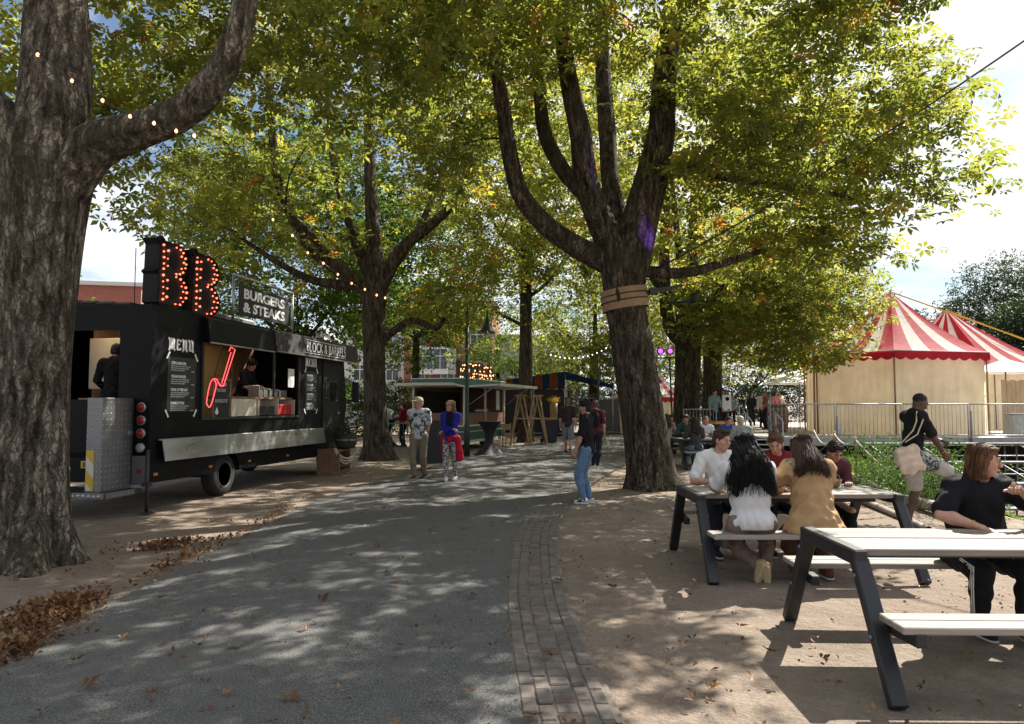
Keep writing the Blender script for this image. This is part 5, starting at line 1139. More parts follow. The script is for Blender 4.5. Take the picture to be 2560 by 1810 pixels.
# ---------------------------------------------------------------- firewood crate, barrel with ivy, rope, green fence, barrier
cr = thing('firewood_crate', 'timber crate of split logs standing in front of the truck cab', 'crate', (-4.0, 17.25, 0), radians(80))
mb = MB(); mb.box((-.02, 0, 0), (.02, .55, .62)); mb.build('end_panel', wood_brown, cr); mb = MB(); mb.box((.62, 0, 0), (.66, .55, .62)); mb.build('end_panel', wood_brown, cr)
for k, z in enumerate((.0, .56)): mb = MB(); mb.box((.025, .0, z), (.615, .55, z + .04)); mb.build('shelf_board', wood_brown, cr)
rr = random.Random(4)
for k in range(13):
    x, z = .09 + (k % 5) * .115 + rr.uniform(-.01, .01), .09 + (k // 5) * .15; mb = MB(); r = rr.uniform(.045, .06); mb.lathe([(r, .02), (r * 1.05, .25), (r, .5)], 7, (x, 0, z), 'y', smooth=False); mb.build('split_log', M('log_bark', (.16, .095, .055), .9, var=.4, bmp=.3), cr)
bt = thing('planter_barrel', 'ivy filled barrel planter on the firewood crate beside the truck', 'planter', (-3.95, 17.72, .62)); mb = MB(); mb.lathe([(.20, 0), (.25, .12), (.26, .22), (.24, .34)], 16); mb.build('tub', M('tub_dark', (.045, .035, .025), .8, var=.3), bt); mb = MB(); mb.lathe([(.262, .18), (.262, .22)], 16, close=False); mb.build('hoop', steel_dull, bt)
P = rg.normal(0, .20, (650, 3)) * np.array([1, 1, .55]) + np.array([0, 0, .38]); scatter_leaves('ivy', P, P - np.array([0, 0, .3]), 'single', 1.0, leaf_dark, rg, bt, .15, .8)
mb = MB(); mb.tube([(0, 0, .3), (.02, 0, .62)], .025, 6); mb.tube([(-.12, .05, .3), (-.14, .05, .52)], .02, 6); mb.build('lantern_stem', steel_dull, bt)
for k, (dx_, sg) in enumerate(((0, .30), (.05, .24), (-.04, .36))):
    rope_between((-4.10 + dx_ * .4, 17.18 - dx_ * .1, .64), (-3.68 + dx_ * .4, 17.75, .62), sg, ('thick pale rope hanging lowest over the firewood crate', 'upper loop of rope draped on the firewood crate', 'middle loop of rope on the firewood crate')[(2, 0, 1)[k]] if k != 2 else 'lowest hanging loop of rope on the firewood crate', .018)
def barrier(x, y, rz, w, h, label, m):
    t = thing('crowd_barrier', label, 'barrier', (x, y, 0), rz); mb = MB(); mb.tube([(0, 0, .0)] + [(0, 0, h - .1), (.03, 0, h - .03), (.1, 0, h), (w - .1, 0, h), (w - .03, 0, h - .03), (w, 0, h - .1), (w, 0, .0)], .02, 8); mb.build('frame', m, t); mb = MB(); mb.tube([(0, 0, .16), (w, 0, .16)], .016, 6); mb.build('rail', m, t)
    for k in range(1, int(w / .13)): mb = MB(); mb.tube([(k * .13, 0, .16), (k * .13, 0, h)], .008, 5); mb.build('bar', m, t)
    mb = MB(); mb.tube([(w, .0, h - .25), (w + .04, 0, h - .25), (w + .04, 0, h - .37), (w, 0, h - .37)], .008, 5); mb.tube([(w, .0, .2), (w + .04, 0, .2), (w + .04, 0, .08), (w, 0, .08)], .008, 5); mb.build('coupling', m, t)
barrier(-7.95, 9.75, radians(6), 2.0, 1.05, 'steel crowd barrier end showing between the massive trunk and the truck', steel); barrier(-4.9, 26.3, radians(5), 1.4, 1.0, 'green barrier by the dark tree beyond the truck', M('barrier_green', (.06, .20, .17), .5, var=.15))
# ---------------------------------------------------------------- tree strap, cable, fairy lights, stage lamps
def ring_pts(cx, cy_, z, r, n=28, tilt=0.0): return [(cx + r * cos(2 * pi * k / n), cy_ + r * sin(2 * pi * k / n), z + tilt * cos(2 * pi * k / n)) for k in range(n + 1)]
pad = thing('tree_strap', 'brown padded sleeve and black ratchet straps round the thick leaning trunk', 'strap', (2.30, 14.8, 3.76)); hess = M('hessian', (.30, .185, .105), .95, var=.2, vscale=8, bmp=.5, bscale=60)
mb = MB(); V = []; F = []; n = 32
for j in range(5):
    for k in range(n):
        a = 2 * pi * k / n; V.append(((.465 + .008 * sin(5 * a + j)) * cos(a) - .014 * j, (.465 + .008 * sin(5 * a + j)) * sin(a), -.20 + j * .10 + .07 * cos(a)))
for j in range(4):
    for k in range(n): F.append((j * n + k, j * n + (k + 1) % n, (j + 1) * n + (k + 1) % n, (j + 1) * n + k))
mb.add(V, F, True); mb.build('padding', hess, pad)
for z in (-.04, .08): mb = MB(); mb.tube(ring_pts(-.03, 0, z, .474, tilt=.07), .014, 5, False); mb.build('strap', black_plastic, pad)
mb = MB(); mb.box((.42, -.30, .07), (.60, -.12, .20), .01); mb.bar((.55, -.2, .16), (1.1, -.15, .26), .05, .06); mb.build('ratchet_arm', black_plastic, pad)
cb = MB(); A, B = np.array((2.9, 14.6, 4.35)), np.array((9.4, 11.4, 8.3)); cb.tube([tuple((B - A) * t - np.array([0, 0, .18 * 4 * t * (1 - t)])) for t in np.linspace(0, 1, 16)], .016, 6); o = cb.build('cable', black_plastic, None, tuple(A)); tag(o, 'black cable slanting up to the right from the thick leaning tree', 'cable')
def fairy(pts, label, r=.026, m=None, mid=3, sag=.0):
    t = thing('string_lights', label, 'string lights', pts[0], 0, 'strings of warm bulbs in the trees'); P = [Vector(p) - Vector(pts[0]) for p in pts]
    mb = MB(); mb.tube(P, .006, 5); mb.build('wire', black_plastic, t); me = None
    for p in P:
        if me is None: mb = MB(); mb.lathe([(r * .3, r), (r * .85, r * .3), (r, -r * .4), (r * .6, -r * 1.1), (r * .15, -r * 1.4)], 9); q = mb.build('bulb', m or bulb_warm); me = q.data; bpy.data.objects.remove(q)
        o = bpy.data.objects.new('bulb', me); o.location = p; link(o, t)
fairy([(-5.2, 7.2, 5.6), (-4.73, 7.18, 5.12), (-4.36, 7.15, 4.84), (-4.05, 7.15, 4.64), (-3.8, 7.2, 4.5), (-3.56, 7.2, 4.43), (-3.36, 7.25, 4.37), (-3.2, 7.3, 4.34)], 'string of bulbs along the limb of the massive left tree', .017)
fairy([(-6.55, 20, 6.72), (-6.1, 20.3, 6.35), (-5.75, 20.6, 5.93), (-5.41, 21, 5.71), (-5.06, 21.3, 5.44), (-4.72, 21.6, 5.23), (-4.39, 21.9, 5.1), (-4.1, 22.25, 4.98), (-3.85, 22.3, 4.9)], 'string of bulbs climbing into the dark tree beyond the truck', .030)
fairy([(2.0 + k * .24, 38 + .02 * k, 4.25 - .55 * 4 * (k / 12) * (1 - k / 12) * .6 + .03 * k) for k in range(13)], 'pale string of bulbs hanging to the farther lamp post', .026, bulb_white)
purple = M('purple_lamp', (.5, .1, .9), .3, var=0, emit=(.55, .08, 1.0), estr=1.1)
sl = thing('stage_lamp', 'pair of purple stage lamps glowing on a bar beside the thick trunk', 'stage lamp', (5.35, 26.0, 3.55)); mb = MB(); mb.bar((-.5, 0, -.25), (.9, 0, -.22), .05, .05); mb.tube([(.2, 0, -.22), (.3, 0, -3.5)], .03, 6); mb.build('bar', black_matt, sl)
for x in (-.12, .22): mb = MB(); mb.lathe([(.10, .2), (.12, .0), (.10, -.02)], 12, (x, 0, 0), 'y'); h_ = mb.build('lamp_body', black_matt, sl); mb = MB(); mb.lathe([(.085, -.025), (.08, -.035), (.01, -.04)], 12, (x, 0, 0), 'y'); mb.build('lens', purple, h_)
sp = thing('spot_lamp', 'small purple spotlight clamped to the right of the strapped trunk', 'stage lamp', (3.55, 14.3, 3.75)); mb = MB(); mb.lathe([(.05, -.12), (.065, .0), (.06, .06)], 12); mb.bar((-.5, .2, -.1), (0, 0, -.1), .04, .04); mb.build('lamp_body', black_matt, sp); mb = MB(); mb.lathe([(.055, .061), (.01, .066)], 12); mb.build('lens', purple, sp)
ld = bpy.data.lights.new('purple_beam', 'SPOT'); ld.energy = 190; ld.color = (.22, .08, 1.0); ld.spot_size = radians(17); ld.spot_blend = .7; ld.shadow_soft_size = .03; lo = bpy.data.objects.new('purple_beam', ld); link(lo, sp); lo.location = (0, 0, .08); lo.rotation_euler = (Vector((3.55, 14.3, 3.83)) - Vector((2.62, 14.45, 5.05))).to_track_quat('Z', 'Y').to_euler()
# ---------------------------------------------------------------- buildings behind
def house(x, y, rz, w, d, h, wallm, label, cols, rows_, z0=1.0, wh_=1.7, ww=1.3, bay=None, flat=True, rowstep=3.1):
    t = thing('town_house', label, 'house', (x, y, 0), rz); mb = MB(); mb.box((-w / 2, 0, -.5), (w / 2, d, h)); mb.build('wall', wallm, t)
    mb = MB(); mb.box((-w / 2 - .25, -.25, h), (w / 2 + .25, d, h + .35)); rf = mb.build('roof', M('roof_trim', (.55, .54, .52), .7, var=.1), t)
    fr = white_paint; gl = M('house_glass', (.08, .10, .11), .08, var=.3)
    for i in range(cols):
        for j in range(rows_):
            cx = -w / 2 + w * (i + .5) / cols; z = z0 + j * rowstep
            mb = MB(); mb.box((cx - ww / 2, -.07, z), (cx + ww / 2, -.004, z + wh_)); wd = mb.build('window', fr, t)
            for a in range(2):
                for b, (q0, q1) in enumerate(((.06, .66), (.72, .95))):
                    x0 = cx - ww / 2 + .07 + a * (ww / 2 - .03); mb = MB(); mb.box((x0, -.085, z + wh_ * q0), (x0 + ww / 2 - .11, -.072, z + wh_ * q1)); mb.build('pane', gl, wd)
            mb = MB(); mb.box((cx - ww / 2 - .1, -.16, z - .1), (cx + ww / 2 + .1, 0, z - .002)); mb.build('sill', fr, wd)
    if bay:
        bx, bw, zs = bay
        for z in zs:
            mb = MB(); mb.prism([(bx - bw / 2, 0, z), (bx - bw / 2 + .6, -.9, z), (bx + bw / 2 - .6, -.9, z), (bx + bw / 2, 0, z)], (0, 0, 2.5)); by = mb.build('bay_window', fr, t)
            for k in range(4): x0 = bx - bw / 2 + .68 + k * (bw - 1.36) / 4; xw = (bw - 1.36) / 4 - .08; mb = MB(); mb.box((x0, -.93, z + .5), (x0 + xw, -.905, z + 1.65)); mb.build('pane', gl, by); mb = MB(); mb.box((x0, -.93, z + 1.75), (x0 + xw, -.905, z + 2.35)); mb.build('pane', gl, by)
    return t
def wall_brick(name, c, m2):
    m, nt, b = ntree(name); co = coords(nt, 'Object', (1, 1, 1)); sp_ = nd(nt, 'ShaderNodeMapping', {'Rotation': (pi / 2, 0, 0)}); nt.links.new(co, sp_.inputs['Vector'])
    br = nd(nt, 'ShaderNodeTexBrick', {'Color1': rgba(c), 'Color2': rgba(tuple(v * .75 for v in c)), 'Mortar': rgba(m2), 'Scale': 3.5, 'Mortar Size': .012}); nt.links.new(sp_.outputs[0], br.inputs['Vector'])
    nt.links.new(mixc(nt, .4, br.outputs['Color'], ramp(nt, noise(nt, co, .8, 4), [(.3, (.75, .75, .75)), (.7, (1, 1, 1))]), 'MULTIPLY'), b.inputs['Base Color']); b.inputs['Roughness'].default_value = .9; return m
brk = wall_brick('red_house_brick', (.36, .105, .075), (.3, .25, .2)); rend = M('white_render', (.66, .66, .64), .8, var=.06); greyrend = M('pale_render', (.55, .55, .54), .8, var=.08)
house(-6.1, 70, radians(-4), 8.4, 9, 11.5, brk, 'red brick house with a white bay window behind the green trailer', 3, 3, 1.0, bay=(-1.2, 4.0, (1.2, 4.6)))
house(2.8, 74, radians(3), 8.0, 9, 8.4, rend, 'white rendered house left of the market stall roof', 3, 2, 1.4)
house(-13.6, 74, radians(0), 6.5, 9, 10.8, rend, 'white house showing in the leaves left of the red brick house', 2, 3, 1.0)
house(-42, 66, radians(12), 16, 9, 12.6, brk, 'flat roofed red brick block above the truck roof at the left', 5, 3, 1.2)
house(-25, 74, radians(6), 12, 9, 9.0, greyrend, 'pale block behind the trees at the left', 4, 2, 1.2)
# hedge behind the stalls and along the far side
def hedge(label, a, b, h, w, n, mat, sz=1.3):
    A, B = np.array(a), np.array(b); r = thing('hedge', label, 'hedge', (a[0], a[1], 0)); t_ = rg.uniform(0, 1, n); P = (A + (B - A) * t_[:, None]); nn = np.array([B[1] - A[1], A[0] - B[0]]); nn = nn / np.linalg.norm(nn); P = P + nn * rg.normal(0, w * .4, n)[:, None]
    z = rg.uniform(0.02, 1, n) ** .8 * h * (.85 + .15 * np.sin(t_ * 37)); LP = np.concatenate([P - A, z[:, None]], 1); scatter_leaves('foliage', LP, rg.normal(0, 1, (n, 3)), 'mid', sz, mat, rg, r, 0, .8)
    mb = MB(); 
    for k in range(40): q = (B - A) * k / 40; mb.tube([(q[0], q[1], -.1), (q[0] + .05, q[1], h * .8)], [.03, .015], 5)
    tag(mb.build('stems', wood_brown, r), kind='stuff')
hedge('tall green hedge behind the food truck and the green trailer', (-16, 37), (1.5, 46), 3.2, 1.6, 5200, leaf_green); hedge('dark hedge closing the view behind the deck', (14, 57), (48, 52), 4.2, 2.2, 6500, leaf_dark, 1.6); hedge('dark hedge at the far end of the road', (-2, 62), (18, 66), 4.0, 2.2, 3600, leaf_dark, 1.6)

# ---------------------------------------------------------------- fallen leaves
def leaf_litter(name, label, XY, sz, seed, zf=0.012, spread=.4):
    r_ = np.random.default_rng(seed); n = len(XY); P = np.concatenate([XY, (zf if np.ndim(zf) else np.full(n, zf))[:, None]], 1); o = scatter_leaves(name, P, r_.normal(0, 1, (n, 3)), 'dry', sz, leaf_dry, r_, None, 0.05, spread); return tag(o, label, 'leaves', kind='stuff')
T, F = leaf_template(2, .10, .055, -.35, .9); LT['dry'] = (T, F)
def pile(c, L, W, ang, n, h):
    u, v = rg.normal(0, .42, n), rg.normal(0, .38, n); x = c[0] + u * L * cos(ang) - v * W * sin(ang); y = c[1] + u * L * sin(ang) + v * W * cos(ang); z = .015 + h * np.exp(-(u ** 2 + v ** 2) * 3) * rg.uniform(0, 1, n); return np.stack([x, y], -1), z
XY, z = [], []
for c, L, W, a, n, h in (((-3.60, 5.9), .62, .34, radians(98), 800, .05), ((-3.3, 4.9), .6, .30, radians(80), 260, .02), ((-4.0, 8.7), .45, .34, radians(60), 260, .02), ((-3.5, 8.0), 1.4, .16, radians(92), 90, .01), ((-3.45, 10.5), 3.0, .16, radians(93), 90, .005)):
    p, q = pile(c, L, W, a, n, h); XY.append(p); z.append(q)
leaf_litter('leaf_litter', 'brown drift of dry leaves along the left edge of the road', np.concatenate(XY), .9, 61, np.concatenate(z), .55)
n = 1500; y_ = 3.2 + 24 * rg.uniform(0, 1, n) ** 1.5; x_ = rg.uniform(-4.2, 5.5, n); k_ = rg.normal(0, 1, (260, 2)); k_ = k_ / np.linalg.norm(k_, axis=1)[:, None] * (.55 + np.abs(rg.normal(0, .35, 260)))[:, None]; x_ = np.concatenate([x_, 2.8 + k_[:130, 0], -5.0 + k_[130:, 0]]); y_ = np.concatenate([y_, 14.8 + k_[:130, 1], 7.7 + k_[130:, 1]])
leaf_litter('leaf_litter', 'thinly scattered dry leaves over road and sand', np.stack([x_, y_], -1), .62, 62, .045, .35)
T2, F2 = leaf_template(3, .085, .045, -.4, .9)
for k in range(34):
    y_ = 3.6 + 4.2 * rg.random() ** 1.2; x_ = rg.uniform(-.62 * y_, .45 * y_ if y_ > 4 else 1.2); s = rg.uniform(.7, 1.2)
    me = bpy.data.meshes.new('fallen_leaf'); me.from_pydata([tuple(v * s) for v in T2], [], [tuple(int(i) for i in f) for f in F2]); me.materials.append(leaf_dry); at_ = me.attributes.new('v', 'FLOAT', 'FACE'); at_.data.foreach_set('value', np.full(len(F2), rg.random(), np.float32))
    o = bpy.data.objects.new('fallen_leaf', me); o.location = (x_, y_, .05 if -3.1 < x_ < 0 else .035); o.rotation_euler = (rg.uniform(-.25, .25), rg.uniform(-.25, .25), rg.uniform(0, 6.28)); link(o); tag(o, 'single curled dry leaf lying on the ground in the foreground', 'leaf', 'single dry leaves on the foreground ground')
# ---------------------------------------------------------------- people: bodies grown from blended tapered limbs
def skin_material(name, c):
    m, nt, b = ntree(name); co = coords(nt, 'Object'); f = noise(nt, co, 9, 4)
    nt.links.new(ramp(nt, f, [(.3, tuple(v * .86 for v in c)), (.7, (min(1, c[0] * 1.08), c[1], c[2] * .98))]), b.inputs['Base Color']); b.inputs['Roughness'].default_value = .5
    b.inputs['Subsurface Weight'].default_value = .12; b.inputs['Subsurface Radius'].default_value = (.02, .008, .004); return m
SKIN = {'fair': skin_material('fair_skin', (.48, .27, .19)), 'tan': skin_material('tanned_skin', (.38, .20, .135)), 'dark': skin_material('dark_skin', (.085, .042, .026))}
def cloth(name, c, var=.18): return M(name, c, .85, var=var, vscale=9, bmp=.25, bscale=160, spec=.15)
def hair_mat(name, c):
    if name in MATS: return MATS[name]
    m, nt, b = ntree(name); f = noise(nt, coords(nt, 'Object', (90, 90, 7)), 1.0, 4, .6)
    nt.links.new(ramp(nt, f, [(.3, tuple(v * .45 for v in c)), (.7, tuple(min(1, v * 1.5) for v in c))]), b.inputs['Base Color']); b.inputs['Roughness'].default_value = .6; b.inputs['Specular IOR Level'].default_value = .2; bump(nt, b, f, .8, .01); MATS[name] = m; return m
def pattern_cloth(name, c1, c2, scale, lo=.48, hi=.52, c3=None):
    if name in MATS: return MATS[name]
    m, nt, b = ntree(name); f = noise(nt, coords(nt, 'Object'), scale, 4, .6); st = [(lo, c1), (hi, c2)] + ([(min(.98, hi + .12), c3)] if c3 else [])
    nt.links.new(ramp(nt, f, st), b.inputs['Base Color']); b.inputs['Roughness'].default_value = .85; MATS[name] = m; return m

class Field:
    """signed distance grid; shapes are blended in with a smooth union"""
    def __init__(s, lo, hi, h):
        s.h = h; s.lo = np.array(lo, float); n = np.ceil((np.array(hi) - s.lo) / h).astype(int) + 1; s.ax = [s.lo[i] + h * np.arange(n[i]) for i in range(3)]; s.F = np.full(n, .25, np.float32)
    def _win(s, lo, hi):
        sl = []
        for i in range(3):
            a = int(np.searchsorted(s.ax[i], lo[i])); b = int(np.searchsorted(s.ax[i], hi[i])); sl.append(slice(max(0, a), max(0, b)))
        return tuple(sl)
    def _put(s, sl, d, k, op='u'):
        F = s.F[sl]
        if F.size == 0: return
        if op == 'u':
            if k > 0: hh = np.clip(.5 + .5 * (F - d) / k, 0, 1); s.F[sl] = F * (1 - hh) + d * hh - k * hh * (1 - hh)
            else: s.F[sl] = np.minimum(F, d)
        elif op == 'sub':
            d = -d
            if k > 0: hh = np.clip(.5 - .5 * (F - d) / k, 0, 1); s.F[sl] = F * (1 - hh) + d * hh + k * hh * (1 - hh)
            else: s.F[sl] = np.maximum(F, d)
    def _pts(s, sl): return np.meshgrid(s.ax[0][sl[0]], s.ax[1][sl[1]], s.ax[2][sl[2]], indexing='ij', sparse=True)
    def cap(s, a, b, r1, r2, k=.02, op='u'):
        a, b = np.array(a, float), np.array(b, float); m = max(r1, r2) + k + 2.5 * s.h; sl = s._win(np.minimum(a, b) - m, np.maximum(a, b) + m); X, Y, Z = s._pts(sl); ab = b - a; L2 = ab @ ab + 1e-12
        t = np.clip(((X - a[0]) * ab[0] + (Y - a[1]) * ab[1] + (Z - a[2]) * ab[2]) / L2, 0, 1)
        d = np.sqrt((X - a[0] - t * ab[0]) ** 2 + (Y - a[1] - t * ab[1]) ** 2 + (Z - a[2] - t * ab[2]) ** 2) - (r1 + (r2 - r1) * t); s._put(sl, d.astype(np.float32), k, op)
    def ell(s, c, r, R=None, k=.02, op='u'):
        c, r = np.array(c, float), np.array(r, float); R = np.eye(3) if R is None else np.array(R); m = r.max() + k + 2.5 * s.h; sl = s._win(c - m, c + m); X, Y, Z = s._pts(sl); x, y, z = X - c[0], Y - c[1], Z - c[2]
        u = [(R[0, i] * x + R[1, i] * y + R[2, i] * z) / r[i] for i in range(3)]; k0 = np.sqrt(u[0] ** 2 + u[1] ** 2 + u[2] ** 2) + 1e-9; k1 = np.sqrt((u[0] / r[0]) ** 2 + (u[1] / r[1]) ** 2 + (u[2] / r[2]) ** 2) + 1e-9
        s._put(sl, (k0 * (k0 - 1) / k1).astype(np.float32), k, op)
    def rbox(s, c, hf, R, rd, k=.02):
        c, hf = np.array(c, float), np.array(hf, float); m = np.linalg.norm(hf) + rd + k; sl = s._win(c - m, c + m); X, Y, Z = s._pts(sl); x, y, z = X - c[0], Y - c[1], Z - c[2]
        q = [np.abs(R[0, i] * x + R[1, i] * y + R[2, i] * z) - hf[i] for i in range(3)]; d = np.sqrt(sum(np.maximum(v, 0) ** 2 for v in q)) + np.minimum(np.maximum(np.maximum(q[0], q[1]), q[2]), 0) - rd; s._put(sl, d.astype(np.float32), k)
    def cut(s, p, n):
        """keep only the side the normal points away from"""
        n = np.array(n, float); n /= np.linalg.norm(n); X, Y, Z = np.meshgrid(*s.ax, indexing='ij', sparse=True); s.F = np.maximum(s.F, ((X - p[0]) * n[0] + (Y - p[1]) * n[1] + (Z - p[2]) * n[2]).astype(np.float32))
    def wrinkle(s, amp, wl, seed, nz=.6):
        r = np.random.default_rng(seed); X, Y, Z = np.meshgrid(*s.ax, indexing='ij', sparse=True)
        for k in range(6):
            v = r.normal(0, 1, 3) * np.array([1, 1, nz]); v *= 2 * pi / (wl * r.uniform(.6, 1.6)) / np.linalg.norm(v); s.F += (amp / 2.2 * np.sin(X * v[0] + Y * v[1] + Z * v[2] + r.uniform(0, 6))).astype(np.float32)
    def mesh(s):
        F = s.F; F[0], F[-1] = .2, .2; F[:, 0], F[:, -1] = .2, .2; F[:, :, 0], F[:, :, -1] = .2, .2
        S_ = F < 0; c = np.zeros(np.array(F.shape) - 1, np.int8)
        for i in (0, 1):
            for j in (0, 1):
                for k in (0, 1): c += S_[i:F.shape[0] - 1 + i, j:F.shape[1] - 1 + j, k:F.shape[2] - 1 + k]
        act = np.argwhere((c > 0) & (c < 8)); idx = np.full(c.shape, -1, np.int32); idx[tuple(act.T)] = np.arange(len(act)); acc = np.zeros((len(act), 3)); cnt = np.zeros(len(act))
        for ax in range(3):
            for o1 in (0, 1):
                for o2 in (0, 1):
                    o = [0, 0, 0]; o[(ax + 1) % 3] = o1; o[(ax + 2) % 3] = o2; p = act + o; q = p.copy(); q[:, ax] += 1
                    f0, f1 = F[tuple(p.T)], F[tuple(q.T)]; m = (f0 < 0) != (f1 < 0); t = f0 / (f0 - f1 + 1e-12); e = p.astype(float); e[:, ax] += t; acc[m] += e[m]; cnt[m] += 1
        V = s.lo + s.h * acc / np.maximum(cnt, 1)[:, None]; Q = []
        for ax in range(3):
            a1, a2 = (ax + 1) % 3, (ax + 2) % 3; sl0 = [slice(None)] * 3; sl1 = [slice(None)] * 3; sl0[ax] = slice(0, -1); sl1[ax] = slice(1, None)
            E = np.argwhere(S_[tuple(sl0)] != S_[tuple(sl1)]); ok = (E[:, a1] > 0) & (E[:, a2] > 0) & (E[:, a1] < F.shape[a1] - 1) & (E[:, a2] < F.shape[a2] - 1); E = E[ok]; flip = S_[tuple(E.T)]
            cs = []
            for d1, d2 in ((1, 1), (0, 1), (0, 0), (1, 0)): p = E.copy(); p[:, a1] -= d1; p[:, a2] -= d2; cs.append(idx[tuple(p.T)])
            q = np.stack(cs, 1); q[~flip] = q[~flip][:, ::-1]; Q.append(q)
        return V, np.concatenate(Q)

def Rz(a): c, s = cos(a), sin(a); return np.array([[c, -s, 0], [s, c, 0], [0, 0, 1.]])
def Rx(a): c, s = cos(a), sin(a); return np.array([[1., 0, 0], [0, c, -s], [0, s, c]])
def Ry(a): c, s = cos(a), sin(a); return np.array([[c, 0, s], [0, 1., 0], [-s, 0, c]])
def ik(a, b, l1, l2, pole):
    a, b = np.array(a, float), np.array(b, float); d = b - a; L = np.linalg.norm(d); L2 = min(L, (l1 + l2) * .998); dn = d / (L + 1e-9); b = a + dn * L2
    x = (l1 * l1 - l2 * l2 + L2 * L2) / (2 * L2 + 1e-9); h = math.sqrt(max(0, l1 * l1 - x * x)); p = np.array(pole, float); p = p - dn * (p @ dn); p /= np.linalg.norm(p) + 1e-9
    return a + dn * x + p * h, b

def person(label, loc, rz, h=1.75, skin='fair', hair=('short', (.05, .035, .025)), top=None, top_kind='tee', bottom=None, bottom_kind='trousers', shoe=None, sole=None,
           pelvis=(0, 0, .93), lean=0.0, side=0.0, twist=0.0, hyaw=0.0, hpitch=0.0, hroll=0.0, hands=None, poles=None, feet=None, kpoles=None, fyaw=(-.12, .12), fpitch=(0, 0),
           build=1.0, female=False, vox=.011, detail=True, group=None, cap=None, extra=None, belly=0.0, fingers='relaxed', loose=.012):
    """local frame: the person faces +Y, right hand on +X; all joints in metres for a body 1.75 m tall, scaled by h"""
    s = h / 1.75; root = thing('person', label, 'person', loc, rz, group); pv = np.array(pelvis, float); sh_w = (.165 if female else .19) * (.5 + .5 * build)
    Rc = Rz(twist) @ Ry(side) @ Rx(-lean)
    up = Rc @ np.array([0, 0, 1.]); fw = Rc @ np.array([0, 1., 0]); rt = Rc @ np.array([1., 0, 0])
    Rm = Rz(twist * .5) @ Ry(side * .5) @ Rx(-lean * .55); waist = pv + Rm @ np.array([0, 0, .20]); chest = waist + Rc @ np.array([0, .01, .18]); nb = chest + Rc @ np.array([0, -.01, .155])
    Rh = Rz(twist + hyaw) @ Ry(hroll) @ Rx(-lean * .55 - hpitch); hc = nb + Rc @ np.array([0, .0, .06]) + Rh @ np.array([0, .028, .125])
    hx, hy, hz = Rh[:, 0], Rh[:, 1], Rh[:, 2]
    SHL = [nb + rt * q * sh_w + up * -.035 for q in (-1, 1)]; HIP = [pv + Rz(twist * .3) @ np.array([q * .092 * build, 0, -.01]) for q in (-1, 1)]
    hands = hands or [(-.24, .08, .80), (.24, .08, .80)]; feet = feet or [(-.10, 0, .085), (.10, 0, .085)]; poles = poles or [(-.5, -1, -.2), (.5, -1, -.2)]; kpoles = kpoles or [(-.1, 1, .1), (.1, 1, .1)]
    EL, WR, KN, AN = [], [], [], []
    for i in (0, 1):
        e, w = ik(SHL[i], hands[i], .29, .255, poles[i]); EL.append(e); WR.append(w); k, a = ik(HIP[i], feet[i], .44, .42, kpoles[i]); KN.append(k); AN.append(a)
    B = build; allp = np.array([pv, hc, nb, *SHL, *EL, *WR, *KN, *AN]); lo, hi = allp.min(0) - .30, allp.max(0) + .30; lo[2] = max(lo[2], min(-.02, AN[0][2] - .12, AN[1][2] - .12))
    parts = []
    # ---- skin
    f = Field(lo, hi, vox)
    def torso(f, g=0.0, k=.05):
        f.ell(pv + Rm @ np.array([0, -.005, .02]), ((.150 if female else .145) * B + g, .105 * B + g, .115 + g), Rm, k)
        f.ell(waist + Rm @ np.array([0, .005 + belly * .5, .0]), ((.118 if female else .132) * B + g, (.092 + belly) * B + g, .15 + g), Rm, k); f.ell(chest + Rc @ np.array([0, 0, .02]), ((.135 if female else .158) * B + g, .103 * B + g, .16 + g), Rc, k)
        f.cap(SHL[0], SHL[1], .058 * B + g, .058 * B + g, k); f.cap(SHL[0] * .75 + nb * .25 + up * .02, nb + up * .02, .05 + g, .05 + g, k); f.cap(SHL[1] * .75 + nb * .25 + up * .02, nb + up * .02, .05 + g, .05 + g, k)
        if female:
            for q in (-1, 1): f.ell(chest + Rc @ np.array([q * .07, .085, -.03]), (.065 + g, .055 + g, .065 + g), Rc, .03)
    def leg(f, i, g=0.0, upto=1.0, k=.03):
        f.cap(HIP[i], KN[i], .088 * B + g, .056 * (.5 + .5 * B) + g, k)
        if upto > 0: e = KN[i] + (AN[i] - KN[i]) * upto; m = KN[i] + (AN[i] - KN[i]) * min(upto, .35) + np.array([0, 0, 0]); f.cap(KN[i], m, .054 + g, .056 + g, k); f.cap(m, e, .056 + g, .056 + (.036 - .056) * max(0, (upto - .35) / .65) + g, k)
    torso(f, -.016)
    for i in (0, 1):
        f.cap(SHL[i], EL[i], .044 * (.45 + .55 * B), .038 * (.6 + .4 * B), .03); f.cap(EL[i], EL[i] + (WR[i] - EL[i]) * .3, .040 * (.6 + .4 * B), .042 * (.6 + .4 * B), .02); f.cap(EL[i] + (WR[i] - EL[i]) * .3, WR[i], .042 * (.6 + .4 * B), .026, .02); leg(f, i)
    f.cap(nb - up * .02, hc - hz * .05 - hy * .015, .058 * (.6 + .4 * B), .052, .03)
    f.ell(hc, (.072, .090, .105), Rh, .02)
    parts.append(f.mesh())
    # ---- head, finer
    hv = .0055 if detail else .009; f = Field(hc - .17, hc + .17, hv); H_ = lambda x, y, z: hc + hx * x + hy * y + hz * z
    f.cap(nb, H_(0, -.015, -.06), .056 * (.6 + .4 * B), .052, .03); f.ell(H_(0, -.012, .025), (.074, .094, .092), Rh, .02); f.ell(H_(0, .030, -.045), (.058, .055, .068), Rh, .03); f.ell(H_(0, .052, -.092), (.030, .026, .022), Rh, .025)
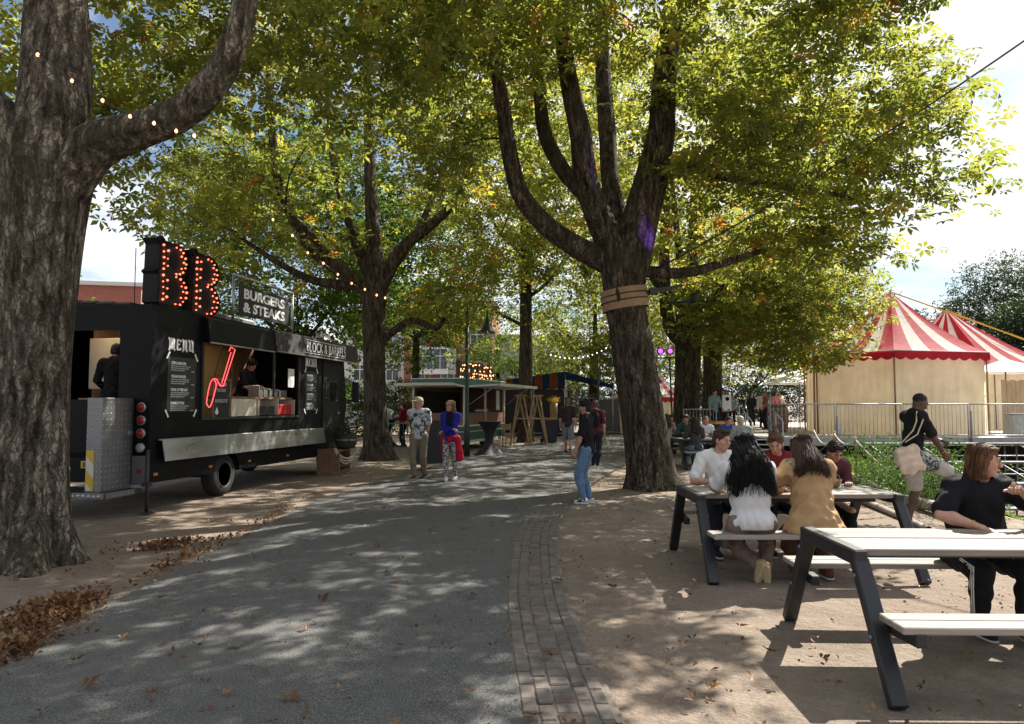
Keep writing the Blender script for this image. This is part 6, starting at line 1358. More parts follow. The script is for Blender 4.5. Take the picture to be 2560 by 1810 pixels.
    for q in (-1, 1): f.ell(H_(q * .034, .062, -.022), (.026, .022, .024), Rh, .02); f.ell(H_(q * .076, -.002, -.012), (.010, .020, .032), Rh, .006); f.ell(H_(q * .031, .093, .012), (.017, .012, .010), Rh, .008, 'sub'); f.ell(H_(q * .031, .082, .011), (.014, .010, .009), Rh, .004)
    f.cap(H_(0, .084, .020), H_(0, .107, -.026), .008, .013, .010); f.ell(H_(0, .100, -.030), (.018, .011, .008), Rh, .006); f.ell(H_(0, .080, .028), (.05, .014, .010), Rh, .012); f.ell(H_(0, .084, -.058), (.024, .010, .007), Rh, .006); f.ell(H_(0, .083, -.068), (.022, .010, .007), Rh, .006); f.ell(H_(0, .097, -.063), (.020, .006, .0022), Rh, .003, 'sub')
    parts.append(f.mesh())
    # ---- hands with five fingers
    for i in (0, 1):
        q = -1 if i == 0 else 1; d = WR[i] - EL[i]; d /= np.linalg.norm(d); fl = fingers if isinstance(fingers, str) else fingers[i]
        side_ = np.cross(d, np.array([0, 0, 1.])); side_ = side_ if np.linalg.norm(side_) > .3 else np.array([0, 1., 0]) * q * -1 if q else side_; side_ = side_ / np.linalg.norm(side_)
        if abs(d[2]) > .75: side_ = fw - d * (fw @ d); side_ /= np.linalg.norm(side_); th = side_; pn = np.cross(d, side_) * (1 if i == 0 else -1); pn = -pn if pn @ (rt * -q) < 0 else pn
        else: th = side_ * (1 if (side_ @ rt) * q < 0 else -1); pn = np.array([0, 0, -1.]) - d * (-d[2]); pn /= np.linalg.norm(pn)
        curl = {'relaxed': .45, 'grip': 1.25, 'flat': .08}[fl]; hs = .0045 if detail else .0075; f = Field(WR[i] - .16, WR[i] + .16, hs); w0 = WR[i]
        f.cap(w0 - d * .03, w0 + d * .02, .027, .026, .01)
        for j in range(4): o = (1.5 - j) * .0205; f.cap(w0 + d * .012 + th * o * .6, w0 + d * .088 + th * o, .0155, .0125, .012)
        for j, L in enumerate((.070, .078, .073, .058)):
            o = (1.5 - j) * .0212; p = w0 + d * .086 + th * o; a = 0.0; dd = d
            for seg in (.42, .32, .26): a += curl * (.75 if seg == .42 else .9); dd = d * cos(a) + pn * sin(a) + th * (1.5 - j) * .03; n_ = p + dd * L * seg; f.cap(p, n_, .0092, .0086, .003); p = n_
        p = w0 + d * .025 + th * .026; dd = d * .62 + th * .62 + pn * .3
        for L in (.040, .032, .026): dd = dd / np.linalg.norm(dd); n_ = p + dd * L; f.cap(p, n_, .0115, .0098, .005); p = n_; dd = dd + d * .28 - th * .22 + pn * curl * .25
        parts.append(f.mesh())
    V = np.concatenate([p[0] for p in parts]); off = np.cumsum([0] + [len(p[0]) for p in parts[:-1]]); Fq = np.concatenate([p[1] + o for p, o in zip(parts, off)])
    np_mesh('body', V * s, Fq, SKIN[skin], root)
    def out(name, f, mat): v, q = f.mesh(); return np_mesh(name, v * s, q, mat, root) if len(v) > 8 else None
    # ---- face details
    if detail:
        eyem = M('eye_dark', (.02, .015, .012), .25, var=0); lip = M('lip_' + skin, tuple(v * m_ for v, m_ in zip({'fair': (.42, .15, .12), 'tan': (.34, .12, .10), 'dark': (.10, .035, .03)}[skin], (1, 1, 1))), .45, var=.1)
        for q in (-1, 1):
            mb = MB(); p = H_(q * .031, .0915, .012); mb.lathe([(.002, -.006), (.0085, -.003), (.0085, .003), (.002, .006)], 8, tuple(p * s)); mb.build('eye', eyem, root)
            mb = MB(); mb.tube([tuple(H_(q * .016, .094, .032) * s), tuple(H_(q * .032, .0955, .036) * s), tuple(H_(q * .048, .086, .031) * s)], .0035, 5); mb.build('eyebrow', hair_mat('brow', (.03, .02, .015)), root)
        mb = MB(); mb.tube([tuple(H_(-.022, .088, -.063) * s), tuple(H_(0, .0955, -.062) * s), tuple(H_(.022, .088, -.063) * s)], .0042, 6); mb.build('lips', lip, root)
    # ---- clothes
    top = top or cloth('grey_tee', (.2, .2, .2)); bottom = bottom or cloth('dark_trousers', (.03, .03, .035))
    f = Field(lo, hi, vox); g = .013 if top_kind != 'coat' else .022; torso(f, g); w_ = .128 * B + loose + (.03 if top_kind == 'coat' else 0)
    f.ell(waist + Rm @ np.array([0, belly * .5, .02]), (w_, (.092 + belly) * B + loose + .01, .19), Rm, .05); f.ell(pv + Rm @ np.array([0, -.005, .0]), (.152 * B + .018 + loose * .5, .112 * B + .018 + loose * .5, .14), Rm, .04)
    sl = {'tee': .62, 'long': 1.0, 'vest': .05, 'coat': 1.0}[top_kind]
    for i in (0, 1):
        e = SHL[i] + (EL[i] - SHL[i]) * min(1, sl / .62 * .78) if sl < 1 else EL[i]; rr_ = .052 * (.45 + .55 * B) + g
        f.cap(SHL[i], e, rr_ + .006, rr_ + (.008 if sl < 1 else -.002), .03)
        if sl >= 1: f.cap(EL[i], EL[i] + (WR[i] - EL[i]) * .93, .042 + g, .034 + g, .02)
    if top_kind == 'coat':
        f.cap(chest - fw * .02, pv + np.array([0, -.03, 0]), .15 * B, .18 * B, .06); f.ell(pv + np.array([0, -.03, -.02]), (.225 * B, .185 * B, .17), None, .06); f.ell(pv + np.array([0, -.05, -.07]), (.27 * B, .22 * B, .10), None, .05); f.cut((0, 0, pv[2] - .098), (0, 0, -1))
    f.wrinkle(.0055 if top_kind != 'coat' else .008, .11, int(abs(loc[0]) * 100) % 97)
    if top_kind != 'coat': f.cut(pv + Rm @ np.array([0, 0, -.075]), -(Rm @ np.array([0, 0, 1.])))
    nk = nb + up * .055 + fw * .03; f.ell(nb + up * .075 + fw * .035, (.072, .070, .045), Rc, .01, 'sub')
    out('shirt' if top_kind != 'coat' else 'jacket', f, top)
    f = Field(lo, hi, vox); g = .012; f.ell(pv + Rm @ np.array([0, -.005, .0]), (.152 * B + g, .112 * B + g, .12 + g), Rm, .04); ub = {'trousers': .96, 'shorts': 0.0, 'leggings': .93, 'cropped': .75}[bottom_kind]; g2 = .004 if bottom_kind == 'leggings' else (.022 if bottom_kind == 'shorts' else .016)
    for i in (0, 1):
        if ub > 0: leg(f, i, g2, ub)
        else: f.cap(HIP[i], HIP[i] + (KN[i] - HIP[i]) * .93, .090 * B + g2, .070 * B + g2, .03)
    f.cut(pv + Rm @ np.array([0, 0, .06]), Rm @ np.array([0, 0, 1.])); f.wrinkle(.005 if bottom_kind != 'leggings' else .001, .13, 5)
    if ub == 0:
        for i in (0, 1): pass
    out('trousers' if ub else 'shorts', f, bottom)
    # ---- shoes
    shoe = shoe or cloth('dark_shoe', (.02, .02, .022)); sole = sole or M('shoe_sole', (.5, .48, .44), .8)
    for i in (0, 1):
        a = AN[i]; tw = Rz(fyaw[i]) @ Rx(fpitch[i]); lo2 = a - np.array([.22, .26, .20]); hi2 = a + np.array([.22, .26, .16]); S2 = lambda x, y, z: a + tw @ np.array([x, y, z])
        f = Field(lo2, hi2, .008 if detail else .011); f.cap(S2(0, -.045, -.040), S2(0, .135, -.052), .040, .034, .02); f.cap(S2(0, -.02, -.01), S2(0, .07, -.040), .042, .036, .02); f.cut(S2(0, 0, -.070), -(tw @ np.array([0, 0, 1.]))); out('shoe', f, shoe)
        f = Field(lo2, hi2, .008 if detail else .011); f.cap(S2(0, -.045, -.060), S2(0, .140, -.060), .043, .038, .01); f.cut(S2(0, 0, -.066), tw @ np.array([0, 0, 1.])); f.cut(S2(0, 0, -.086), -(tw @ np.array([0, 0, 1.]))); out('shoe_sole', f, sole)
    # ---- hair
    kind, col = hair; hm = hair_mat('hair_%d_%d_%d' % tuple(int(v * 1000) for v in col), col)
    if kind != 'none':
        f = Field(hc - np.array([.26, .26, .62 if kind in ('long', 'wavy') else .24]), hc + np.array([.26, .26, .22]), .007 if detail else .010)
        f.ell(H_(0, -.022, .040), (.086, .100, .094), Rh, .01); f.ell(H_(0, -.045, -.02), (.080, .068, .075), Rh, .03)
        if kind == 'buzz': f = Field(hc - .2, hc + .2, .006); f.ell(H_(0, -.018, .032), (.0758, .0945, .0875), Rh, .01)
        if kind == 'bob':
            for q in (-1, 1): f.cap(H_(q * .072, -.01, .03), H_(q * .088, .0, -.11), .034, .030, .02)
            f.cap(H_(0, -.075, .02), H_(0, -.08, -.11), .06, .055, .03); f.ell(H_(0, .03, .098), (.066, .055, .022), Rh, .02)
        if kind in ('long', 'wavy'):
            L = .27 if kind == 'long' else .42; wv = 1.0 if kind == 'long' else 1.45
            for q in (-1.0, -.5, 0, .5, 1.0):
                a = H_(q * .07, -.06 + abs(q) * .035, .03); b = nb + rt * q * .085 * wv - fw * (.118 * B - abs(q) * .02) - up * .02; c_ = b - up * (L - .12 - .05 * abs(q)) * 1.0 + rt * q * .05 * (wv - .6) - fw * .012
                f.cap(a, b, .052, .056, .03); f.cap(b, c_, .056, .048 if kind == 'wavy' else .036, .02)
            for q in (-1, 1): f.cap(H_(q * .074, .02, .02), nb + rt * q * .095 + fw * .01 - up * .03, .030, .030, .02)
        if kind == 'curly': f.ell(H_(0, -.01, .06), (.105, .115, .085), Rh, .02); f.wrinkle(.014, .05, 3)
        f.ell(H_(0, .105, -.035), (.068, .075, .088), Rh, .012, 'sub')
        if kind in ('short', 'grey'):
            f.ell(H_(0, .035, .108), (.062, .055, .022), Rh, .02)
        f.wrinkle({'wavy': .009, 'long': .004, 'bob': .005, 'short': .004, 'grey': .003}.get(kind, .002), {'wavy': .05, 'long': .045, 'bob': .05}.get(kind, .035), 8, .22 if kind in ('long', 'bob', 'wavy') else 1)
        if kind == 'short': f.cut(H_(0, 0, -.075), -hz)
        out('hair', f, hm)
        if kind in ('long', 'wavy', 'bob') and detail:
            r_ = np.random.default_rng(17); mb = MB(); Ls = {'long': .27, 'wavy': .44, 'bob': .0}[kind]; wv = 1.45 if kind == 'wavy' else 1.0
            for q in range(340):
                ph = r_.uniform(-1.9, 1.9); sn, cs = sin(ph), cos(ph); j = r_.normal(0, .006, 3)
                p0 = H_(.02 * sn, -.01 - .02 * cs, .137); p1 = H_(.088 * sn, -.018 - .100 * cs, .085) + j; p2 = H_(.097 * sn, -.03 - .085 * cs, -.01) + j
                if kind == 'bob': pts = [p0, p1, p2, H_(.118 * sn, -.02 - .115 * cs, -.145 + r_.uniform(-.02, .02)) + j]
                else:
                    k3 = nb + rt * (.13 * wv * sn) - fw * (.05 + .135 * max(cs, -.3)) * (.6 + .4 * B) + j * 2; k4 = k3 - up * (Ls - .13) * r_.uniform(.55, 1.08) + rt * (sn * .03 + r_.normal(0, .012)) - fw * .012; pts = [p0, p1, p2, k3, k4]
                P = catmull(pts, 4)
                if kind == 'wavy': t_ = np.linspace(0, 1, len(P)); P = P + (np.sin(t_ * 26 + r_.uniform(0, 6)) * .011 * t_)[:, None] * rt + (np.cos(t_ * 21 + r_.uniform(0, 6)) * .008 * t_)[:, None] * fw
                mb.tube([tuple(v * s) for v in P], np.linspace(.0030, .0016, len(P)) * r_.uniform(.8, 1.5), 3, False)
            tag(mb.build('hair_strands', hm, root), kind='stuff')
    if cap:
        f = Field(hc - .25, hc + .25, .007); f.ell(H_(0, -.014, .050), (.088, .108, .084), Rh, .005); f.cut(H_(0, 0, .030), -hz); f.ell(H_(0, .115, .040), (.072, .085, .010), Rh, .008); out('cap', f, cap)
    root['_'] = 0; del root['_']
    info = dict(root=root, s=s, H=H_, nb=nb, chest=chest, waist=waist, pv=pv, Rc=Rc, Rm=Rm, Rh=Rh, SHL=SHL, EL=EL, WR=WR, HIP=HIP, KN=KN, AN=AN, torso=torso, lo=lo, hi=hi, vox=vox, out=out, fw=fw, rt=rt, up=up, B=B)
    if extra: extra(info)
    return info

def tube_part(I, name, pts, r, mat, n=6): mb = MB(); mb.tube([tuple(np.array(p) * I['s']) for p in pts], r, n); return mb.build(name, mat, I['root'])
def seat(label, loc, rz, **k):
    """someone on a bench: seat 0.455 m up, thighs level"""
    h = k.get('h', 1.72); s = h / 1.75; k.setdefault('pelvis', (0, 0, (.455 + .095) / s)); k.setdefault('feet', [(-.13, .36, .085), (.13, .36, .085)]); return person(label, loc, rz, **k)
PI = pi
white_tee = cloth('white_tee', (.62, .62, .61), .06); black_tee = cloth('black_tee', (.012, .012, .014)); denim = cloth('denim_blue', (.12, .19, .29)); dark_jean = cloth('dark_jeans', (.02, .022, .03))

# the strolling couple
tie_dye = pattern_cloth('tie_dye', (.03, .035, .05), (.52, .54, .56), 7.5, .40, .50)
person('man strolling in a black and white tie dye shirt, beige cap and brown trousers', (-2.04, 16.3, .03), radians(165), 1.76, 'fair', ('grey', (.35, .30, .24)), tie_dye, 'tee', cloth('khaki_trousers', (.20, .16, .12)), 'trousers', cloth('brown_shoe', (.08, .045, .025)), None,
    hyaw=-.5, hands=[(-.10, -.22, .92), (.12, -.20, .94)], poles=[(-1, -.3, 0), (1, -.3, 0)], feet=[(-.07, -.16, .10), (.06, .12, .085)], build=1.1, belly=.03, fpitch=(-.2, 0), cap=cloth('beige_cap', (.50, .42, .30)))
def red_jacket(I):
    f = Field(I['lo'], I['hi'], .012); f.ell(I['pv'] + np.array([0, 0, .03]), (.185, .145, .06), None, .02); f.cap(I['pv'] + np.array([-.17, .06, 0]), I['pv'] + np.array([-.20, .04, -.42]), .07, .085, .05); f.cap(I['pv'] + np.array([.16, -.02, 0]), I['pv'] + np.array([.18, -.06, -.34]), .06, .05, .05); f.cap(I['pv'] + np.array([0, .13, .02]), I['pv'] + np.array([.02, .14, -.08]), .03, .025, .02); f.wrinkle(.010, .10, 3); I['out']('tied_jacket', f, cloth('red_jacket', (.42, .012, .035)))
    f = Field(I['lo'], I['hi'], .012); I['torso'](f, .004); f.cut(I['chest'] + I['fw'] * .05, -I['fw']); f.cut(I['chest'] + I['rt'] * .07, I['rt']); f.cut(I['chest'] - I['rt'] * .07, -I['rt']); f.F -= .016; I['out']('inner_top', f, cloth('navy_top', (.012, .012, .03)))
    f = Field(I['H'](0, 0, 0) - .25, I['H'](0, 0, 0) + .25, .008); f.ell(I['H'](0, -.01, .065), (.088, .105, .055), I['Rh'], .005); f.cut(I['H'](0, 0, .055), -I['Rh'][:, 2]); f.ell(I['H'](0, .0, .052), (.12, .14, .008), I['Rh'], .006); I['out']('sun_hat', f, cloth('tan_hat', (.40, .28, .16)))
person('woman strolling with crossed arms in a blue cardigan and patterned leggings', (-1.31, 15.9, .03), radians(172), 1.68, 'fair', ('bob', (.16, .085, .05)), cloth('blue_cardigan', (.02, .025, .24)), 'long', pattern_cloth('leggings', (.05, .05, .06), (.48, .45, .46), 24, .46, .54), 'leggings', cloth('white_shoe', (.70, .68, .62), .05), None,
    hyaw=-.55, hands=[(.12, .20, 1.10), (-.10, .23, 1.14)], poles=[(-1, -.2, -.5), (1, -.2, -.5)], feet=[(-.08, -.13, .085), (.07, .14, .085)], female=True, fingers='grip', extra=red_jacket)
# walkers and the waiting man
person('man walking away along the road in a dark brown shirt and grey shorts', (1.86, 24.7, .03), radians(-8), 1.82, 'fair', ('short', (.16, .10, .05)), cloth('brown_shirt', (.045, .028, .03)), 'tee', cloth('grey_shorts', (.20, .22, .25)), 'shorts', None, None, hands=[(-.26, .10, .82), (.25, -.04, .84)], feet=[(-.08, .22, .085), (.08, -.24, .14)], fpitch=(0, -.55), detail=False, vox=.013)
def backpack(I): f = Field(I['lo'], I['hi'], .013); f.ell(I['chest'] - I['fw'] * .17 - I['up'] * .06, (.14, .10, .22), I['Rc'], .01); f.wrinkle(.006, .1, 2); I['out']('backpack', f, cloth('black_bag', (.014, .014, .016)))
person('person in a maroon top with a black backpack, half hidden by the waiting man', (2.20, 19.6, .03), radians(-14), 1.72, 'fair', ('short', (.10, .055, .04)), cloth('maroon_top', (.10, .025, .04)), 'tee', dark_jean, 'trousers', None, None, feet=[(-.08, .18, .085), (.08, -.2, .1)], hands=[(-.25, .1, .82), (.25, .0, .84)], detail=False, vox=.013, extra=backpack)
sneaker = pattern_cloth('sneaker', (.012, .012, .014), (.60, .60, .60), 16, .47, .52)
person('man waiting at the road edge in a black cap, black shirt and blue jeans', (1.25, 12.45, 0), radians(72), 1.69, 'tan', ('short', (.015, .012, .01)), black_tee, 'tee', denim, 'trousers', sneaker, M('white_sole', (.7, .7, .68), .7), lean=-.03, hyaw=.0, hpitch=.05, hands=[(-.24, .16, .86), (.22, .20, .88)], poles=[(-.5, -1, -.1), (.5, -1, -.1)], feet=[(-.09, .04, .085), (.09, -.03, .085)], cap=cloth('black_cap', (.012, .012, .013)), vox=.010)
# inside the truck
tr_c, tr_s = cos(truck.rotation_euler.z), sin(truck.rotation_euler.z)
def in_truck(u, v, z): return (truck.location.x + u * tr_c - v * tr_s, truck.location.y + u * tr_s + v * tr_c, z)
person('cook in a black shirt bending over the counter inside the truck hatch', in_truck(4.3, .95, .9), truck.rotation_euler.z + PI, 1.74, 'fair', ('curly', (.02, .016, .014)), black_tee, 'tee', dark_jean, 'trousers', None, None, lean=.35, hyaw=-.35, hpitch=.35, hands=[(-.10, .42, 1.02), (.16, .44, 1.02)], vox=.011)
person('cook in dark clothes seen from behind through the rear opening of the truck', in_truck(.40, .95, .9), truck.rotation_euler.z - radians(70), 1.72, 'tan', ('short', (.02, .016, .014)), black_tee, 'long', dark_jean, 'trousers', None, None, lean=.1, hpitch=.3, hands=[(-.22, .28, 1.02), (.1, .36, 1.0)], detail=False, vox=.012)
# two people at the far cocktail table
person('person in a white shirt at the far cocktail table by the dark tree', (-4.95, 28.9, 0), radians(20), 1.74, 'fair', ('short', (.05, .035, .03)), cloth('pale_shirt', (.50, .54, .60), .06), 'long', dark_jean, 'trousers', None, None, hands=[(-.15, .28, 1.10), (.15, .28, 1.10)], detail=False, vox=.014)
person('person in a dark red top facing the far cocktail table', (-4.28, 29.3, 0), radians(70), 1.72, 'fair', ('short', (.04, .028, .02)), cloth('crimson_top', (.22, .015, .03)), 'long', cloth('black_trousers', (.012, .012, .014)), 'trousers', None, None, hands=[(-.15, .3, 1.1), (.15, .3, 1.1)], detail=False, vox=.014)
# picnic table in the middle
def pink_print(I):
    f = Field(I['lo'], I['hi'], .010); I['torso'](f, .0165); c = I['waist'] + I['Rc'] @ np.array([.0, -.12, .07]); f.wrinkle(.002, .16, 1); F2 = Field(I['lo'], I['hi'], .010); F2.ell(c, (.10, .09, .07), None, 0); f.F = np.maximum(f.F, F2.F); I['out']('shirt_print', f, pattern_cloth('pink_print', (.60, .56, .55), (.52, .14, .20), 30, .48, .5))
seat('woman with long wavy black hair and a white shirt, seen from behind at the table', (2.22, 6.92, 0), 0, h=1.70, skin='tan', hair=('wavy', (.012, .010, .010)), top=white_tee, bottom=cloth('taupe_trousers', (.20, .14, .115)), shoe=cloth('tan_shoe', (.40, .30, .17)), sole=M('tan_sole', (.50, .40, .24), .8), lean=.22, hpitch=.15, hyaw=.1, build=1.22, female=True, loose=.04, hands=[(-.16, .50, .80), (.14, .50, .80)], poles=[(-1, -.4, -.3), (1, -.4, -.3)], feet=[(.06, .02, .16), (.14, .02, .14)], kpoles=[(-.35, 1, .2), (.35, 1, .2)], fpitch=(-1.1, -1.1), fyaw=(.5, -.5), vox=.010, extra=pink_print)
def sash(I):
    n = np.array([.62, -.12, .77]); n /= np.linalg.norm(n); f = Field(I['lo'], I['hi'], .010); I['torso'](f, .030); f.wrinkle(.003, .2, 3); c = I['chest'] + I['fw'] * -.1 + I['up'] * .0; f.cut(c + n * .026, n); f.cut(c - n * .026, -n); f.cut(I['chest'] - I['fw'] * .03, I['fw']); I['out']('embroidered_band', f, pattern_cloth('band_weave', (.10, .10, .06), (.36, .33, .22), 60, .45, .55))
seat('woman with straight brown hair in a tan jacket with a patterned band, seen from behind', (2.80, 6.94, 0), radians(-6), h=1.72, skin='fair', hair=('long', (.055, .03, .02)), top=cloth('tan_jacket', (.42, .27, .14), .12), top_kind='coat', bottom=cloth('brown_trousers', (.09, .05, .04)), shoe=cloth('brown_boot', (.11, .04, .02)), lean=.30, hpitch=.3, hyaw=.55, build=1.05, female=True, hands=[(-.20, .46, .82), (.02, .50, .82)], poles=[(-1, -.5, -.4), (1, -.5, -.4)], feet=[(-.14, .10, .085), (.16, .14, .085)], vox=.010, extra=sash)
def shades(I): f = Field(I['H'](0, 0, 0) - .2, I['H'](0, 0, 0) + .2, .006); f.ell(I['H'](-.03, .06, .115), (.026, .012, .014), I['Rh'], .004); f.ell(I['H'](.03, .06, .115), (.026, .012, .014), I['Rh'], .004); f.cap(I['H'](-.06, .05, .11), I['H'](.06, .05, .11), .004, .004, .002); I['out']('sunglasses', f, black_plastic)
seat('young man in a white shirt with sunglasses pushed up on his dark hair', (2.32, 8.44, 0), PI, h=1.72, skin='fair', hair=('short', (.045, .028, .018)), top=white_tee, bottom=dark_jean, lean=.22, hyaw=.55, hpitch=.05, hands=[(-.12, .45, .82), (.20, .40, .82)], fingers='grip', extra=shades)
seat('person in a dark red jacket mostly hidden behind the woman in the tan jacket', (2.98, 8.46, 0), radians(172), h=1.70, skin='fair', hair=('short', (.09, .05, .03)), top=cloth('wine_jacket', (.16, .018, .02)), top_kind='long', bottom=dark_jean, lean=.3, hyaw=-.3, hpitch=.3, hands=[(-.14, .42, .82), (.14, .42, .82)], build=1.1)
seat('person bent low over the table end with a woven bag, right of the tan jacket', (3.52, 8.50, 0), radians(185), h=1.62, skin='tan', hair=('short', (.02, .015, .012)), top=cloth('plum_top', (.09, .03, .04)), top_kind='long', bottom=cloth('black_trousers', (.012, .012, .014)), lean=.55, hpitch=.3, hands=[(-.10, .46, .83), (.16, .44, .83)], feet=[(-.12, .42, .085), (.30, .50, .085)])
bk = thing('food_basket', 'small woven basket on the middle table near the tan jacket', 'basket', (3.38, 7.86, .76)); mb = MB(); mb.lathe([(.05, 0), (.075, .03), (.095, .09), (.09, .09), (.07, .03)], 16); mb.build('bowl', pattern_cloth('weave', (.10, .06, .03), (.42, .30, .14), 70, .45, .55), bk); mb = MB(); mb.tube(arc((0, .06), .09, 0, PI, 10, lambda a, b: (a, 0, b)), .006, 5); mb.build('handle', wood_brown, bk)
# man with the phone, one foot on the log
def tote(I):
    s = I['s']; c = I['pv'] + np.array([.17, -.12, .0]); f = Field(c - .45, c + .45, .011); R_ = Rx(.30)
    f.rbox(c + R_ @ np.array([.03, -.06, -.03]), (.015, .125, .145), R_, .03, .03); f.ell(c + R_ @ np.array([.04, -.05, -.08]), (.06, .13, .12), R_, .04); f.wrinkle(.010, .13, 4); I['out']('tote_bag', f, cloth('natural_canvas', (.58, .47, .36), .08))
    tube_part(I, 'bag_strap', [I['SHL'][1] + np.array([-.03, -.05, .075]), I['SHL'][1] + np.array([.04, -.10, -.05]), I['chest'] + np.array([.19, -.13, -.05]), c + np.array([.04, -.16, .16])], .010, cloth('strap_canvas', (.55, .46, .34))); tube_part(I, 'bag_strap', [I['SHL'][1] + np.array([-.03, .0, .080]), I['SHL'][1] + np.array([.070, -.03, -.03]), I['chest'] + np.array([.20, -.08, -.1]), c + np.array([.04, -.10, .18])], .010, cloth('strap_canvas', (.55, .46, .34)))
    w = I['WR'][0]; f = Field(w - .25, w + .25, .006); f.ell(w + np.array([.02, .10, .035]), (.040, .075, .006), Rx(-.25), 0); I['out']('phone', f, M('phone_black', (.01, .01, .012), .2))
    w = I['WR'][1]; mb = MB(); d = Vector(I['WR'][1] - I['EL'][1]).normalized(); a = Vector(w) * s - d * .03; mb.tube([tuple(a), tuple(a + d * .02)], .033, 12); mb.build('bracelet', red_tape, I['root'])
    c2 = I['HIP'][1] * .6 + I['KN'][1] * .4; f = Field(c2 - .3, c2 + .3, .010); f.cap(I['HIP'][1] + np.array([.012, -.02, -.01]), I['HIP'][1] * .55 + I['KN'][1] * .45 + np.array([.012, 0, -.01]), .115, .108, .02); I['out']('shorts_panel', f, pattern_cloth('leaf_print', (.035, .04, .04), (.30, .31, .30), 26, .47, .53))
person('man in black shirt and pale shorts looking at his phone, one foot on a log', (5.42, 10.05, 0), radians(-88), 1.80, 'dark', ('buzz', (.012, .010, .010)), black_tee, 'tee', cloth('pale_shorts', (.42, .39, .35)), 'shorts', cloth('dark_trainer', (.03, .03, .035)), M('white_sole', (.7, .7, .68), .7),
    pelvis=(0, 0, .93), lean=.06, hpitch=.48, hands=[(-.06, .40, 1.12), (.15, .38, .86)], poles=[(-.6, -1, -.3), (.6, -1, .1)], feet=[(-.10, -.03, .085), (.11, .52, .325)], fyaw=(.1, .0), fingers=('grip', 'relaxed'), vox=.010, build=.98, extra=tote)
# woman eating at the front table
def bangle(I):
    s = I['s']; d = Vector(I['WR'][1] - I['EL'][1]).normalized(); a = Vector(I['WR'][1]) * s - d * .045; mb = MB(); mb.tube([tuple(a), tuple(a + d * .008)], .036, 14); mb.build('bracelet', M('gold', (.55, .36, .10), .35, .6), I['root'])
    w = I['WR'][0]; f = Field(w - .2, w + .2, .007); d_ = I['WR'][0] - I['EL'][0]; d_ = d_ / np.linalg.norm(d_); f.ell(w + d_ * .12, (.016, .016, .022), None, 0); I['out']('snack', f, cloth('bread', (.45, .30, .16)))
    for q in (-.012, 0, .012):
        for i in (1,): tube_part(I, 'trouser_stripe', [I['HIP'][i] * .6 + I['KN'][i] * .4 + np.array([.100, q * 1.5, .03 + q]), I['KN'][i] + np.array([.076, q * 1.5 + .02, .03 + q]), I['KN'][i] * .7 + I['AN'][i] * .3 + np.array([.080, q * 2 + .02, .0]), I['AN'][i] * .9 + I['KN'][i] * .1 + np.array([.062, q * 2 + .02, .02])], .0045, white_vinyl, 5)
seat('woman in a loose black shirt with bobbed brown hair eating at the front table', (3.45, 5.62, 0), radians(176), h=1.66, skin='fair', hair=('bob', (.13, .062, .032)), top=cloth('black_blouse', (.010, .010, .012)), bottom=cloth('black_trackpants', (.014, .014, .016)), lean=.24, twist=.12, hyaw=.95, hpitch=-.02, build=1.36, female=True, belly=.02, loose=.03, hands=[(-.20, .34, 1.06), (.16, .42, .815)], poles=[(-1, .1, -.7), (1, -.1, -.25)], fingers=('grip', 'relaxed'), feet=[(-.14, .40, .085), (.14, .34, .085)], vox=.009, extra=bangle)
bg_ = thing('shoulder_bag', 'black bag lying on the front table beside the eating woman', 'bag', (3.66, 5.02, .757)); f = Field((-.3, -.25, -.02), (.3, .25, .26), .010); f.ell((0, 0, .065), (.20, .13, .075), None, .02); f.ell((.05, .02, .12), (.13, .10, .05), None, .03); f.cut((0, 0, .002), (0, 0, -1)); f.wrinkle(.008, .12, 3); v, q = f.mesh(); np_mesh('bag_body', v, q, cloth('black_bag', (.014, .014, .016)), bg_)
mb = MB(); mb.tube(catmull([(-.18, 0, .06), (-.12, -.08, .14), (.02, -.06, .185), (.14, 0, .10)], 6).tolist(), .012, 6); mb.build('strap', black_plastic, bg_)
mb = MB(); mb.lathe([(.035, 0), (.042, .10), (.044, .105), (.038, .105), (.03, .01)], 14); o = mb.build('paper_cup', M('orange_cup', (.62, .16, .03), .6, var=.1), None, (3.28, 4.66, .758)); tag(o, 'orange cup on the front table at the right edge', 'cup')
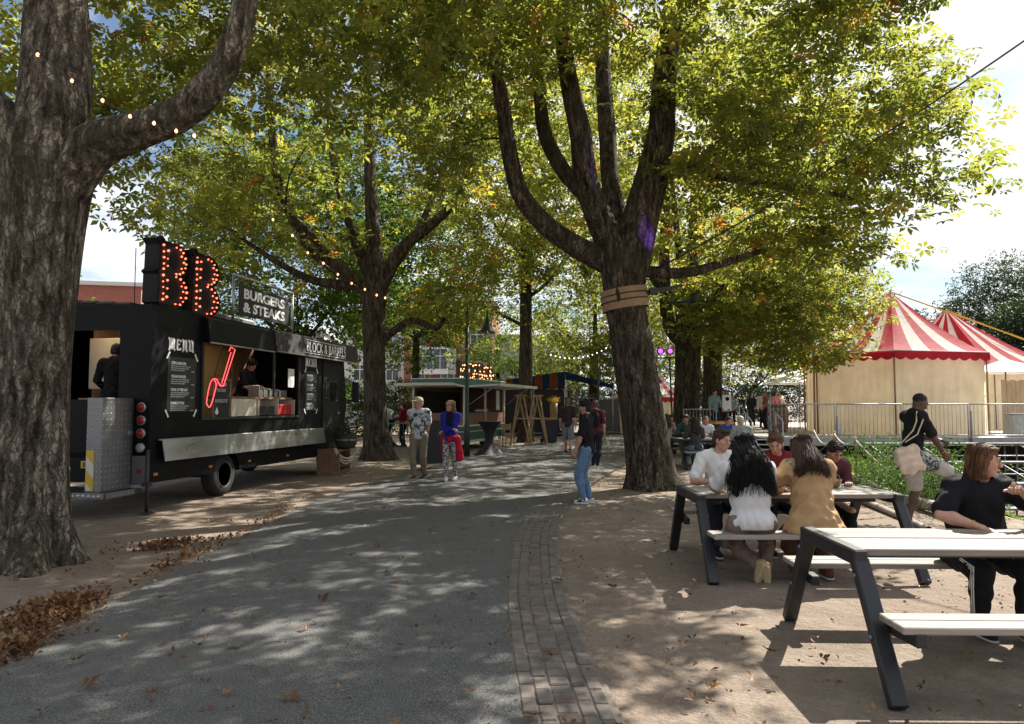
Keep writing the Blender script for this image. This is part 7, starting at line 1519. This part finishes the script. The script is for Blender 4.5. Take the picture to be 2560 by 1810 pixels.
# people at the far picnic tables
crowd = [((4.75, 19.15), 10, 'woman with dark hair and blue jeans on the near bench of the crowded table', ('long', (.02, .015, .012)), (.05, .05, .055), (.13, .19, .28), 'fair'),
 ((5.35, 20.72), 185, 'man in a white shirt with close cropped hair at the crowded table', ('buzz', (.10, .07, .05)), (.60, .60, .60), (.05, .05, .06), 'fair'),
 ((5.95, 19.12), -5, 'grey haired person in a pale green shirt on the near bench', ('grey', (.42, .40, .37)), (.26, .30, .28), (.05, .06, .08), 'fair'),
 ((4.85, 20.75), 178, 'person in a dark green top beside the white shirted man', ('short', (.03, .02, .015)), (.03, .06, .045), (.04, .04, .05), 'tan'),
 ((5.95, 20.7), 190, 'person in a bright blue top behind the grey haired one', ('short', (.05, .03, .02)), (.03, .06, .30), (.04, .04, .05), 'fair'),
 ((4.30, 23.5), 20, 'person in black at the farthest table', ('short', (.03, .02, .015)), (.015, .015, .018), (.03, .03, .04), 'tan'),
 ((4.9, 23.45), -4, 'person with long dark hair at the farthest table', ('long', (.03, .02, .015)), (.30, .20, .18), (.03, .03, .04), 'fair'),
 ((4.5, 25.05), 190, 'person in a red top across the farthest table', ('short', (.06, .03, .02)), (.25, .06, .04), (.03, .03, .04), 'fair'),
 ((5.3, 25.0), 176, 'person in a navy top across the farthest table', ('short', (.02, .015, .012)), (.02, .025, .06), (.03, .03, .04), 'tan')]
for i, ((x, y), a, lb, hr, tc, bc, sk) in enumerate(crowd):
    seat(lb, (x, y, 0), radians(a), h=1.66 + .03 * (i % 4), skin=sk, hair=hr, top=cloth('top_%d' % i, tc), top_kind=('tee', 'long')[i % 2], bottom=cloth('bottom_%d' % i, bc), lean=.18 + .06 * (i % 3), hpitch=.1, hyaw=(-.3, .2, .4)[i % 3], hands=[(-.16, .42, .84), (.16, .40, .86)], detail=False, vox=.014, group='people at the far picnic tables')
# people standing and sitting on the deck
deck_people = [((7.35, 26.9), 200, 'person in a green patterned shirt at the top of the stairs', (.16, .26, .25), .58), ((7.95, 27.9), 170, 'person in black beside the notice board', (.015, .015, .018), .58),
 ((11.3, 33.0), 90, 'dark haired person at the barrel on the deck', (.25, .10, .10), .58), ((12.0, 35.5), 180, 'person in white behind the barrels', (.6, .6, .6), .58), ((13.1, 36.8), 200, 'person in pink far back on the deck', (.5, .2, .25), .58), ((11.0, 37.0), 150, 'person in pale blue far back on the deck', (.30, .40, .55), .58),
 ((13.9, 38.5), 180, 'person in a cream top farthest back on the deck', (.55, .5, .4), .58), ((12.6, 38.9), 160, 'person in a black top farthest back on the deck', (.02, .02, .02), .58), ((10.0, 35.0), 120, 'person in a purple top on the deck behind the stairs', (.16, .12, .45), .58), ((9.4, 33.2), 220, 'person in a brick red top on the deck behind the stairs', (.35, .08, .05), .58)]
for i, ((x, y), a, lb, tc, z) in enumerate(deck_people):
    person(lb, (x, y, z), radians(a), 1.62 + .035 * (i % 5), ('fair', 'tan')[i % 2], (('short', 'long', 'grey')[i % 3], (.05 + .1 * (i % 3 == 2), .04 + .1 * (i % 3 == 2), .03 + .1 * (i % 3 == 2))), cloth('deck_top_%d' % i, tc), ('tee', 'long')[i % 2], dark_jean, 'trousers', hands=[(-.2, .25, 1.0), (.24, .05, .82)], detail=False, vox=.017, group='people on the deck')
